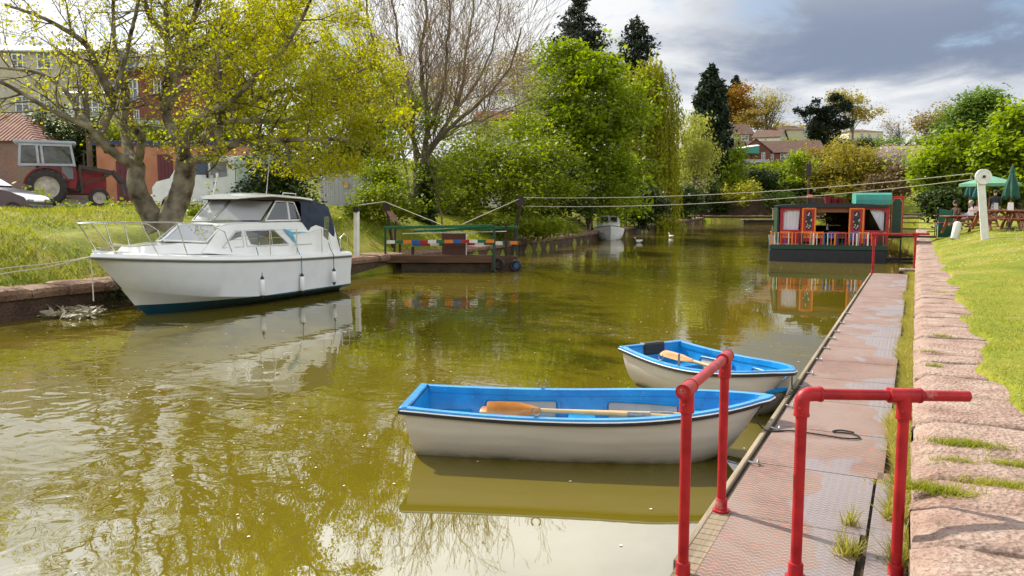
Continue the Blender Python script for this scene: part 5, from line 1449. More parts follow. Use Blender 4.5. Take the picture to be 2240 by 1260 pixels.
# ------------------------------------------------------------------ middle distance: raft ferry, ropes, barge, white boat
GREENP = pm('green paint', (0.004, 0.10, 0.035), .45, .2, 5, col2=(.008, .14, .05))
DKGREEN = pm('dark green paint', (0.004, 0.045, 0.022), .45, .2, 5)
BROWNP = pm('brown stained boards', (0.085, 0.036, 0.018), .75, .3, 5, .3, 20, stretch=(.15, 1, 2), col2=(.14, .07, .035))
ORANGE = pm('orange paint', (0.75, 0.20, 0.01), .45, .1, 6)
REDP = pm('red paint', (0.34, 0.012, 0.02), .45, .15, 6)
BLUEP = pm('blue paint', (0.015, 0.10, 0.34), .45, .1, 6)
BLACKP = pm('black hull paint', (0.012, 0.013, 0.018), .4, .3, 5)
CREAMP = pm('cream paint', (0.62, 0.57, 0.42), .5, .08, 6)
raft = thing('ferry_raft', 'old wooden ferry raft with green top beams and a striped barrier', 'raft', tuple(P(985, 594, 0)), YAW)
def RL(px, py, off=0.0):     # raft-local point in the vertical plane off metres behind its front
    p = D(px, py, 28.75 + off); return local(raft, p)
def rbx(name, px0, px1, py0, py1, off, th, mat, bev=.01, parent=None, tilt=None):
    a, b_ = RL(px0, py1, off), RL(px1, py0, off)
    m = MB(); m.box(((a.x + b_.x) / 2, a.y + th / 2, (a.z + b_.z) / 2), (b_.x - a.x, th, b_.z - a.z), bev=bev)
    return m.build(name, mat, parent or raft)
rbx('side_board', 843, 1082, 558, 575, 0, .10, BROWNP)
rbx('hull', 878, 1078, 574, 600, .12, 2.0, DARKWOOD)
rbx('hull', 845, 1078, 588, 600, .35, 1.8, DARKWOOD)
rbx('side_board', 1088, 1132, 560, 592, .55, .10, BROWNP)
m = MB(); a = RL(1078, 558, 0); m.prism([RL(1078, 592, .03), RL(1092, 592, .6), RL(1092, 558, .6), RL(1078, 558, .03)], (-.06, 0, 0)); m.build('end_board', BROWNP, raft)
m = MB(); m.prism([RL(845, 560, .2), RL(1078, 560, .2), RL(1132, 561, 1.3), RL(1132, 561, 3.0), RL(860, 559, 3.0)], (0, 0, -.08)); m.build('deck', BROWNP, raft)
for px, y0, y1, off, w_ in ((843, 495, 560, 0, .07), (1081, 494, 592, 0, .10), (1131, 500, 575, .7, .045), (1107, 488, 560, .6, .10), (875, 533, 562, 1.3, .08), (903, 539, 562, .8, .10)):
    a, b_ = RL(px, y1, off), RL(px, y0, off)
    m = MB(); m.bar(a, b_, w_, w_, .008); m.build('post', DKGREEN if px in (843, 1081, 1131) else DARKWOOD, raft)
for (x0, y0, x1, y1, off0, off1, h_) in ((842, 498, 1080, 494, 0, 0, .10), (904, 505, 1130, 497, 1.8, .7, .10), (905, 506, 1080, 496, 1.0, .2, .07)):
    m = MB(); m.bar(RL(x0, y0, off0), RL(x1, y1, off1), .09, h_, .01); m.build('top_beam', GREENP, raft)
m = MB(); m.bar(RL(880, 511, .5), RL(1108, 506, .5), .02, .03); m.build('cross_rail', WHITEP, raft)
bar = MB(); pal = [WHITEP, GREENP, ORANGE, BLUEP, REDP]
def stripes(x0, x1, yA, yB, off, n, ph):
    b_ = MB()
    for i in range(n):
        b_.mi = (i + ph) % 5
        p0, p1 = RL(x0 + (x1 - x0) * i / n, yA + (yB - yA) * i / n, off), RL(x0 + (x1 - x0) * (i + 1) / n, yA + (yB - yA) * (i + 1) / n, off)
        b_.bar(p0, p1, .05, .115)
    b_.build('striped_barrier', pal, raft)
stripes(846, 1081, 529.5, 527.5, -.05, 13, 0)
stripes(902, 1078, 535, 532.5, 1.2, 9, 3)
stripes(1083, 1132, 532, 531, .6, 3, 0)
rbx('sign_board', 967, 1019, 511, 556, .35, .05, pm('brown sign board', (.075, .022, .014), .6, .2, 5), .005)
for px in (1091, 1128):
    m = MB(); m.ring(RL(px, 577 if px < 1100 else 581, .28 if px < 1100 else .42), (.2, 1, 0), .16, .06, 18, 8); m.build('tyre', BLACKRUB, raft, smooth=True)
m = MB(); m.lathe([(.0, -.05), (.11, -.05), (.11, .05), (0, .05)], RL(1130, 581, .40), 'y', 14); m.build('buoy', pm('blue plastic', (.02, .08, .20), .4, .1), raft, smooth=True)
m = MB(); m.bar(RL(1020, 512, .3), RL(1020, 560, .3), .03, .03); m.bar(RL(1021, 512, .3), RL(1021, 518, .3), .06, .06); m.build('handle_post', WHITEP, raft)
# pulley posts
def pulley_post(label, foot, top, wheel_r, mat, w_, wheelmat, face=0.0):
    root = thing('pulley_post', label, 'post', tuple(foot))
    t_ = top - foot
    m = MB(); m.bar((0, 0, -.2), t_, w_, w_, .006, up=(0, 1, 0)); m.build('post', mat, root)
    ax = Matrix.Rotation(face, 3, 'Z') @ Vector((0, -1, 0))
    M = Vector((0, 0, 1)).rotation_difference(ax).to_matrix()
    c = t_ + Vector((0, 0, wheel_r * .55)) + ax * (w_ * .5 + .04)
    m = MB(); m.lathe([(0, -.05), (wheel_r, -.05), (wheel_r, -.03), (wheel_r * .88, -.012), (wheel_r * .88, .012), (wheel_r, .03), (wheel_r, .05), (wheel_r * .8, .05), (wheel_r * .72, .03), (wheel_r * .25, .03), (wheel_r * .22, .07), (0, .07)], c, n=22, M=M)
    m.build('wheel', wheelmat, root, smooth=True)
    return root, root.location + c
wp1 = D(779, 533, 28.2)
wp1.z = g1(wp1.x, wp1.y) - .02
pulley_post('white wooden post with a dark pulley wheel between cruiser stern and ferry raft', wp1, D(780, 462, 28.2), .11, WHITEP, .15, RUST, YAW)
a_, b_ = D(862, 510, 31), D(846, 458, 31)
pulley_post('dark leaning pulley post behind the left end of the ferry raft', Vector((a_.x, a_.y, g1(a_.x, a_.y) - .1)), b_, .16, DARKWOOD, .09, RUST, YAW)
sg = thing('notice_board', 'small tilted brownish notice board behind the ferry raft', 'sign', tuple(D(862, 500, 30.6)))
q = [local(sg, D(x, y, 30.6)) for x, y in ((845, 462), (858, 462), (872, 484), (859, 484))]
m = MB(); m.prism(q, UV(.0, .03)); m.build('board', pm('faded notice', (.30, .17, .15), .6, .2), sg)
m = MB(); m.bar((0, 0, -.9), local(sg, D(866, 474, 30.65)), .06, .05); m.build('post', DARKWOOD, sg)
a_, b_ = D(1112, 496, 33), D(1138, 446, 33)
_, pw = pulley_post('dark leaning pulley post rising right of the ferry raft', Vector((a_.x, a_.y, -.4)), b_, .20, DARKWOOD, .11, RUST, YAW)
# right-hand white post
foot = P(2156, 535, 1.1); foot.z = g1(foot.x, foot.y) - .03
dw = foot.x * -SA + foot.y * CA
top = D(2146, 396, dw)
rp, rw = pulley_post('tall white post with a white pulley wheel on the right-hand lawn', foot, top, .25, WHITEP, .22, WHITEP, YAW - .15)
m = MB(); m.lathe([(0, .05), (.05, .05), (.05, .09), (0, .10)], local(rp, rw) + Vector((0, 0, 0)), n=10, M=Vector((0, 0, 1)).rotation_difference(Matrix.Rotation(YAW - .15, 3, 'Z') @ Vector((0, -1, 0))).to_matrix()); m.build('hub', RUST, rp)
gl_ = 'ferry ropes stretched across the canal'
def sag(a, b, s, n=14): return [a.lerp(b, i / n) - Vector((0, 0, s * 4 * (i / n) * (1 - i / n))) for i in range(n + 1)]
rope('ferry_rope', 'upper pale rope crossing the canal from the leaning pulley to the white wheel', sag(D(1138, 432, 33), D(2128, 379, dw), .27), .015, PALEROPE, gl_, 1)
rope('ferry_rope', 'lower pale rope crossing the canal to the bottom of the white wheel', sag(D(1150, 451, 33), D(2128, 392, dw), .30), .015, PALEROPE, gl_, 1)
rope('ferry_rope', 'pale rope from the leaning pulley down to the green raft beam', [D(1138, 434, 33), D(1010, 491, 29)], .014, PALEROPE, gl_, 2)
rope('ferry_rope', 'pale rope sloping from the dark pulley down to the left raft beam', [D(843, 442, 31), D(967, 492, 29.2)], .014, PALEROPE, gl_, 2)
rope('ferry_rope', 'short pale rope between the white post wheel and the dark pulley', [D(783, 449, 28.2), D(843, 441, 31)], .018, PALEROPE, gl_, 2)

# ---- small white clinker boat, far left bank
def small_boat():
    root = thing('clinker_boat', 'small white clinker motorboat with a rounded cuddy seen bow-on by the bank', 'boat', tuple(P(1336, 526, 0)), 0)
    root.rotation_euler = (0, 0, math.atan2(-root.location.y, -root.location.x + 4))     # bow towards us
    Lb = 4.6
    ts = [i / 14 for i in range(15)]
    def half(t): return .92 + .16 * math.sin(min(1, t * 2) * 1.57) if t < .5 else 1.08 * max(0, 1 - ((t - .5) / .5) ** 2.2) ** .8
    def sheer(t): return .66 + .34 * t ** 2
    m = MB(); NPL = 7
    for s in (1, -1):
        for j in range(NPL):
            rows = []
            for t in ts:
                zk = -.2 + .15 * max(0, (t - .8) / .2); zs = sheer(t); b = max(half(t), .015)
                pts = []
                for f, o in ((j / NPL, .0), ((j + 1) / NPL, .0), ((j + 1) / NPL, -.03)):
                    a = f * 1.5708; y = b * math.sin(a) ** .7 + (.022 if (f == j / NPL) else 0) + o * (f > 0)
                    x = Lb * t - (1 - f) * .5 * max(0, (t - .7) / .3) ** 2
                    pts.append(Vector((x - Lb, s * y, zk + (zs - zk) * (1 - math.cos(a)))))
                rows.append(pts)
            m.loft(rows)
    tr = [Vector((-Lb, half(0) * math.sin(f * 1.5708) ** .7 * s, -.2 + (sheer(0) + .2) * (1 - math.cos(f * 1.5708)))) for s, fs in ((1, [i / 6 for i in range(7)]), (-1, [1 - i / 6 for i in range(6)])) for f in fs]
    m.poly(tr); m.build('hull', WHITEP, root)
    g = MB()
    for s in (1, -1): g.tube([(Lb * t - Lb, s * half(t), sheer(t) + .01) for t in ts], .03, 6)
    g.build('gunwale', pm('varnished gunwale', (.10, .05, .025), .4, .2), root, smooth=True)
    g = MB(); g.tube([(-.42, 0, -.1), (-.1, 0, .5), (.03, 0, 1.02)], .03, 6); g.build('stem', WHITEP, root)
    d = MB(); d.prism([(Lb * t - Lb, half(t) * .97, sheer(t) - .01) for t in ts] + [(Lb * t - Lb, -half(t) * .97, sheer(t) - .01) for t in ts[::-1][1:]], (0, 0, -.03)); d.build('deck', WHITEP, root)
    c = MB(); rows = []
    for x, w_, zt in ((-3.9, .80, 1.60), (-2.9, .84, 1.66), (-1.95, .78, 1.60), (-1.25, .60, .92)):
        z0 = sheer((x + Lb) / Lb) - .02
        rows.append([(x, -w_, z0), (x, -w_ * .93, z0 + (zt - z0) * .75), (x, -w_ * .7, zt - .03), (x, 0, zt + .05), (x, w_ * .7, zt - .03), (x, w_ * .93, z0 + (zt - z0) * .75), (x, w_, z0)])
    c.loft([[Vector(p) for p in r_] for r_ in rows], capa=True, capb=True); cab = c.build('cabin', WHITEP, root, smooth=True)
    for s in (1, -1):
        w_ = MB(); w_.prism([(-1.50, s * .10, 1.27), (-1.50, s * .52, 1.23), (-1.86, s * .56, 1.52), (-1.86, s * .10, 1.56)], (.05, 0, .03)); w_.build('window', GLASS, cab)
        w_ = MB(); w_.prism([(-2.1, s * .80, 1.14), (-3.2, s * .83, 1.12), (-3.2, s * .78, 1.45), (-2.2, s * .75, 1.45)], (0, s * .03, 0)); w_.build('window', GLASS, cab)
small_boat()
for i, (px, lab) in enumerate(((1262, 'leftmost short mooring stake on the bank by the white boat'), (1281, 'second short mooring stake from the left by the white boat'), (1290, 'mooring stake closest to the white boat cabin'))):
    p = D(px, 495, 55); st_ = thing('mooring_stake', lab, 'stake', (p.x, p.y, g1(p.x, p.y)), 0, 'mooring stakes by the white boat')
    m = MB(); m.bar((0, 0, -.2), (.02, 0, .62), .10, .10, .01); m.build('stake', OLDWOOD, st_)
# ---- ducks
def duck(label, px, py, h_):
    root = thing('duck', label, 'duck', tuple(P(px, py, 0)), h_, 'white ducks on the water')
    w_ = pm('duck feathers', (.72, .70, .66), .8, .1)
    m = MB(); rows = []
    for x, r_, z in ((-.26, .02, .17), (-.20, .07, .14), (-.08, .12, .10), (.06, .125, .09), (.15, .09, .12), (.18, .055, .18), (.19, .045, .25), (.21, .055, .31), (.25, .045, .33), (.285, .015, .32)):
        rows.append([Vector((x, r_ * math.cos(a), z + r_ * .9 * math.sin(a))) for a in [6.283 * k / 10 for k in range(10)]])
    m.loft(rows, closed=True, capa=True, capb=True); m.build('body', w_, root, smooth='all')
    m = MB(); m.lathe([(.02, 0), (.018, .05), (0, .07)], (.28, 0, .315), 'x', 8); m.build('beak', ORANGE, root)
duck('white duck swimming in mid canal, head up', 1468, 520, R(150))
duck('white duck with its head low, left of the other duck', 1397, 531, R(200))

# ---- the floating restaurant barge
BA = math.atan2(36.91 - 36.16, -1.05 + 5.62)
bg = thing('barge', 'green and black floating cafe barge with red front and painted railings', 'barge', tuple(P(1683, 571, 0)), BA)
Wb = 4.64; LB_ = 13.0
def bbox(name, x0, x1, y0, y1, z0, z1, mat, parent=None, bev=0.0):
    m = MB(); m.box(((x0 + x1) / 2, (y0 + y1) / 2, (z0 + z1) / 2), (x1 - x0, y1 - y0, z1 - z0), bev=bev); return m.build(name, mat, parent or bg)
bbox('hull', 0, Wb, 0, LB_, -.3, .52, BLACKP, bev=.02)
bbox('hull_band', -.012, Wb + .012, -.012, LB_ + .01, .525, .70, DKGREEN, bev=.01)
bbox('deck', .06, Wb - .06, .05, LB_ - .1, .70, .72, BROWNP)
# railings with painted balusters
rl = MB(); rl.bar((.03, .05, 1.235), (Wb - .03, .05, 1.235), .02, .018); rl.bar((.03, .05, 1.235), (.03, 1.3, 1.235), .03, .03); rl.bar((Wb - .03, .05, 1.235), (Wb - .03, 1.3, 1.235), .03, .03); rl.build('top_rail', ORANGE, bg)
pal2 = [ORANGE, BLACKP, WHITEP, WHITEP, REDP, ORANGE, BLUEP, WHITEP, DKGREEN, ORANGE, REDP]
n = 33
for i in range(n):
    x = .04 + (Wb - .08) * i / (n - 1)
    m = MB(); m.bar((x, .05, .72), (x, .05, 1.225), .055 if i % 3 == 0 else .03, .03); m.build('baluster', pal2[(i * 7) % 11], bg)
for sx in (.03, Wb - .03):
    for j in range(1, 6):
        m = MB(); m.bar((sx, .05 + j * .24, .72), (sx, .05 + j * .24, 1.225), .025, .03); m.build('baluster', pal2[(j * 4) % 11], bg)
yc = 1.35; x0, x1, zt = .28, Wb + .10, 2.36
# cabin: side walls, roof, back, front with openings
bbox('cabin_wall', x0, x0 + .07, yc, LB_ - 1, .72, zt, DKGREEN)
bbox('cabin_wall', x1 - .07, x1, yc, LB_ - 1, .72, zt, BLACKP)
m = MB(); m.box(((x0 + x1) / 2, LB_ - 1.04, 1.0), (x1 - x0 - .15, .06, .56)); m.box((x0 + .9, LB_ - 1.04, 1.82), (1.6, .06, 1.06)); m.box((x1 - .9, LB_ - 1.04, 1.82), (1.6, .06, 1.06)); m.build('rear_wall', BROWNP, bg)
m = MB(); m.loft([[Vector((x0 - .08 + (x1 - x0 + .16) * i / 8, y, zt + .03 + .10 * (1 - (i / 4 - 1) ** 2))) for i in range(9)] for y in (yc - .16, LB_ - .9)]); m.loft([[Vector((x0 - .08 + (x1 - x0 + .16) * i / 8, yc - .16, zt - .05 + dz)) for i in range(9)] for dz in (0, .08)])
m.prism([Vector((x0 - .08 + (x1 - x0 + .16) * i / 8, yc - .165, zt + .03 + .10 * (1 - (i / 4 - 1) ** 2))) for i in range(9)] + [(x1 + .08, yc - .165, zt - .04), (x0 - .08, yc - .165, zt - .04)], (0, .05, 0))
m.prism([(x0 - .06, yc - .1, zt - .005), (x1 + .06, yc - .1, zt - .005), (x1 + .06, LB_ - .95, zt - .005), (x0 - .06, LB_ - .95, zt - .005)], (0, 0, .02)); m.build('roof', BLACKP, bg)
sc = .00487 * 1.037
fx = lambda zx: (zx - 155) * sc                           # photo crop x to barge x
fz = lambda zy: (705 - zy) * sc
CURTAIN = pm('white net curtain', (.62, .63, .68), .8, .12, 9, .6, 12, stretch=(3, 1, .3))
def winframe(xa, xb, arch):
    f = MB(); z0, z1 = .72, zt - .05
    w_ = .13
    f.box(((xa + xb) / 2, yc, z0 + .3), (xb - xa, .06, .6)); f.box((xa + w_ / 2, yc, (z0 + .6 + z1) / 2), (w_, .06, z1 - z0 - .6)) ; f.box((xb - .02, yc, (z0 + .6 + z1) / 2), (.04, .06, z1 - z0 - .6))
    f.box(((xa + xb) / 2, yc, z1 - .05), (xb - xa - .02, .058, .10))
    for k in range(6):
        t0, t1 = k / 6, (k + 1) / 6
        f.prism([(xa + w_ * (1) + (.25) * t0, yc - .03, z1 - .1), (xa + w_ + .25 * t1, yc - .03, z1 - .1), (xa + w_ + .25 * t1, yc - .03, z1 - .1 - .12 * (1 - t1) ** 2), (xa + w_ + .25 * t0, yc - .03, z1 - .1 - .12 * (1 - t0) ** 2)] if not arch else
                [(xb - w_ - .25 * t1 + .10, yc - .03, z1 - .1), (xb - w_ - .25 * t0 + .10, yc - .03, z1 - .1), (xb - w_ - .25 * t0 + .10, yc - .03, z1 - .1 - .12 * (1 - t0) ** 2), (xb - w_ - .25 * t1 + .10, yc - .03, z1 - .1 - .12 * (1 - t1) ** 2)], (0, .055, 0))
    wf = f.build('window_frame', REDP, bg)
    return wf
wfl = winframe(fx(235), fx(412), False)
def winframe_r():
    f = MB(); xa, xb = fx(915), fx(1112); z0, z1 = .72, zt - .05
    f.box(((xa + xb) / 2, yc, z0 + .3), (xb - xa, .06, .6)); f.box((xb - .065, yc, (z0 + .6 + z1) / 2), (.13, .06, z1 - z0 - .6)); f.box((xa + .02, yc, (z0 + .6 + z1) / 2), (.04, .06, z1 - z0 - .6)); f.box(((xa + xb) / 2, yc, z1 - .05), (xb - xa - .02, .058, .10))
    f.prism([(xb - .13, yc - .03, z1 - .1), (xb - .45, yc - .03, z1 - .1), (xb - .25, yc - .03, z1 - .13), (xb - .13, yc - .03, z1 - .24)], (0, .055, 0))
    return f.build('window_frame', REDP, bg)
wfr = winframe_r()
def curtain(xa, xb, z0, z1, taper):
    c = MB(); rows = []
    for j in range(9):
        t = j / 8; z = z1 + (z0 - z1) * t; xe = xa + (xb - xa) * (1 - taper * t) if taper >= 0 else xb
        xs_ = xa if taper >= 0 else xa + (xb - xa) * (-taper * t)
        rows.append([Vector((xs_ + (xe - xs_) * i / 20, yc + .10 + .025 * math.sin(i * 1.9 + j * .2), z)) for i in range(21)])
    c.loft(rows); return c
curtain(fx(258), fx(400), 1.25, zt - .15, .05).build('curtain', CURTAIN, wfl, smooth='all')
curtain(fx(960), fx(1078), 1.25, zt - .15, -.85).build('curtain', CURTAIN, wfr, smooth='all')
def bdoor(xa, xb):
    d = MB(); z0, z1 = .74, zt - .07
    w_ = .065; yd = yc - .09
    d.box((xa + w_ / 2, yd, (z0 + z1) / 2), (w_, .05, z1 - z0)); d.box((xb - w_ / 2, yd, (z0 + z1) / 2), (w_, .05, z1 - z0)); d.box(((xa + xb) / 2, yd, z1 - w_ / 2), (xb - xa - 2 * w_, .048, w_)); d.box(((xa + xb) / 2, yd, z0 + .48), (xb - xa - 2 * w_, .048, w_))
    dr = d.build('door', ORANGE, bg)
    p = MB(); p.box(((xa + xb) / 2, yd + .004, (z0 + z1) / 2), (xb - xa - 2 * w_, .03, z1 - z0 - .13)); p.build('door_panel', REDP, dr)
    o = MB(); c = Vector(((xa + xb) / 2, yd - .014, zt - .62)); a, h_ = (xb - xa) * .22, .42
    o.prism([c + Vector((a * math.copysign(abs(math.cos(t)) ** .5, math.cos(t)), 0, h_ * math.copysign(abs(math.sin(t)) ** .6, math.sin(t)))) for t in [6.283 * k / 24 for k in range(24)]], (0, -.008, 0)); o.build('painted_oval', BLACKP, dr)
    rr = random.Random(3)
    for mm, q in ((CREAMP, 14), (pm('painted leaves', (.05, .12, .04), .5), 10)):
        r_ = MB()
        for k in range(q):
            t = rr.uniform(0, 6.28); e = rr.uniform(.55, .95)
            pc = c + Vector((a * e * math.cos(t), -.010, h_ * e * math.sin(t)))
            r_.prism([pc + Vector((.028 * math.cos(u), 0, .028 * math.sin(u))) for u in [6.283 * i / 7 for i in range(7)]], (0, -.004 - .001 * (q == 10), 0))
        r_.build('painted_roses', mm, dr)
bdoor(fx(415), fx(530)); bdoor(fx(795), fx(915))
it = MB(); it.box(((fx(540) + fx(795)) / 2, yc + .02, zt - .16), (fx(795) - fx(540), .04, .22)); it.build('lintel', pm('orange brown boards', (.20, .07, .02), .6, .3, 8, stretch=(9, 1, 1)), bg)
it = MB()
for k in range(3):
    y = yc + 2.2 + 2.4 * k
    for xt in (x0 + .9, x1 - .9):
        it.box((xt, y, 1.42), (1.0, .7, .04)); it.bar((xt, y, .72), (xt, y, 1.4), .08, .08)
it.build('inner_table', BROWNP, bg)
# teal hood over the side hatch, green panel door
TEALC = pm('teal canvas', (.05, .28, .22), .65, .08, 4, .2, 20)
h_ = MB(); xa, xb, ya_ = fx(868), fx(1158), yc + 1.0
prof = [(0, 0), (.0, .20), (.10, .42), (.26, .50), (1.8, .50), (1.8, 0)]
h_.loft([[Vector((x, ya_ + d, zt + .08 + z * 1.02)) for d, z in prof] for x in (xa, xb)], capa=True, capb=True); h_.build('hood', TEALC, bg)
dp = MB(); xa, xb = fx(1163), fx(1268); yq = yc + 1.6
z0, z1 = fz(480), fz(148)
dp.box(((xa + xb) / 2, yq, (z0 + z1) / 2), (xb - xa, .06, z1 - z0), bev=.03); pd_ = dp.build('side_panel', REDP, bg)
def archpoly(inset, y):
    a, b_ = xa + .05 + inset, xb - .05 - inset; c = z1 - .10 - inset; r_ = .07
    return [(a, y, z0 + .02), (b_, y, z0 + .02), (b_, y, c - .13), (b_ - .05, y, c - .10), (b_ - .07, y, c - .02), (b_ - .11, y, c), (a + .11, y, c), (a + .07, y, c - .02), (a + .05, y, c - .10), (a, y, c - .13)]
q = MB(); q.prism(archpoly(0, yq - .031), (0, -.004, 0)); q.build('gold_line', ORANGE, pd_)
q = MB(); q.prism(archpoly(.022, yq - .036), (0, -.004, 0)); q.build('green_panel', DKGREEN, pd_)
bbox('side_box', fx(1135), fx(1262), yc + 1.4, yc + 3.6, fz(520), fz(492), BLACKP)
for x in (1140, 1255):
    m = MB(); m.bar((fx(x), yc + 1.5, -.2), (fx(x), yc + 1.5, .9), .06, .06); m.build('side_support', BLACKP, bg)
m = MB(); m.bar((fx(1122), yc + .5, .05), (fx(1380), yc + .5, .10), .08, .10); m.build('side_plank', BLACKP, bg)
ch = thing('chimney_pot', 'short orange-topped chimney standing on the barge roof', 'chimney', tuple(bg.location + Matrix.Rotation(BA, 3, 'Z') @ Vector((fx(497), 3.6, zt + .11))))
m = MB(); m.lathe([(.11, 0), (.11, .22), (.13, .22), (.13, .27), (0, .27)], n=14); m.build('flue', BLACKP, ch, smooth=True)
m = MB(); m.lathe([(.14, .27), (.14, .40), (.0, .42)], n=14); m.build('cap', pm('orange enamel', (.75, .10, .01), .4, .1), ch, smooth=True)
for i, zx in enumerate((665, 720, 775)):
    p = bg.location + Matrix.Rotation(BA, 3, 'Z') @ Vector((fx(zx), 4.2, zt + .13))
    fp = thing('flower_pot', ('tall red flower pot on the barge roof, left of two lower ones', 'low dark red planter in the middle of the barge roof', 'dark red planter on the barge roof nearest the teal hood')[i], 'flower pot', tuple(p), 0, 'planters on the barge roof')
    hh = (.34, .2, .24)[i]
    m = MB(); m.lathe([(.14, 0), (.19, hh), (.21, hh), (.21, hh + .05), (.17, hh + .05)], n=12); m.build('pot', pm('dark red glaze', (.20, .018, .016), .4, .2), fp, smooth=True)
    rg3 = np.random.default_rng(i); c_ = rg3.normal(size=(60, 3)) * [.12, .12, .05] + [0, 0, hh + .1]
    bulk('plant', leaf_quads(c_, .09, rg3).reshape(-1, 3), 4, L_ASH, fp)
bo = bg.location + Matrix.Rotation(BA, 3, 'Z') @ Vector((fx(645), yc + 1.4, .72))
vs = thing('flower_vase', 'tall vase of white and yellow flowers on a stand in the barge doorway', 'vase', tuple(bo))
m = MB(); m.bar((0, 0, 0), (0, 0, .55), .05, .05); m.lathe([(.17, .53), (.2, .55), (0, .57)], n=12); m.build('stand', BROWNP, vs)
m = MB(); m.lathe([(.05, .57), (.06, .62), (.035, .75), (.05, .85), (.03, .85)], n=10); m.build('vase', WHITEP, vs, smooth=True)
rg3 = np.random.default_rng(9)
bulk('leaves', leaf_quads(rg3.normal(size=(120, 3)) * [.15, .1, .10] + [0, 0, 1.08], .12, rg3).reshape(-1, 3), 4, L_ASH, vs)
bulk('flowers', leaf_quads(rg3.normal(size=(50, 3)) * [.13, .1, .08] + [0, -.03, 1.12], .07, rg3).reshape(-1, 3), 4, leafmat('yellow petal', (.55, .38, .03), (.7, .65, .4), .3), vs)
# chairs on the barge deck
def chair(label, frame, slat):
    root = thing('deck_chair', label, 'chair', (0, 0, 0), 0, 'painted chairs on the barge foredeck')
    m = MB(); m.box((0, 0, .30), (.40, .38, .03), bev=.006); m.build('seat', slat, root)
    for sx in (-.18, .18):
        m = MB(); m.bar((sx, -.17, 0), (sx, -.17, .29), .035, .035); m.build('leg', frame, root)
        m = MB(); m.bar((sx, .17, 0), (sx, .20, .56), .035, .035); m.build('leg', frame, root)
    m = MB()
    for k in range(4): m.box((0, .185 + .003 * k, .34 + .065 * k), (.36, .02, .038))
    m.build('backrest', slat, root); return root
CH = {}
cols = [(ORANGE, ORANGE, 'orange'), (REDP, REDP, 'red'), (BLUEP, BLUEP, 'blue'), (CREAMP, ORANGE, 'cream and orange'), (DKGREEN, REDP, 'green and red')]
seq = [(.62, 0, 0, 'orange slatted chair at the left end of the barge foredeck'), (1.05, 1, .1, 'red chair second from the left on the barge foredeck'), (1.50, 3, -.1, 'cream and orange chair left of the open barge doors'), (1.95, 0, .05, 'orange slatted chair before the left barge door'), (2.55, 2, 3.0, 'blue chair in front of the open barge doorway'), (2.85, 1, 0, 'red slatted chair right of the blue chair on the barge foredeck'), (3.35, 2, .2, 'small blue chair before the right barge door'), (3.75, 3, -.1, 'cream and orange chair near the right end of the barge foredeck'), (4.2, 4, .1, 'green and red chair at the right end of the barge foredeck')]
for x, ci, rz, lab in seq:
    c = chair(lab, cols[ci][0], cols[ci][1]) if ci not in CH else copy_tree(CH[ci]); CH.setdefault(ci, c)
    c['label'] = lab; c.location = bg.location + Matrix.Rotation(BA, 3, 'Z') @ Vector((x, .36, .72)); c.rotation_euler = (0, 0, BA + 3.14 + rz)
# gangway rail and plank beside the barge
gw = thing('gangway', 'dark gangway plank with thin metal railing from quay to barge', 'gangway', (.1, 40.0, 1.0))
m = MB(); m.box((-.2, -.2, .02), (1.9, .9, .06)); m.build('plank', DARKWOOD, gw)
m = MB()
for y in (.25,):
    for z in (.35, .62, .98): m.tube([(-.9, y, z), (.75, y, z)], .022, 6)
    for x in (-.9, .75, .68): m.tube([(x, y, 0), (x, y, 1.0)], .022, 6)
m.build('railing', GALV and DARKWOOD, gw)
# ------------------------------------------------------------------ background, left: yard, vehicles, houses; far hill: houses
def brick(name, col, col2, mortar=(.35, .3, .26), sc=5.0):
    m = bpy.data.materials.new(name); m.use_nodes = True
    N, L = m.node_tree.nodes, m.node_tree.links; b = N['Principled BSDF']; b.inputs['Roughness'].default_value = .85
    tc = N.new('ShaderNodeTexCoord'); sp = N.new('ShaderNodeSeparateXYZ'); L.new(tc.outputs['Object'], sp.inputs[0])
    cv = N.new('ShaderNodeCombineXYZ'); a = N.new('ShaderNodeMath'); a.operation = 'ADD'; L.new(sp.outputs[0], a.inputs[0]); L.new(sp.outputs[1], a.inputs[1])
    L.new(a.outputs[0], cv.inputs[0]); L.new(sp.outputs[2], cv.inputs[1])
    t = N.new('ShaderNodeTexBrick'); L.new(cv.outputs[0], t.inputs[0]); t.inputs['Scale'].default_value = sc
    t.inputs['Color1'].default_value = (*col, 1); t.inputs['Color2'].default_value = (*col2, 1); t.inputs['Mortar'].default_value = (*mortar, 1); t.inputs['Mortar Size'].default_value = .012
    n = N.new('ShaderNodeTexNoise'); n.inputs['Scale'].default_value = 1.1; n.inputs['Detail'].default_value = 5; L.new(tc.outputs['Object'], n.inputs[0])
    mx = N.new('ShaderNodeMix'); mx.data_type = 'RGBA'; mx.blend_type = 'MULTIPLY'; mx.inputs[0].default_value = .5; L.new(t.outputs[0], mx.inputs[6]); L.new(n.outputs[1], mx.inputs[7])
    L.new(mx.outputs[2], b.inputs['Base Color']); return m
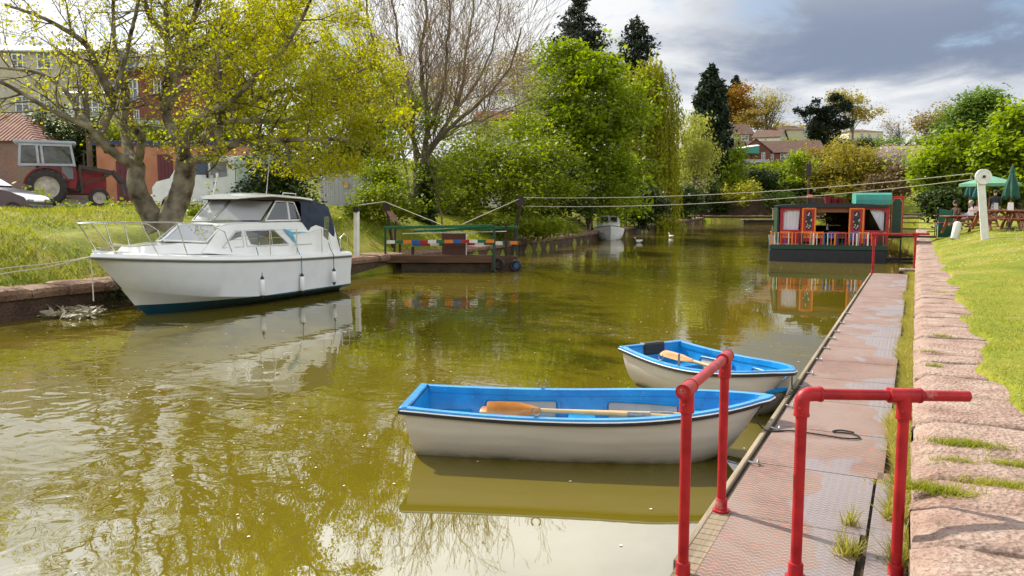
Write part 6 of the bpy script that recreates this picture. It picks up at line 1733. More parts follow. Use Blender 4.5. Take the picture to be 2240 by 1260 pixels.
def tiles(name, col, col2, sc=3.2, amp=.5, axis_=0):
    """roof tiles: courses and pantile waves as bump, colour tile by tile"""
    m = pm(name, col, .85, 0, 4, col2=col2, detail=8, spec=.25)
    N, L = m.node_tree.nodes, m.node_tree.links; b = N['Principled BSDF']
    tc = N.new('ShaderNodeTexCoord')
    w1 = N.new('ShaderNodeTexWave'); w1.wave_type = 'BANDS'; w1.bands_direction = 'Z'; w1.inputs['Scale'].default_value = sc; w1.wave_profile = 'SAW'
    w2 = N.new('ShaderNodeTexWave'); w2.wave_type = 'BANDS'; w2.bands_direction = 'X'; w2.inputs['Scale'].default_value = sc * .6
    for w_ in (w1, w2): L.new(tc.outputs['Object'], w_.inputs[0]); w_.inputs['Distortion'].default_value = .15
    a = N.new('ShaderNodeMath'); a.operation = 'ADD'; L.new(w1.outputs[1], a.inputs[0]); L.new(w2.outputs[1], a.inputs[1])
    bp = N.new('ShaderNodeBump'); bp.inputs['Strength'].default_value = amp; bp.inputs['Distance'].default_value = .06; L.new(a.outputs[0], bp.inputs['Height']); L.new(bp.outputs[0], b.inputs['Normal'])
    return m
REDBRICK = brick('red brick', (.23, .05, .03), (.30, .08, .045))
BROWNBRICK = brick('brown brick', (.24, .13, .09), (.31, .18, .12))
PALEREN = pm('grey cream render', (.44, .40, .34), .9, .08, 1.5, .15, 40)
CREAMREN = pm('cream render', (.62, .56, .40), .9, .06, 1.5, .1, 40)
WHITEREN = pm('white render', (.66, .65, .60), .9, .06, 1.5, .1, 40)
ORANGEREN = pm('terracotta render', (.40, .16, .075), .9, .12, 1.2, .2, 30, col2=(.46, .21, .11))
BROWNTILE = tiles('brown roof tile', (.10, .06, .045), (.19, .115, .085))
REDTILE = tiles('red clay pantile', (.20, .085, .06), (.33, .19, .14), 2.6, 1.0)
GREYTILE = tiles('grey slate', (.12, .12, .125), (.20, .20, .20))
PALEROOF = pm('pale sheet roof', (.55, .56, .58), .4, .08, 2, .3, 4)
FRAMEW = pm('white window frame', (.72, .72, .70), .5, .05, 6)
MAROON = pm('maroon door paint', (.10, .015, .018), .55, .15, 4)
SHEDGREY = pm('grey shed boards', (.20, .20, .20), .8, .2, 6, .4, 14, stretch=(6, 6, .4))
def house(label, px0, px1, pe, pr_, dep, deep, wall, roof, kind='gable', wins=(), turn=0.0, chims=(), doors=(), name='house', cat='house', over=.3, pbase=None):
    c = D((px0 + px1) / 2, pe, dep); s = dep / FPX; w_ = (px1 - px0) * s
    gz = min(g1(c.x + dx, c.y + dy) for dx in (-w_ / 2, w_ / 2) for dy in (0, deep)) - .3
    if pbase is not None: gz = D(px0, pbase, dep).z
    root = thing(name, label, cat, (c.x, c.y, gz), YAW + turn)
    he = c.z - gz; hr = D(px0, pr_, dep).z - gz
    hw_ = w_ / 2
    m = MB(); m.mi = 0
    body = [(-hw_, 0), (hw_, 0), (hw_, deep), (-hw_, deep)]
    if kind == 'end':      # gable faces us
        m.prism([(-hw_, 0, 0), (hw_, 0, 0), (hw_, 0, he), (0, 0, hr - .08), (-hw_, 0, he)], (0, deep, 0))
    elif kind == 'flat': m.prism([(x, y, 0) for x, y in body], (0, 0, he))
    elif kind == 'gable':
        m.prism([(-hw_, 0, 0), (-hw_, deep, 0), (-hw_, deep, he), (-hw_, deep / 2, hr - .08), (-hw_, 0, he)], (w_, 0, 0))
    else: m.prism([(x, y, 0) for x, y in body], (0, 0, he))
    m.build('wall', wall, root)
    r_ = MB(); o = over
    th = .12
    if kind == 'gable':
        for (y0, y1) in ((-o, deep / 2), (deep + o, deep / 2)):
            ze = he - (hr - he) * o / (deep / 2)
            r_.prism([(-hw_ - o, y0, ze), (hw_ + o, y0, ze), (hw_ + o, y1, hr), (-hw_ - o, y1, hr)], (0, 0, th))
    elif kind == 'end':
        for sg in (-1, 1):
            ze = he - (hr - he) * o / hw_
            r_.prism([(sg * (hw_ + o), -o, ze), (sg * (hw_ + o), deep + o, ze), (0, deep + o, hr), (0, -o, hr)], (0, 0, th))
    elif kind == 'hip':
        q = min(deep / 2, hw_ * .7)
        A = [(-hw_ - o, -o, he), (hw_ + o, -o, he), (hw_ + o, deep + o, he), (-hw_ - o, deep + o, he)]; e0, e1 = (-hw_ + q, deep / 2, hr), (hw_ - q, deep / 2, hr)
        r_.add([*A, e0, e1], [(0, 1, 5, 4), (1, 2, 5), (2, 3, 4, 5), (3, 0, 4), (3, 2, 1, 0)])
    elif kind == 'flat': r_.box((0, deep / 2, (he + hr) / 2), (w_ + 2 * o, deep + 2 * o, hr - he))
    ro = r_.build('roof', roof, root)
    for (cx, top_) in chims:
        x = (cx - (px0 + px1) / 2) * s; zt = D(cx, top_, dep).z - gz
        k = MB(); k.box((x, deep * .5, (he + zt) / 2 + .02), (.7, .7, zt - he)); k.box((x, deep * .5, zt + .08), (.84, .84, .14)); k.lathe([(.13, zt + .15), (.11, zt + .5)], (x, deep * .5, 0), n=8)
        k.build('chimney', REDBRICK if wall is not CREAMREN else CREAMREN, ro)
    def loc(px, py): return ((px - (px0 + px1) / 2) * s, D(px, py, dep).z - gz)
    for wn in wins:
        (xa, z1), (xb, z0) = loc(wn[0], wn[2]), loc(wn[1], wn[3]); fw = min(.09, (xb - xa) * .12)
        f = MB(); f.box(((xa + xb) / 2, -.03, z1 - fw / 2), (xb - xa, .10, fw)); f.box(((xa + xb) / 2, -.05, z0), (xb - xa + .1, .16, fw)); f.box((xa + fw / 2, -.03, (z0 + z1) / 2), (fw, .098, z1 - z0 - fw)); f.box((xb - fw / 2, -.03, (z0 + z1) / 2), (fw, .098, z1 - z0 - fw))
        nm = wn[4] if len(wn) > 4 else 2
        for k in range(1, nm): f.box((xa + (xb - xa) * k / nm, -.03, (z0 + z1) / 2), (fw * .8, .09, z1 - z0 - fw))
        f.box(((xa + xb) / 2, -.03, z0 + (z1 - z0) * .55), (xb - xa - 2 * fw, .085, fw * .7))
        wf = f.build('window', FRAMEW, root)
        g_ = MB(); g_.box(((xa + xb) / 2, -.012, (z0 + z1) / 2), (xb - xa - fw, .02, z1 - z0 - fw)); g_.build('pane', HOUSEGLASS, wf)
    for dn in doors:
        (xa, z1), (xb, z0) = loc(dn[0], dn[2]), loc(dn[1], dn[3])
        f = MB(); f.box(((xa + xb) / 2, -.03, (z0 + z1) / 2), (xb - xa, .07, z1 - z0), bev=.01)
        for k in range(4): f.box((xa + (xb - xa) * (k + .5) / 4, -.07, (z0 + z1) / 2), ((xb - xa) * .2, .02, (z1 - z0) * .9), bev=.006)
        f.build('door', dn[4], root)
    return root, s
# yard sheet
yd = MB(); q = []
xs_ = np.linspace(0, 1, 24)
rows = []
for t in xs_:
    rows.append([Vector((X, Y, g1(X, Y) + .02)) for X, Y in [((-25.2 - 16 * u), (8 + 30 * t)) for u in np.linspace(0, 1, 18)]])
yd.loft(rows); tag(yd.build('yard', pm('pale gravel yard', (.36, .31, .27), .95, .2, 3, .6, 60), None, smooth='all'), kind='structure')
house('grey-cream rendered house with pale roof behind the left tree boughs', -60, 222, 112, 78, 62, 9, PALEREN, PALEROOF, 'gable', [(28, 52, 118, 150), (80, 110, 112, 150), (80, 102, 205, 245), (30, 60, 210, 250), (-40, -10, 120, 155), (160, 180, 130, 150)], .06)
cv, s_ = house('glazed bay porch with a pale lean-to roof in front of the grey-cream house', 152, 232, 205, 182, 59, 2.6, WHITEREN, PALEROOF, 'hip', [(163, 226, 210, 266, 5)], .06, name='porch', cat='porch')
house('red brick villa with white-framed bay windows behind the spreading tree', 228, 420, 148, 92, 61, 10, REDBRICK, GREYTILE, 'gable', [(236, 262, 172, 205), (278, 300, 172, 220), (335, 352, 172, 205), (238, 256, 240, 262), (288, 300, 240, 260)], -.08, [(320, 72)])
dm, _ = house('white dormer gable on the roof of the red brick villa', 216, 262, 140, 104, 60.2, 4, CREAMREN, GREYTILE, 'end', [(221, 243, 100, 138)], -.08, name='dormer', cat='dormer', pbase=152)
house('terracotta flat-roofed garage with navy fascia and maroon doors behind the tree trunk', 212, 545, 318, 308, 41, 7, ORANGEREN, pm('navy fascia', (.02, .035, .085), .6, .2), 'flat', [], .0, [], [(344, 376, 338, 408, MAROON), (254, 292, 352, 440, MAROON), (470, 500, 345, 420, MAROON)], 'garage', 'garage', .12)
house('low brown brick outbuilding with a mossy red pantile roof at the left edge', -200, 66, 308, 232, 40, 6, BROWNBRICK, REDTILE, 'hip', [], .05, name='outbuilding', cat='outbuilding', over=.25)
house('grey corrugated shed with an orange notice half hidden by bushes', 700, 782, 362, 352, 40, 4, pm('grey corrugated sheet', (.30, .31, .30), .5, .15, 3, 1.0, 6, stretch=(8, 8, .05), col2=(.42, .43, .42)), DARKWOOD, 'flat', name='shed', cat='shed', over=.1, pbase=450)
nt_ = thing('notice', 'small orange and yellow notice fixed to the grey shed wall', 'sign', tuple(D(757, 405, 39.9)), YAW)
m = MB(); m.box((0, 0, 0), (.22, .02, .26)); m.build('board', pm('orange notice', (.75, .25, .05), .6, .5, 7, col2=(.7, .55, .1)), nt_)
house('house with a dark red roof glimpsed behind the leafless tree', 1040, 1130, 262, 236, 92, 8, WHITEREN, tiles('dark red tile', (.20, .05, .04), (.27, .08, .06)), 'gable', [(1050, 1062, 266, 278)], -.1)
# far hill houses
house('brick house with a big bay window, left-most of the hillside houses', 1548, 1608, 304, 287, 138, 9, BROWNBRICK, GREYTILE, 'gable', [(1552, 1580, 322, 346, 3)], .2)
house('brown-roofed house beside the cypress, highest on the left of the hill', 1586, 1650, 293, 268, 172, 9, BROWNBRICK, BROWNTILE, 'gable', [(1600, 1612, 295, 306), (1622, 1638, 295, 308)], .1)
house('white-gabled house with a brown roof and red chimney', 1648, 1704, 300, 281, 168, 9, WHITEREN, BROWNTILE, 'gable', [], -.5, [(1682, 277)])
house('long brick bungalow with a brown tiled roof in the middle of the hill', 1646, 1800, 333, 305, 148, 9, REDBRICK, BROWNTILE, 'gable', [(1684, 1694, 336, 352), (1708, 1742, 336, 350, 3), (1762, 1772, 336, 346), (1785, 1795, 336, 346)], -.12, [(1748, 312)])
house('brick gable wing of the long bungalow, behind the teal awning', 1622, 1684, 330, 304, 146, 7, REDBRICK, BROWNTILE, 'end', [(1665, 1673, 334, 350)], -.3)
house('cream villa with a hipped roof on the skyline right of the dark pine', 1856, 1934, 288, 279, 205, 10, CREAMREN, BROWNTILE, 'hip', [(1882, 1889, 291, 302), (1898, 1905, 291, 302), (1918, 1924, 292, 302)], .1, [(1910, 281)])
house('cream and brown hilltop house half hidden behind the dark pine', 1696, 1775, 284, 272, 200, 9, CREAMREN, BROWNTILE, 'hip', [(1755, 1764, 284, 294)], -.1, [(1722, 268)])
house('grey-roofed house below the skyline hedge on the right', 1945, 2012, 349, 335, 152, 8, REDBRICK, GREYTILE, 'gable', [(1956, 1962, 352, 358)], -.2)
house('small orange brick gable with a blue tarpaulin lean-to', 1962, 1992, 358, 348, 146, 5, REDBRICK, BLUEP, 'gable', [], -.5)
house('small grey garden shed below the teal awning', 1634, 1682, 357, 349, 140, 3, SHEDGREY, GREYTILE, 'gable', [(1651, 1664, 353, 361)], .1, name='shed', cat='shed')
aw = thing('awning', 'teal awning with a white valance on the brick bungalow gable', 'awning', tuple(D(1636, 330, 144.5)), YAW)
ss = 144.5 / FPX
m = MB(); m.prism([(-27 * ss, 0, .3), (25 * ss, 0, .9), (25 * ss, 1.2, 1.2), (-27 * ss, 1.2, .6)], (0, 0, .05)); m.build('canopy', WHITEP, aw)
m = MB(); m.prism([(-22 * ss, .1, .28), (25 * ss, .1, .85), (25 * ss, .1, -.45), (-18 * ss, .1, -.35)], (0, .05, 0)); m.build('valance', TEALC, aw)
wl = bankwall('garden_wall', 'old stone retaining wall along the far canal path under the shrubs', [tuple(UV(22, 123)[:2]), tuple(UV(45, 116)[:2])], 3.6, .5)
sp_ = D(1706, 466, 112); pier = thing('stone_pier', 'square pinkish stone pier at the water beside the barge', 'pier', (sp_.x, sp_.y, 0), .2)
m = MB(); m.box((0, 0, .8), (1.9, 1.6, 2.1), bev=.06); m.build('masonry', BANKSTONE, pier); m = MB(); m.box((0, 0, 1.9), (2.1, 1.8, .16), bev=.04); m.build('cap', BANKSTONE, pier)
ld = thing('landing_stage', 'low wooden landing stage at the far bank', 'landing stage', tuple(P(1660, 486, .1)), YAW)
m = MB(); m.box((0, 0, .35), (4.6, 1.4, .12)); m.build('deck', OLDWOOD, ld)
m = MB(); m.box((0, .1, 0), (4.4, 1.1, .6)); m.build('base', DARKWOOD, ld)
# utility poles
def upole(label, px, dep, top, r, arm):
    p = D(px, 449, dep); z = g1(p.x, p.y); root = thing('utility_pole', label, 'pole', (p.x, p.y, z))
    h_ = D(px, top, dep).z - z
    m = MB(); m.tube([(0, 0, -.3), (0, 0, h_)], [r, r * .7], 10); m.build('pole', TWIG, root, smooth=True)
    m = MB(); m.box((0, 0, h_ - .5), (arm, .1, .1)); 
    if arm: m.build('crossarm', TWIG, root)
    return root, h_
upole('brown wooden utility pole standing by the terracotta garage corner', 202, 38.5, 150, .14, .8)
up, uh = upole('utility pole with a transformer box rising behind the barge', 1767, 112, 352, .16, 0)
m = MB(); m.box((0, -.25, uh - 1.2), (.7, .4, 1.6), bev=.04); m.build('transformer', RUST, up)
upole('thin grey post in front of the hedge left of the tractor cab', 104, 42, 240, .05, 0)
# washing line
wlp = D(322, 272, 47)
wash = thing('washing', 'pale blue laundry hanging on a line above the garage roof', 'laundry', tuple(wlp), YAW)
m = MB(); m.tube([(-3.2, 0, .35), (-1.5, 0, .24), (0, 0, .22), (1.5, 0, .25), (3.2, 0, .36)], .012, 5); m.build('line', PALEROPE, wash)
CLOTH = pm('pale blue cloth', (.30, .44, .72), .85, .2, 3, .3, 6, col2=(.62, .68, .80))
rr = random.Random(8)
for x0 in (-.75, -.38, -.02, .36):
    c = MB(); rows = []
    ln = rr.uniform(.55, .85)
    for j in range(6):
        t = j / 5
        rows.append([Vector((x0 + .36 * i / 8 + .10 * t * math.sin(i), .07 * math.sin(i * 1.4 + j) * (.4 + t), .22 - ln * t)) for i in range(9)])
    c.loft(rows); c.build('garment', CLOTH, wash, smooth='all')
# hedge
T('hedge', 'tall dark hedge between the tiled outbuilding and the terracotta garage', 'hedge', 140, 44, [(90, 320, 60, 60), (150, 320, 60, 58), (200, 330, 40, 55), (60, 300, 50, 45)], L_DARK, .16, 700, 26, .35, 201, .1, limbs=4, under=1)
T('hedge', 'bright clipped garden hedge above the garage roof', 'hedge', 350, 47.5, [(270, 288, 60, 22), (340, 292, 60, 20), (420, 290, 60, 24), (200, 275, 40, 22), (470, 285, 60, 40)], L_HAZEL, .15, 560, 24, .32, 202, .08, limbs=4, under=1)
T('garden_tree', 'sparse green garden tree over the roof of the red brick villa', 'tree', 430, 66, [(430, 150, 60, 70), (480, 120, 60, 60), (400, 90, 60, 50)], L_HAZEL, .18, 420, 16, .8, 203, .16, limbs=16)
T('garden_tree', 'bronze-leaved garden tree right of the red brick villa', 'tree', 560, 70, [(560, 170, 70, 80), (620, 120, 70, 70), (540, 100, 60, 50)], L_OAK, .18, 500, 16, .8, 204, .18, limbs=18)
T('hillside_tree', 'yellow-green tree on the hillside between the two bare trees', 'tree', 900, 78, [(880, 200, 80, 70), (950, 230, 80, 50), (830, 140, 50, 50)], L_GOLD, .18, 520, 16, .9, 205, .2, limbs=18)
T('hillside_tree', 'brown-twigged tree left of the tall dark spruce', 'tree', 1150, 88, [(1160, 190, 60, 60), (1130, 150, 40, 40)], L_OAK, .2, 320, 12, .9, 206, .2, limbs=20)
# ---- tractor
GLAZE = glassmat('vehicle glass', (.035, .04, .04), .05, .35)
TRED = pm('tractor red', (.20, .008, .014), .4, .2, 5)
TGREY = pm('tractor cab grey', (.34, .37, .40), .4, .1, 5)
TYRE = pm('dusty tyre', (.035, .031, .028), .9, .3, 8)
def wheel(root, c, R_, w_, hub, ang, lugs, hubmat):
    t_ = MB(); M = Matrix.Rotation(ang, 3, 'Z')
    t_.lathe([(R_ * .62, -w_ / 2), (R_ * .90, -w_ / 2), (R_, -w_ * .32), (R_, w_ * .32), (R_ * .90, w_ / 2), (R_ * .62, w_ / 2)], c, 'y', 28, M, cap=False)
    if lugs:
        for k in range(18):
            a = 6.283 * k / 18
            for s in (1, -1):
                p0 = Vector((math.cos(a) * R_, s * w_ * .48, math.sin(a) * R_)); p1 = Vector((math.cos(a + .16) * (R_ + .01), 0, math.sin(a + .16) * (R_ + .01)))
                t_.bar(Vector(c) + M @ p0, Vector(c) + M @ p1, .05, .05)
    w = t_.build('tyre', TYRE, root, smooth=True)
    h_ = MB(); h_.lathe([(R_ * .64, -w_ * .42), (R_ * .56, -w_ * .30), (hub, -w_ * .22), (hub * .5, -w_ * .34), (0, -w_ * .34)], c, 'y', 24, M, cap=False); h_.lathe([(R_ * .64, w_ * .42), (R_ * .56, w_ * .30), (0, w_ * .22)], c, 'y', 24, M, cap=False); h_.build('rim', hubmat, w, smooth=True)
def veh(name, label, px, dep, cat, pbase, turn=0.0):
    p = D(px, pbase, dep); return thing(name, label, cat, tuple(p), YAW + turn)
tr_ = veh('tractor', 'old red farm tractor with a grey cab parked behind the bank', 130, 34, 'tractor', 452, .50)
ts_ = 34 / FPX
def TX(px): return (px - 130) * ts_ * .88
def TZ(py): return (452 - py) * ts_
for y, in ((-.75,), (.75,)):
    wheel(tr_, (TX(107), y, TZ(412)), .74, .42, .30, 0, True, pm('pale rim', (.40, .36, .30), .6, .25)) if y < 0 else wheel(tr_, (TX(107), y, TZ(412)), .74, .42, .30, 0, True, MATS['pale rim'])
    wheel(tr_, (TX(218), y * .9, TZ(433)), .40, .24, .14, 0, False, MATS['pale rim'])
m = MB(); m.prism([(TX(150), -.3, TZ(372)), (TX(232), -.24, TZ(378)), (TX(236), -.24, TZ(425)), (TX(150), -.3, TZ(425))], (0, .6, 0)); m.prism([(TX(228), -.27, TZ(372)), (TX(236), -.27, TZ(376)), (TX(236), -.27, TZ(412)), (TX(228), -.27, TZ(412))], (0, .54, 0)); m.build('bonnet', TRED, tr_)
m = MB(); m.box((TX(232), 0, TZ(396)), (.06, .42, .5)); m.build('grille', TGREY, tr_)
m = MB(); m.box((TX(150), 0, TZ(418)), (2.4, .4, .34)); m.box((TX(218), 0, TZ(433)), (.16, 1.5, .14)); m.box((TX(107), 0, TZ(412)), (.3, 1.2, .3)); m.box((TX(165), -.35, TZ(408)), (.5, .3, .5), bev=.05); m.build('chassis', RUST, tr_)
for s in (-1, 1):
    m = MB(); n = 10; pts = [(TX(107) + .86 * math.cos(a), s * .78, TZ(412) + .86 * math.sin(a)) for a in [R(20 + 150 * i / n) for i in range(n + 1)]]
    pts2 = [(TX(107) + .80 * math.cos(a), s * .78, TZ(412) + .80 * math.sin(a)) for a in [R(170 - 150 * i / n) for i in range(n + 1)]]
    m.prism(pts + pts2, (0, -s * .34 if s < 0 else -s * .34, 0)); m.build('mudguard', TRED, tr_)
    m = MB(); m.prism([(TX(135), s * .58, TZ(366)), (TX(170), s * .58, TZ(366)), (TX(172), s * .58, TZ(395)), (TX(168), s * .58, TZ(415)), (TX(146), s * .58, TZ(412)), (TX(140), s * .58, TZ(385))], (0, .04 * -s, 0)); d_ = m.build('door_panel', TRED, tr_)
    m = MB(); m.box((TX(152), s * .60, TZ(380)), (.44, .03, .52), bev=.01); m.build('lower_window', GLAZE, d_)
m = MB(); m.box((TX(108), 0, TZ(316)), (2.25, 1.3, .14), bev=.05); m.build('cab_roof', TGREY, tr_)
for s in (-1, 1):
    for px0, px1, px2 in ((53, 56, 52), (91, 90, 92), (163, 161, 168), (100, 99, 102)):
        m = MB(); m.bar((TX(px1), s * .58, TZ(320)), (TX(px2), s * .60, TZ(366)), .09, .09); m.build('cab_post', TGREY, tr_)
    m = MB(); m.bar((TX(52), s * .6, TZ(364)), (TX(168), s * .6, TZ(363)), .08, .10); m.bar((TX(54), s * .59, TZ(322)), (TX(162), s * .59, TZ(322)), .08, .08); m.build('cab_sill', TGREY, tr_)
    for px0, px1 in ((58, 88), (105, 161)):
        m = MB(); m.prism([(TX(px0), s * .56, TZ(325)), (TX(px1), s * .56, TZ(325)), (TX(px1 + 3), s * .57, TZ(360)), (TX(px0 - 2), s * .57, TZ(360))], (0, .02, 0)); m.build('window', GLAZE, tr_)
m = MB(); m.prism([(TX(163), -.55, TZ(322)), (TX(163), .55, TZ(322)), (TX(168), .55, TZ(364)), (TX(168), -.55, TZ(364))], (.02, 0, 0)); m.build('windscreen', GLAZE, tr_); m = MB(); m.prism([(TX(54), -.55, TZ(322)), (TX(54), .55, TZ(322)), (TX(51), .55, TZ(364)), (TX(51), -.55, TZ(364))], (.02, 0, 0)); m.build('rear_window', GLAZE, tr_)
m = MB(); m.box((TX(100), 0, TZ(372)), (.5, .5, .12)); m.box((TX(88), 0, TZ(355)), (.12, .5, .5), bev=.03); m.tube([(TX(140), 0, TZ(372)), (TX(136), 0, TZ(352))], .02, 6); m.ring((TX(135), 0, TZ(350)), (-.5, 0, 1), .19, .015); m.build('seat', BLACKRUB, tr_)
m = MB(); m.tube([(TX(188), -.1, TZ(374)), (TX(188), -.1, TZ(335))], .04, 8); m.build('exhaust', RUST, tr_)
for s in (-.62, .62):
    m = MB(); m.bar((TX(176), s, TZ(366)), (TX(252), s, TZ(378)), .10, .16, .01); m.bar((TX(250), s, TZ(374)), (TX(284), s, TZ(412)), .10, .16, .01); m.bar((TX(178), s, TZ(366)), (TX(182), s, TZ(425)), .10, .12, .01); m.bar((TX(185), s, TZ(404)), (TX(245), s, TZ(382)), .06, .06); m.build('loader_arm', RUST, tr_)
m = MB(); m.box((TX(235), 0, TZ(382)), (.1, 1.25, .1)); m.prism([(TX(270), -.8, TZ(400)), (TX(292), -.8, TZ(398)), (TX(300), -.8, TZ(425)), (TX(278), -.8, TZ(428))], (0, 1.6, 0)); m.build('bucket', RUST, tr_)
VGLASS = glassmat('dark vehicle glass', (.02, .025, .03), .05, 0.0)
# ---- white lorry behind the trunk
LW = pm('white van paint', (.74, .77, .77), .3, .06, 4, coat=.3)
va = veh('lorry', 'white bonneted lorry with a pale green box body parked behind the cruiser', 450, 33.5, 'lorry', 462, .12)
vs_ = 33.5 / FPX
VX = lambda px: (px - 430) * vs_
VZ = lambda py: (462 - py) * vs_
m = MB(); m.loft([[Vector((x, y, z)) for x, z in ((VX(337), VZ(440)), (VX(336), VZ(412)), (VX(345), VZ(400)), (VX(398), VZ(386)), (VX(460), VZ(386)), (VX(460), VZ(448)), (VX(340), VZ(448)))] for y in (-.95, -.9, .9, .95)], closed=True, capa=True, capb=True); m.build('bonnet', LW, va)
m = MB(); m.loft([[Vector((x, y, z)) for x, z in ((VX(372), VZ(392)), (VX(400), VZ(347)), (VX(470), VZ(345)), (VX(505), VZ(345)), (VX(505), VZ(450)), (VX(440), VZ(450)), (VX(400), VZ(392)))] for y in (-.92, .92)], closed=True, capa=True, capb=True); m.build('cab', LW, va)
m = MB(); m.box(((VX(505) + VX(580)) / 2 + .02, 0, (VZ(345) + VZ(440)) / 2), (VX(580) - VX(505), 1.9, VZ(345) - VZ(440)), bev=.04); m.build('box_body', pm('pale green lorry body', (.50, .60, .55), .4, .1, 3), va)
m = MB(); m.prism([(VX(376), -.84, VZ(390)), (VX(401), -.80, VZ(351)), (VX(401), .80, VZ(351)), (VX(376), .84, VZ(390))], (-.03, 0, .02)); m.build('windscreen', VGLASS, va)
for s in (-1, 1):
    m = MB(); m.prism([(VX(455), s * .925, VZ(357)), (VX(487), s * .925, VZ(357)), (VX(489), s * .925, VZ(388)), (VX(455), s * .925, VZ(392))], (0, s * .012, 0)); m.build('door_window', VGLASS, va)
    m = MB(); m.prism([(VX(410), s * .925, VZ(356)), (VX(450), s * .925, VZ(356)), (VX(450), s * .925, VZ(385)), (VX(390), s * .925, VZ(385))], (0, s * .012, 0)); m.build('quarter_window', pm('blue-tinted glass', (.03, .07, .16), .08, .1) if s < 0 else MATS['blue-tinted glass'], va)
    wheel(va, (VX(372), s * .85, VZ(448)), .38, .24, .14, 0, False, MATS['pale rim']); wheel(va, (VX(545), s * .85, VZ(448)), .38, .24, .14, 0, False, MATS['pale rim'])
    m = MB(); m.box((VX(339) - .0, s * .66, VZ(414)), (.08, .24, .18), bev=.03); m.build('headlight', GALV, va)
    m = MB(); m.box((VX(450), s * 1.06, VZ(384)), (.06, .2, .3), bev=.02); m.build('mirror', BLACKRUB, va)
    m = MB(); m.box((VX(462), s * .935, VZ(402)), (.16, .02, .04)); m.build('door_handle', BLACKRUB, va)
m = MB(); m.box((VX(335) - .01, 0, VZ(411)), (.05, .95, .22), bev=.01); m.build('grille', BLACKRUB, va)
m = MB(); m.box((VX(335) - .03, 0, VZ(433)), (.12, 1.9, .24), bev=.04); m.build('bumper', LW, va)
m = MB(); m.box((VX(334) - .03, 0, VZ(440)), (.03, .52, .11)); m.build('number_plate', CREAMP, va)
# ---- white van with a teal emblem, far left
wv = veh('van', 'white panel van with a teal emblem half hidden by the tractor', 10, 42, 'van', 446)
ws_ = 42 / FPX
WX = lambda px: (px - 10) * ws_
WZ = lambda py: (446 - py) * ws_
m = MB(); m.loft([[Vector((x, y, z)) for x, z in ((WX(-110), WZ(438)), (WX(-110), WZ(400)), (WX(-60), WZ(392)), (WX(-30), WZ(346)), (WX(0), WZ(341)), (WX(96), WZ(341)), (WX(98), WZ(438)))] for y in (-.95, -.93, .93, .95)], closed=True, capa=True, capb=True); m.build('body', LW, wv)
m = MB(); m.prism([(WX(28), -.96, WZ(352)), (WX(55), -.96, WZ(352)), (WX(55), -.96, WZ(378)), (WX(36), -.96, WZ(378))], (0, -.008, 0)); em_ = m.build('emblem', pm('teal emblem', (.01, .22, .17), .5, .05), wv)
m = MB(); m.prism([(WX(33), -.969, WZ(366)), (WX(47), -.969, WZ(357)), (WX(51), -.969, WZ(364)), (WX(37), -.969, WZ(374))], (0, -.004, 0)); m.build('emblem_tick', LW, em_)
m = MB(); m.prism([(WX(-55), -.955, WZ(390)), (WX(-28), -.955, WZ(351)), (WX(2), -.955, WZ(351)), (WX(2), -.955, WZ(390))], (0, -.01, 0)); m.build('cab_window', VGLASS, wv)
for s in (-1, 1):
    for px in (-80, 70): wheel(wv, (WX(px), s * .84, WZ(436)), .34, .22, .14, 0, False, GALV)
# ---- dark car, bonnet end, lower left
ca = veh('car', 'dark maroon car with pale reflections on its bonnet at the left edge', 30, 27.5, 'car', 478, .10)
cs_ = 27.5 / FPX
CX = lambda px: (px - 30) * cs_
CZ = lambda py: (478 - py) * cs_
CARP = pm('maroon car paint', (.05, .012, .016), .18, .2, 4, coat=.8, spec=.7)
prof = [(88, 462), (88, 445), (80, 432), (50, 420), (10, 410), (-12, 396), (-50, 376), (-110, 374), (-150, 400), (-185, 412), (-186, 462)]
def sec(y, k): return [Vector((CX(x), y, CZ(z) if z > 408 else CZ(408) + (CZ(z) - CZ(408)) * k)) for x, z in prof]
m = MB(); m.loft([[v - Vector((0, 0, .0)) for v in sec(-.84, .9)], sec(-.78, 1), sec(-.4, 1.04), sec(.4, 1.04), sec(.78, 1), sec(.84, .9)], closed=True, capa=True, capb=True); m.build('body', CARP, ca, smooth=True)
m = MB(); m.prism([(CX(8), -.7, CZ(409)), (CX(-14), -.64, CZ(394)), (CX(-14), .64, CZ(394)), (CX(8), .7, CZ(409))], (.03, 0, .04)); m.build('windscreen', VGLASS, ca)
for s in (-1, 1):
    wheel(ca, (CX(56), s * .76, CZ(460)), .30, .19, .13, 0, False, GALV); wheel(ca, (CX(-145), s * .76, CZ(460)), .30, .19, .13, 0, False, GALV)
    m = MB(); m.box((CX(85), s * .6, CZ(440)), (.10, .3, .12), bev=.03); m.build('headlight', GALV, ca)
m = MB(); m.box((CX(89), 0, CZ(455)), (.12, 1.66, .2), bev=.05); m.build('bumper', BLACKRUB, ca)
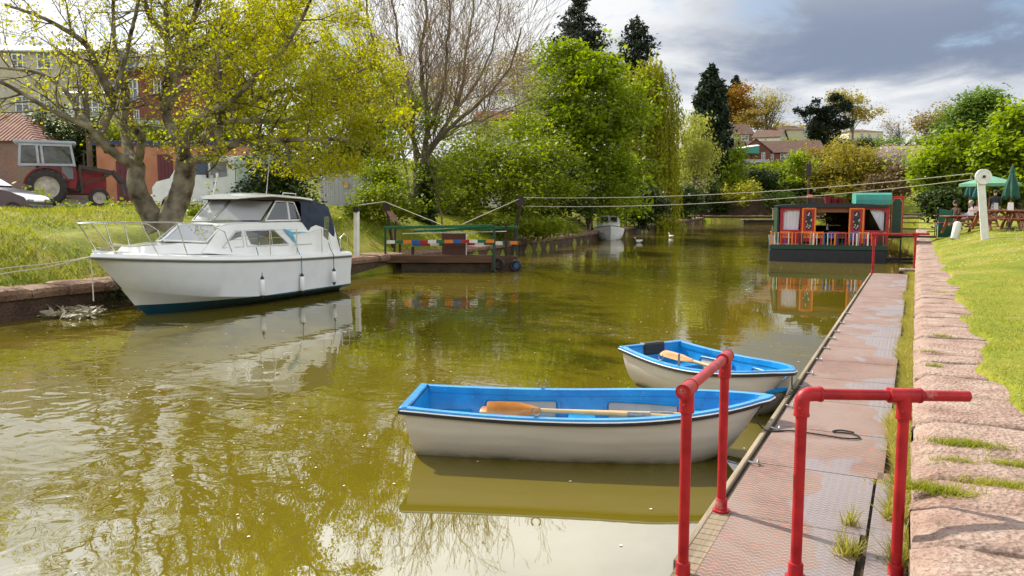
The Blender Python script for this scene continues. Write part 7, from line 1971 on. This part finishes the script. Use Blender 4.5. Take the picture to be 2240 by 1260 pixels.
# ------------------------------------------------------------------ the pub lawn on the right
TABLEW = pm('red-brown table wood', (.22, .065, .03), .6, .25, 5, .2, 30, stretch=(.3, 3, 3), col2=(.34, .13, .065))
def lawn(px, dep):
    p = D(px, 449, dep); return Vector((p.x, p.y, g1(p.x, p.y)))
def picnic(label, px, dep, rz):
    root = thing('picnic_table', label, 'picnic table', tuple(lawn(px, dep)), YAW + rz, 'red-brown picnic tables on the lawn')
    m = MB()
    for k in range(5): m.box((0, -.30 + .15 * k, .745), (1.75, .14, .04), bev=.006)
    m.build('tabletop', TABLEW, root)
    for s in (-1, 1):
        m = MB()
        for k in range(2): m.box((0, s * (.64 + .14 * k), .445), (1.75, .13, .04), bev=.006)
        m.build('bench', TABLEW, root)
    for x in (-.58, .58):
        for s in (-1, 1):
            m = MB(); m.bar((x, s * .22, .72), (x, s * .60, .02), .05, .10, up=(1, 0, 0)); m.build('leg', TABLEW, root)
        m = MB(); m.box((x + .05, 0, .40), (.05, 1.52, .09)); m.box((x + .05, 0, .70), (.05, .66, .08)); m.build('crossbeam', TABLEW, root)
        m = MB(); m.bar((x, 0, .39), (x * .25, 0, .71), .045, .09); m.build('brace', TABLEW, root)
    return root
T_ = [('near picnic table right of the white post, a folded parasol standing by it', 2182, 31.0, .03), ('picnic table just left of the white post, nearest the white drum', 2112, 33.5, .05), ('picnic table where the two people sit, behind the green board', 2118, 37.2, .0), ('picnic table at the right edge of the picture', 2262, 31.5, -.05), ('picnic table behind the open parasol, with a card holder and folded paper', 2195, 36.0, .02)]
tabs = [picnic(*a) for a in T_]
PC = tabs[0]
MENU = pm('white menu card', (.74, .73, .70), .6, .04, 9)
for (t, x, y, lab) in ((0, .55, .05, 'white card on the near picnic table beside the folded parasol'), (1, .25, .0, 'white card left of the post, on the table nearest the white drum'), (2, .45, .1, 'white card on the table where the two people sit'), (4, -.35, .0, 'white card on the table behind the open parasol')):
    p = tabs[t].location + Matrix.Rotation(tabs[t].rotation_euler[2], 3, 'Z') @ Vector((x, y, .767))
    c = thing('menu_card', lab, 'menu card', tuple(p), YAW, 'menu cards standing on the picnic tables')
    m = MB(); m.prism([(-.10, -.05, 0), (.10, -.05, 0), (.10, -.004, .30), (-.10, -.004, .30)], (0, -.006, 0)); m.prism([(-.10, .05, 0), (.10, .05, 0), (.10, .006, .30), (-.10, .006, .30)], (0, .006, 0)); m.build('card', MENU, c)
# parasols
PGREEN = pm('green parasol cloth', (.005, .055, .032), .75, .2, 4, .3, 12, col2=(.008, .085, .05))
PTEAL = pm('teal parasol cloth', (.004, .075, .075), .75, .2, 4, .3, 12)
PPALE = pm('sun-faded green parasol cloth', (.10, .28, .17), .7, .1, 3, col2=(.14, .34, .21))
def closed_parasol(label, px, dep, top, bot, half, mat, foot=None):
    root = thing('parasol', label, 'parasol', tuple(lawn(px, dep)), 0, 'folded parasols on the lawn')
    zt, zb = D(px, top, dep).z - root.location.z, D(px, bot, dep).z - root.location.z; hw_ = half * dep / FPX
    m = MB(); m.tube([(0, 0, 0), (0, 0, zt + .05)], .028, 8); m.build('pole', TABLEW, root, smooth=True)
    m = MB(); rows = []
    for t, r_ in ((0, .08), (.04, .16), (.16, .30), (.20, .34), (.22, .30), (.45, .55), (.75, .88), (.93, 1.0), (.97, .95), (1.0, .6)):
        z = zt + (zb - zt) * t; k = 24
        rows.append([Vector((hw_ * r_ * (1 + (.22 * t if i % 3 == 0 else -.12 * t)) * math.cos(6.283 * i / k), hw_ * r_ * (1 + (.22 * t if i % 3 == 0 else -.12 * t)) * math.sin(6.283 * i / k), z - (.09 if (i % 3 == 0 and t > .9) else 0))) for i in range(k)])
    m.loft(rows, closed=True, capa=True, capb=True); m.build('canopy', mat, root)
    m = MB(); m.lathe([(.20, 0), (.20, .05), (.05, .09), (.045, .3)], n=14); m.build('base', RUST, root, smooth=True)
    return root
closed_parasol('tall folded dark green parasol by the near picnic table', 2210, 31.2, 362, 432, 15, PGREEN)
closed_parasol('folded teal parasol left of its twin, under the open parasol', 2120, 39.5, 389, 428, 9, PTEAL)
closed_parasol('folded teal parasol right of its twin, beside the white post', 2138, 39.0, 395, 432, 10, PTEAL)
op = thing('parasol', 'open faded green parasol behind the white post', 'parasol', tuple(lawn(2163, 35.6)), .3)
zz = D(2163, 384, 35.6).z - op.location.z; ze = D(2163, 402, 35.6).z - op.location.z
m = MB(); m.tube([(0, 0, 0), (0, 0, zz - .02)], .028, 8); m.build('pole', TABLEW, op, smooth=True)
m = MB(); vs = [Vector((0, 0, zz))] + [Vector((1.28 * math.cos(6.283 * i / 8), 1.28 * math.sin(6.283 * i / 8), ze)) for i in range(8)]
vs += [Vector((1.28 * math.cos(6.283 * i / 8), 1.28 * math.sin(6.283 * i / 8), ze - .13)) for i in range(8)]
m.add(vs, [(0, 1 + i, 1 + (i + 1) % 8) for i in range(8)] + [(1 + i, 9 + i, 9 + (i + 1) % 8, 1 + (i + 1) % 8) for i in range(8)]); m.build('canopy', PPALE, op)
for i in range(8):
    m = MB(); a = 6.283 * i / 8; m.bar((.03 * math.cos(a), .03 * math.sin(a), zz - .05), (1.24 * math.cos(a), 1.24 * math.sin(a), ze - .03), .018, .018); m.build('rib', TABLEW, op)
# white drum and green board
wb_ = thing('white_drum', 'leaning white cylindrical drum with a domed top on the lawn', 'drum', tuple(lawn(2092, 31.5)), 0)
M = Matrix.Rotation(R(9), 3, Vector((-SA * 1.0, CA, 0)))
m = MB(); m.lathe([(.14, 0), (.15, .02), (.15, .52), (.145, .60), (.13, .67), (.06, .705), (0, .71)], (0, 0, -.01), 'z', 20, M); m.build('shell', WHITEP, wb_, smooth=True)
m = MB(); m.lathe([(.143, -.015), (.155, .0), (.155, .03)], (0, 0, -.008), 'z', 20, M); m.build('rim', GREYTRIM, wb_, smooth=True)
gb_ = thing('green_board', 'upright dark green board standing in front of the seated people', 'board', tuple(lawn(2071, 34.8)), YAW)
h_ = D(2071, 458, 34.8).z - gb_.location.z
m = MB(); m.prism([(-.27, 0, 0), (.27, 0, 0), (.27, 0, h_ - .06), (-.27, 0, h_ + .04)], (0, .035, 0)); m.build('panel', pm('dark green board', (.004, .085, .045), .5, .12, 3), gb_)
m = MB()
for x in (-.285, .285): m.box((x, .018, h_ / 2), (.03, .06, h_))
m.build('edge_post', DKGREEN, gb_)
kr = thing('knee_rail', 'low weathered timber knee-rail fence on the lawn behind the gangway', 'fence', tuple(lawn(2032, 44)), YAW)
for i in range(4):
    m = MB(); m.bar((i * .95, .1 * i, -.1), (i * .95, .1 * i, .36), .11, .11, .01); m.build('post', OLDWOOD, kr)
m = MB(); m.bar((0, 0, .33), (2.85, .3, .33), .05, .09); m.build('rail', OLDWOOD, kr)
# ---- people
def person(label, loc, rz, J, E_, rad, zones, hair, pose_head, group=None):
    """body grown over a joint skeleton (one continuous surface); zones(v) picks skin / shirt / trousers / shoes"""
    root = thing('person', label, 'person', tuple(loc), rz, group)
    keys = list(J); me = bpy.data.meshes.new('body')
    me.from_pydata([J[k] for k in keys], [(keys.index(a), keys.index(b)) for a, b in E_], [])
    o = bpy.data.objects.new('tmp', me); COL.objects.link(o)
    md = o.modifiers.new('skin', 'SKIN'); md.branch_smoothing = .6; md.use_smooth_shade = True
    sk = me.skin_vertices[0].data
    for i, k in enumerate(keys): sk[i].radius = rad[k] if isinstance(rad[k], tuple) else (rad[k], rad[k]); sk[i].use_root = (k == 'pelvis')
    ss_ = o.modifiers.new('sub', 'SUBSURF'); ss_.levels = 2; ss_.render_levels = 2
    dg = bpy.context.evaluated_depsgraph_get(); nm = bpy.data.meshes.new_from_object(o.evaluated_get(dg))
    bpy.data.objects.remove(o)
    b = bpy.data.objects.new('body', nm); COL.objects.link(b); b.parent = root
    nm.materials.clear()
    for m_ in zones[0]: nm.materials.append(m_)
    for p in nm.polygons: p.material_index = zones[1](p.center); p.use_smooth = True
    hd = Vector(pose_head)
    m = MB(); rows = []
    for k in range(5):
        a = R(-25 + 28 * k); r_ = .108 * math.cos(a) if k < 4 else .004
        rows.append([hd + Vector((r_ * math.cos(u) * .95, .012 + r_ * math.sin(u) * 1.02, .02 + .115 * math.sin(a))) for u in [6.283 * i / 12 for i in range(12)]])
    m.loft(rows, closed=True); m.build('hair', hair, root, smooth='all')
    fc = MB()
    for s in (-1, 1): fc.lathe([(0, -.012), (.011, 0), (0, .012)], hd + Vector((s * .034, -.098, .012)), n=6)
    fc.build('eyes', BLACKRUB, root)
    m = MB(); m.tube([hd + Vector((0, -.095, .005)), hd + Vector((0, -.118, -.03)), hd + Vector((0, -.098, -.04))], [.008, .014, .008], 6); m.build('nose', SKIN, root, smooth=True)
    return root
SKIN = pm('skin', (.50, .27, .19), .6, .1, 8)
JEANS = pm('blue jeans', (.10, .16, .28), .9, .3, 12)
PALEJ = pm('pale washed jeans', (.30, .40, .50), .9, .25, 10)
DARKTR = pm('dark trousers', (.012, .013, .02), .9, .2, 8)
BROWNSH = pm('dark brown shirt', (.065, .035, .022), .9, .25, 8)
OLIVEJ = pm('dark olive jacket', (.035, .045, .04), .9, .25, 8)
DARKJ = pm('dark slate jacket', (.022, .027, .034), .9, .25, 8)
PLAID = bpy.data.materials.new('plaid cloth'); PLAID.use_nodes = True
_n = PLAID.node_tree.nodes.new('ShaderNodeTexChecker'); _n.inputs['Scale'].default_value = 14; _n.inputs[1].default_value = (.30, .28, .36, 1); _n.inputs[2].default_value = (.06, .06, .12, 1)
_t = PLAID.node_tree.nodes.new('ShaderNodeTexCoord'); PLAID.node_tree.links.new(_t.outputs['Object'], _n.inputs[0]); PLAID.node_tree.links.new(_n.outputs[0], PLAID.node_tree.nodes['Principled BSDF'].inputs[0])
DARKHAIR = pm('dark hair', (.03, .02, .014), .7, .2, 20)
GREYHAIR = pm('grey hair', (.45, .42, .38), .8, .2, 20)
FAIRHAIR = pm('fair hair', (.35, .26, .13), .8, .2, 20)
BASEE = [('pelvis', 'waist'), ('waist', 'chest'), ('chest', 'neck'), ('neck', 'chin'), ('chin', 'head')] + [e for s in 'lr' for e in (('chest', 'sh' + s), ('sh' + s, 'el' + s), ('el' + s, 'wr' + s), ('wr' + s, 'ha' + s), ('pelvis', 'hi' + s), ('hi' + s, 'kn' + s), ('kn' + s, 'an' + s), ('an' + s, 'to' + s))]
RAD = dict(pelvis=(.15, .12), waist=(.14, .11), chest=(.17, .12), neck=.055, chin=.075, head=.10, shl=.075, shr=.075, ell=.05, elr=.05, wrl=.034, wrr=.034, hal=.04, har=.04, hil=.10, hir=.10, knl=.065, knr=.065, anl=.045, anr=.045, tol=.04, tor=.04)
def stand(arms=0):
    J = dict(pelvis=(0, 0, .95), waist=(0, 0, 1.10), chest=(0, .01, 1.33), neck=(0, .01, 1.48), chin=(0, -.01, 1.56), head=(0, -.005, 1.67))
    for s, k in (('l', 1), ('r', -1)):
        J['sh' + s] = (k * .19, .01, 1.40); J['el' + s] = (k * .27, .03, 1.14); J['wr' + s] = (k * .25, -.10, .95); J['ha' + s] = (k * .24, -.14, .88)
        J['hi' + s] = (k * .09, 0, .88); J['kn' + s] = (k * .10, -.02, .50); J['an' + s] = (k * .11, .01, .09); J['to' + s] = (k * .13, -.14, .05)
    return J
def fingers(root, J, s, mat):
    """five fingers on a hand"""
    h = Vector(J['ha' + s]); w_ = Vector(J['wr' + s]); d = (h - w_).normalized(); side = d.cross(Vector((0, 1, 0))).normalized()
    for i, (o, L_) in enumerate(((-.03, .065), (-.01, .078), (.01, .072), (.03, .055), (.045, .05))):
        m = MB(); b = h + side * o + (d * .02 if i < 4 else -d * .03)
        e = d if i < 4 else (d * .5 + side).normalized()
        m.tube([b, b + e * L_ * .55, b + e * L_ + Vector((0, -.015, 0))], [.010, .009, .007], 6); m.build('finger', mat, root, smooth=True)
J = stand()
J['ell'] = (.25, -.05, 1.13); J['wrl'] = (.16, -.22, 1.05); J['hal'] = (.12, -.27, 1.07)
p1 = person('person standing behind the tables in a dark jacket over plaid trousers', lawn(2176, 41.5), YAW + 2.6, J, BASEE, RAD, ([SKIN, DARKJ, PLAID, DARKTR], lambda c: 0 if c.z > 1.50 or (abs(c.x) > .1 and c.y < -.2 and c.z > .9) else 1 if c.z > 1.03 or (abs(c.x) > .2 and c.z > .92) else 0 if abs(c.x) > .19 else 2 if c.z > .10 else 3), DARKHAIR, J['head'])
for s in 'lr': fingers(p1, J, s, SKIN)
J = stand()
J['elr'] = (-.33, .02, 1.15); J['wrr'] = (-.42, -.02, .95); J['har'] = (-.45, -.03, .88)
fp_ = D(1597, 469, 121); 
p2_ = person('distant person on the far canal path in an olive jacket, seen from behind', (fp_.x, fp_.y, g1(fp_.x, fp_.y)), YAW + 3.3, J, BASEE, RAD, ([SKIN, OLIVEJ, DARKTR], lambda c: 0 if c.z > 1.50 or (abs(c.x) > .2 and c.z < .93) else 1 if c.z > .95 or abs(c.x) > .22 else 2), FAIRHAIR, J['head'])
for s in 'lr': fingers(p2_, J, s, SKIN)
# two people sitting on the bench, one leaning with legs stretched out to the left
def sit(lean, legs, armsup):
    J = dict(pelvis=(0, 0, .52), waist=(0, .04 * lean, .68), chest=(0, .13 * lean, .90), neck=(0, .10 * lean, 1.05), chin=(0, .05 * lean, 1.12), head=(0, .05 * lean - .01, 1.23))
    for s, k in (('l', 1), ('r', -1)):
        J['sh' + s] = (k * .19, .13 * lean, .97); J['el' + s] = (k * .28, .05 * lean - .05, .73); J['wr' + s] = (k * .20, -.24, .66); J['ha' + s] = (k * .18, -.31, .66)
        J['hi' + s] = (k * .10, -.06, .50); J['kn' + s] = (k * .13, -.48, legs[0]); J['an' + s] = (k * .13, legs[1] + (.06 * k), .10); J['to' + s] = (k * .15, legs[1] - .13 + (.06 * k), legs[2])
    return J
def benchspot(t, x, y): return tabs[t].location + Matrix.Rotation(tabs[t].rotation_euler[2], 3, 'Z') @ Vector((x, y, 0))
J = sit(1.2, (.46, -.86, .16), 0)
J['chest'] = (0, .10, .90)
p3 = person('person in a dark brown shirt sitting behind the green board, jeans stretched out', benchspot(2, -.98, -.60), YAW - 1.35, J, BASEE, RAD, ([SKIN, BROWNSH, PALEJ, DARKTR], lambda c: 0 if c.z > 1.07 or (c.y < -.20 and c.z > .60) else 1 if c.z > .60 else 3 if c.z < .17 and c.y < -.95 else 2), DARKHAIR, J['head'])
for s in 'lr': fingers(p3, J, s, SKIN)
J = sit(.6, (.47, -.50, .06), 0)
p4 = person('grey-haired person in pale blue sitting at the table right of the green board', benchspot(2, -.30, -.70), YAW - 1.9, J, BASEE, RAD, ([SKIN, pm('pale blue shirt', (.25, .36, .58), .85, .15, 9), JEANS, DARKTR], lambda c: 0 if c.z > 1.07 or (c.y < -.20 and c.z > .60) else 1 if c.z > .60 else 3 if c.z < .09 else 2), GREYHAIR, J['head'])
for s in 'lr': fingers(p4, J, s, SKIN)
# floating weed by the left wall, petals on the water
rg = np.random.default_rng(300)
fw = P(155, 690, 0.0)
c_ = rg.normal(size=(420, 3)) * [.38, .22, .05] + [fw.x, fw.y, .07]; c_[:, 2] = np.abs(c_[:, 2])
fl = thing('floating_weed', 'pale clump of cut reeds and litter floating by the left wall', 'weed clump', (fw.x, fw.y, 0))
bulk('reeds', leaf_quads(c_ - np.array([fw.x, fw.y, 0]), .26, rg, .7, .1, .28).reshape(-1, 3), 4, leafmat('dead reed', (.22, .19, .08), (.55, .50, .36), .1, 2), fl)
n = 1900
v = 4.0 + 60 * rg.random(n) ** 2.2
pts = np.stack([rg.uniform(-16, -1.4, n), rg.uniform(1.5, 60, n) ** 1.0, np.full(n, .006)], 1)
pts = pts[(rg.random(n) < np.exp(-pts[:, 1] / 40))]
rad = rg.uniform(.004, .012, len(pts)) * (1 + pts[:, 1] * .03)
ang = np.arange(5) * 6.283 / 5
V = pts[:, None, :] + np.stack([np.cos(ang), np.sin(ang), 0 * ang], 1)[None] * rad[:, None, None]
tag(bulk('petals', V.reshape(-1, 3), 5, pm('white petal', (.70, .66, .55), .7, .1)), 'white petals and specks scattered over the canal water', 'petals', kind='stuff')
# ivy and plants on the left wall
pl_ = P(240, 640, .35); pl_.x += .12
iv = thing('wall_plant', 'small green plant growing out of the left canal wall near the cruiser bow', 'plant', (pl_.x, pl_.y, .3))
bulk('foliage', leaf_quads(rg.normal(size=(160, 3)) * [.08, .22, .12], .10, rg).reshape(-1, 3), 4, L_IVY, iv)

# daisies on the lawn
n = 260
dd = np.stack([rg.uniform(.95, 4.5, n), rg.uniform(22, 36, n)], 1)
zz_ = G(dd[:, 0], dd[:, 1]) + .035
V = np.stack([dd[:, 0], dd[:, 1], zz_], 1)[:, None, :] + np.stack([np.cos(ang), np.sin(ang), .3 * np.sin(ang)], 1)[None] * rg.uniform(.009, .016, n)[:, None, None]
tag(bulk('daisies', V.reshape(-1, 3), 5, MATS['white petal']), 'white daisies dotted over the lawn before the picnic tables', 'daisies', kind='stuff')
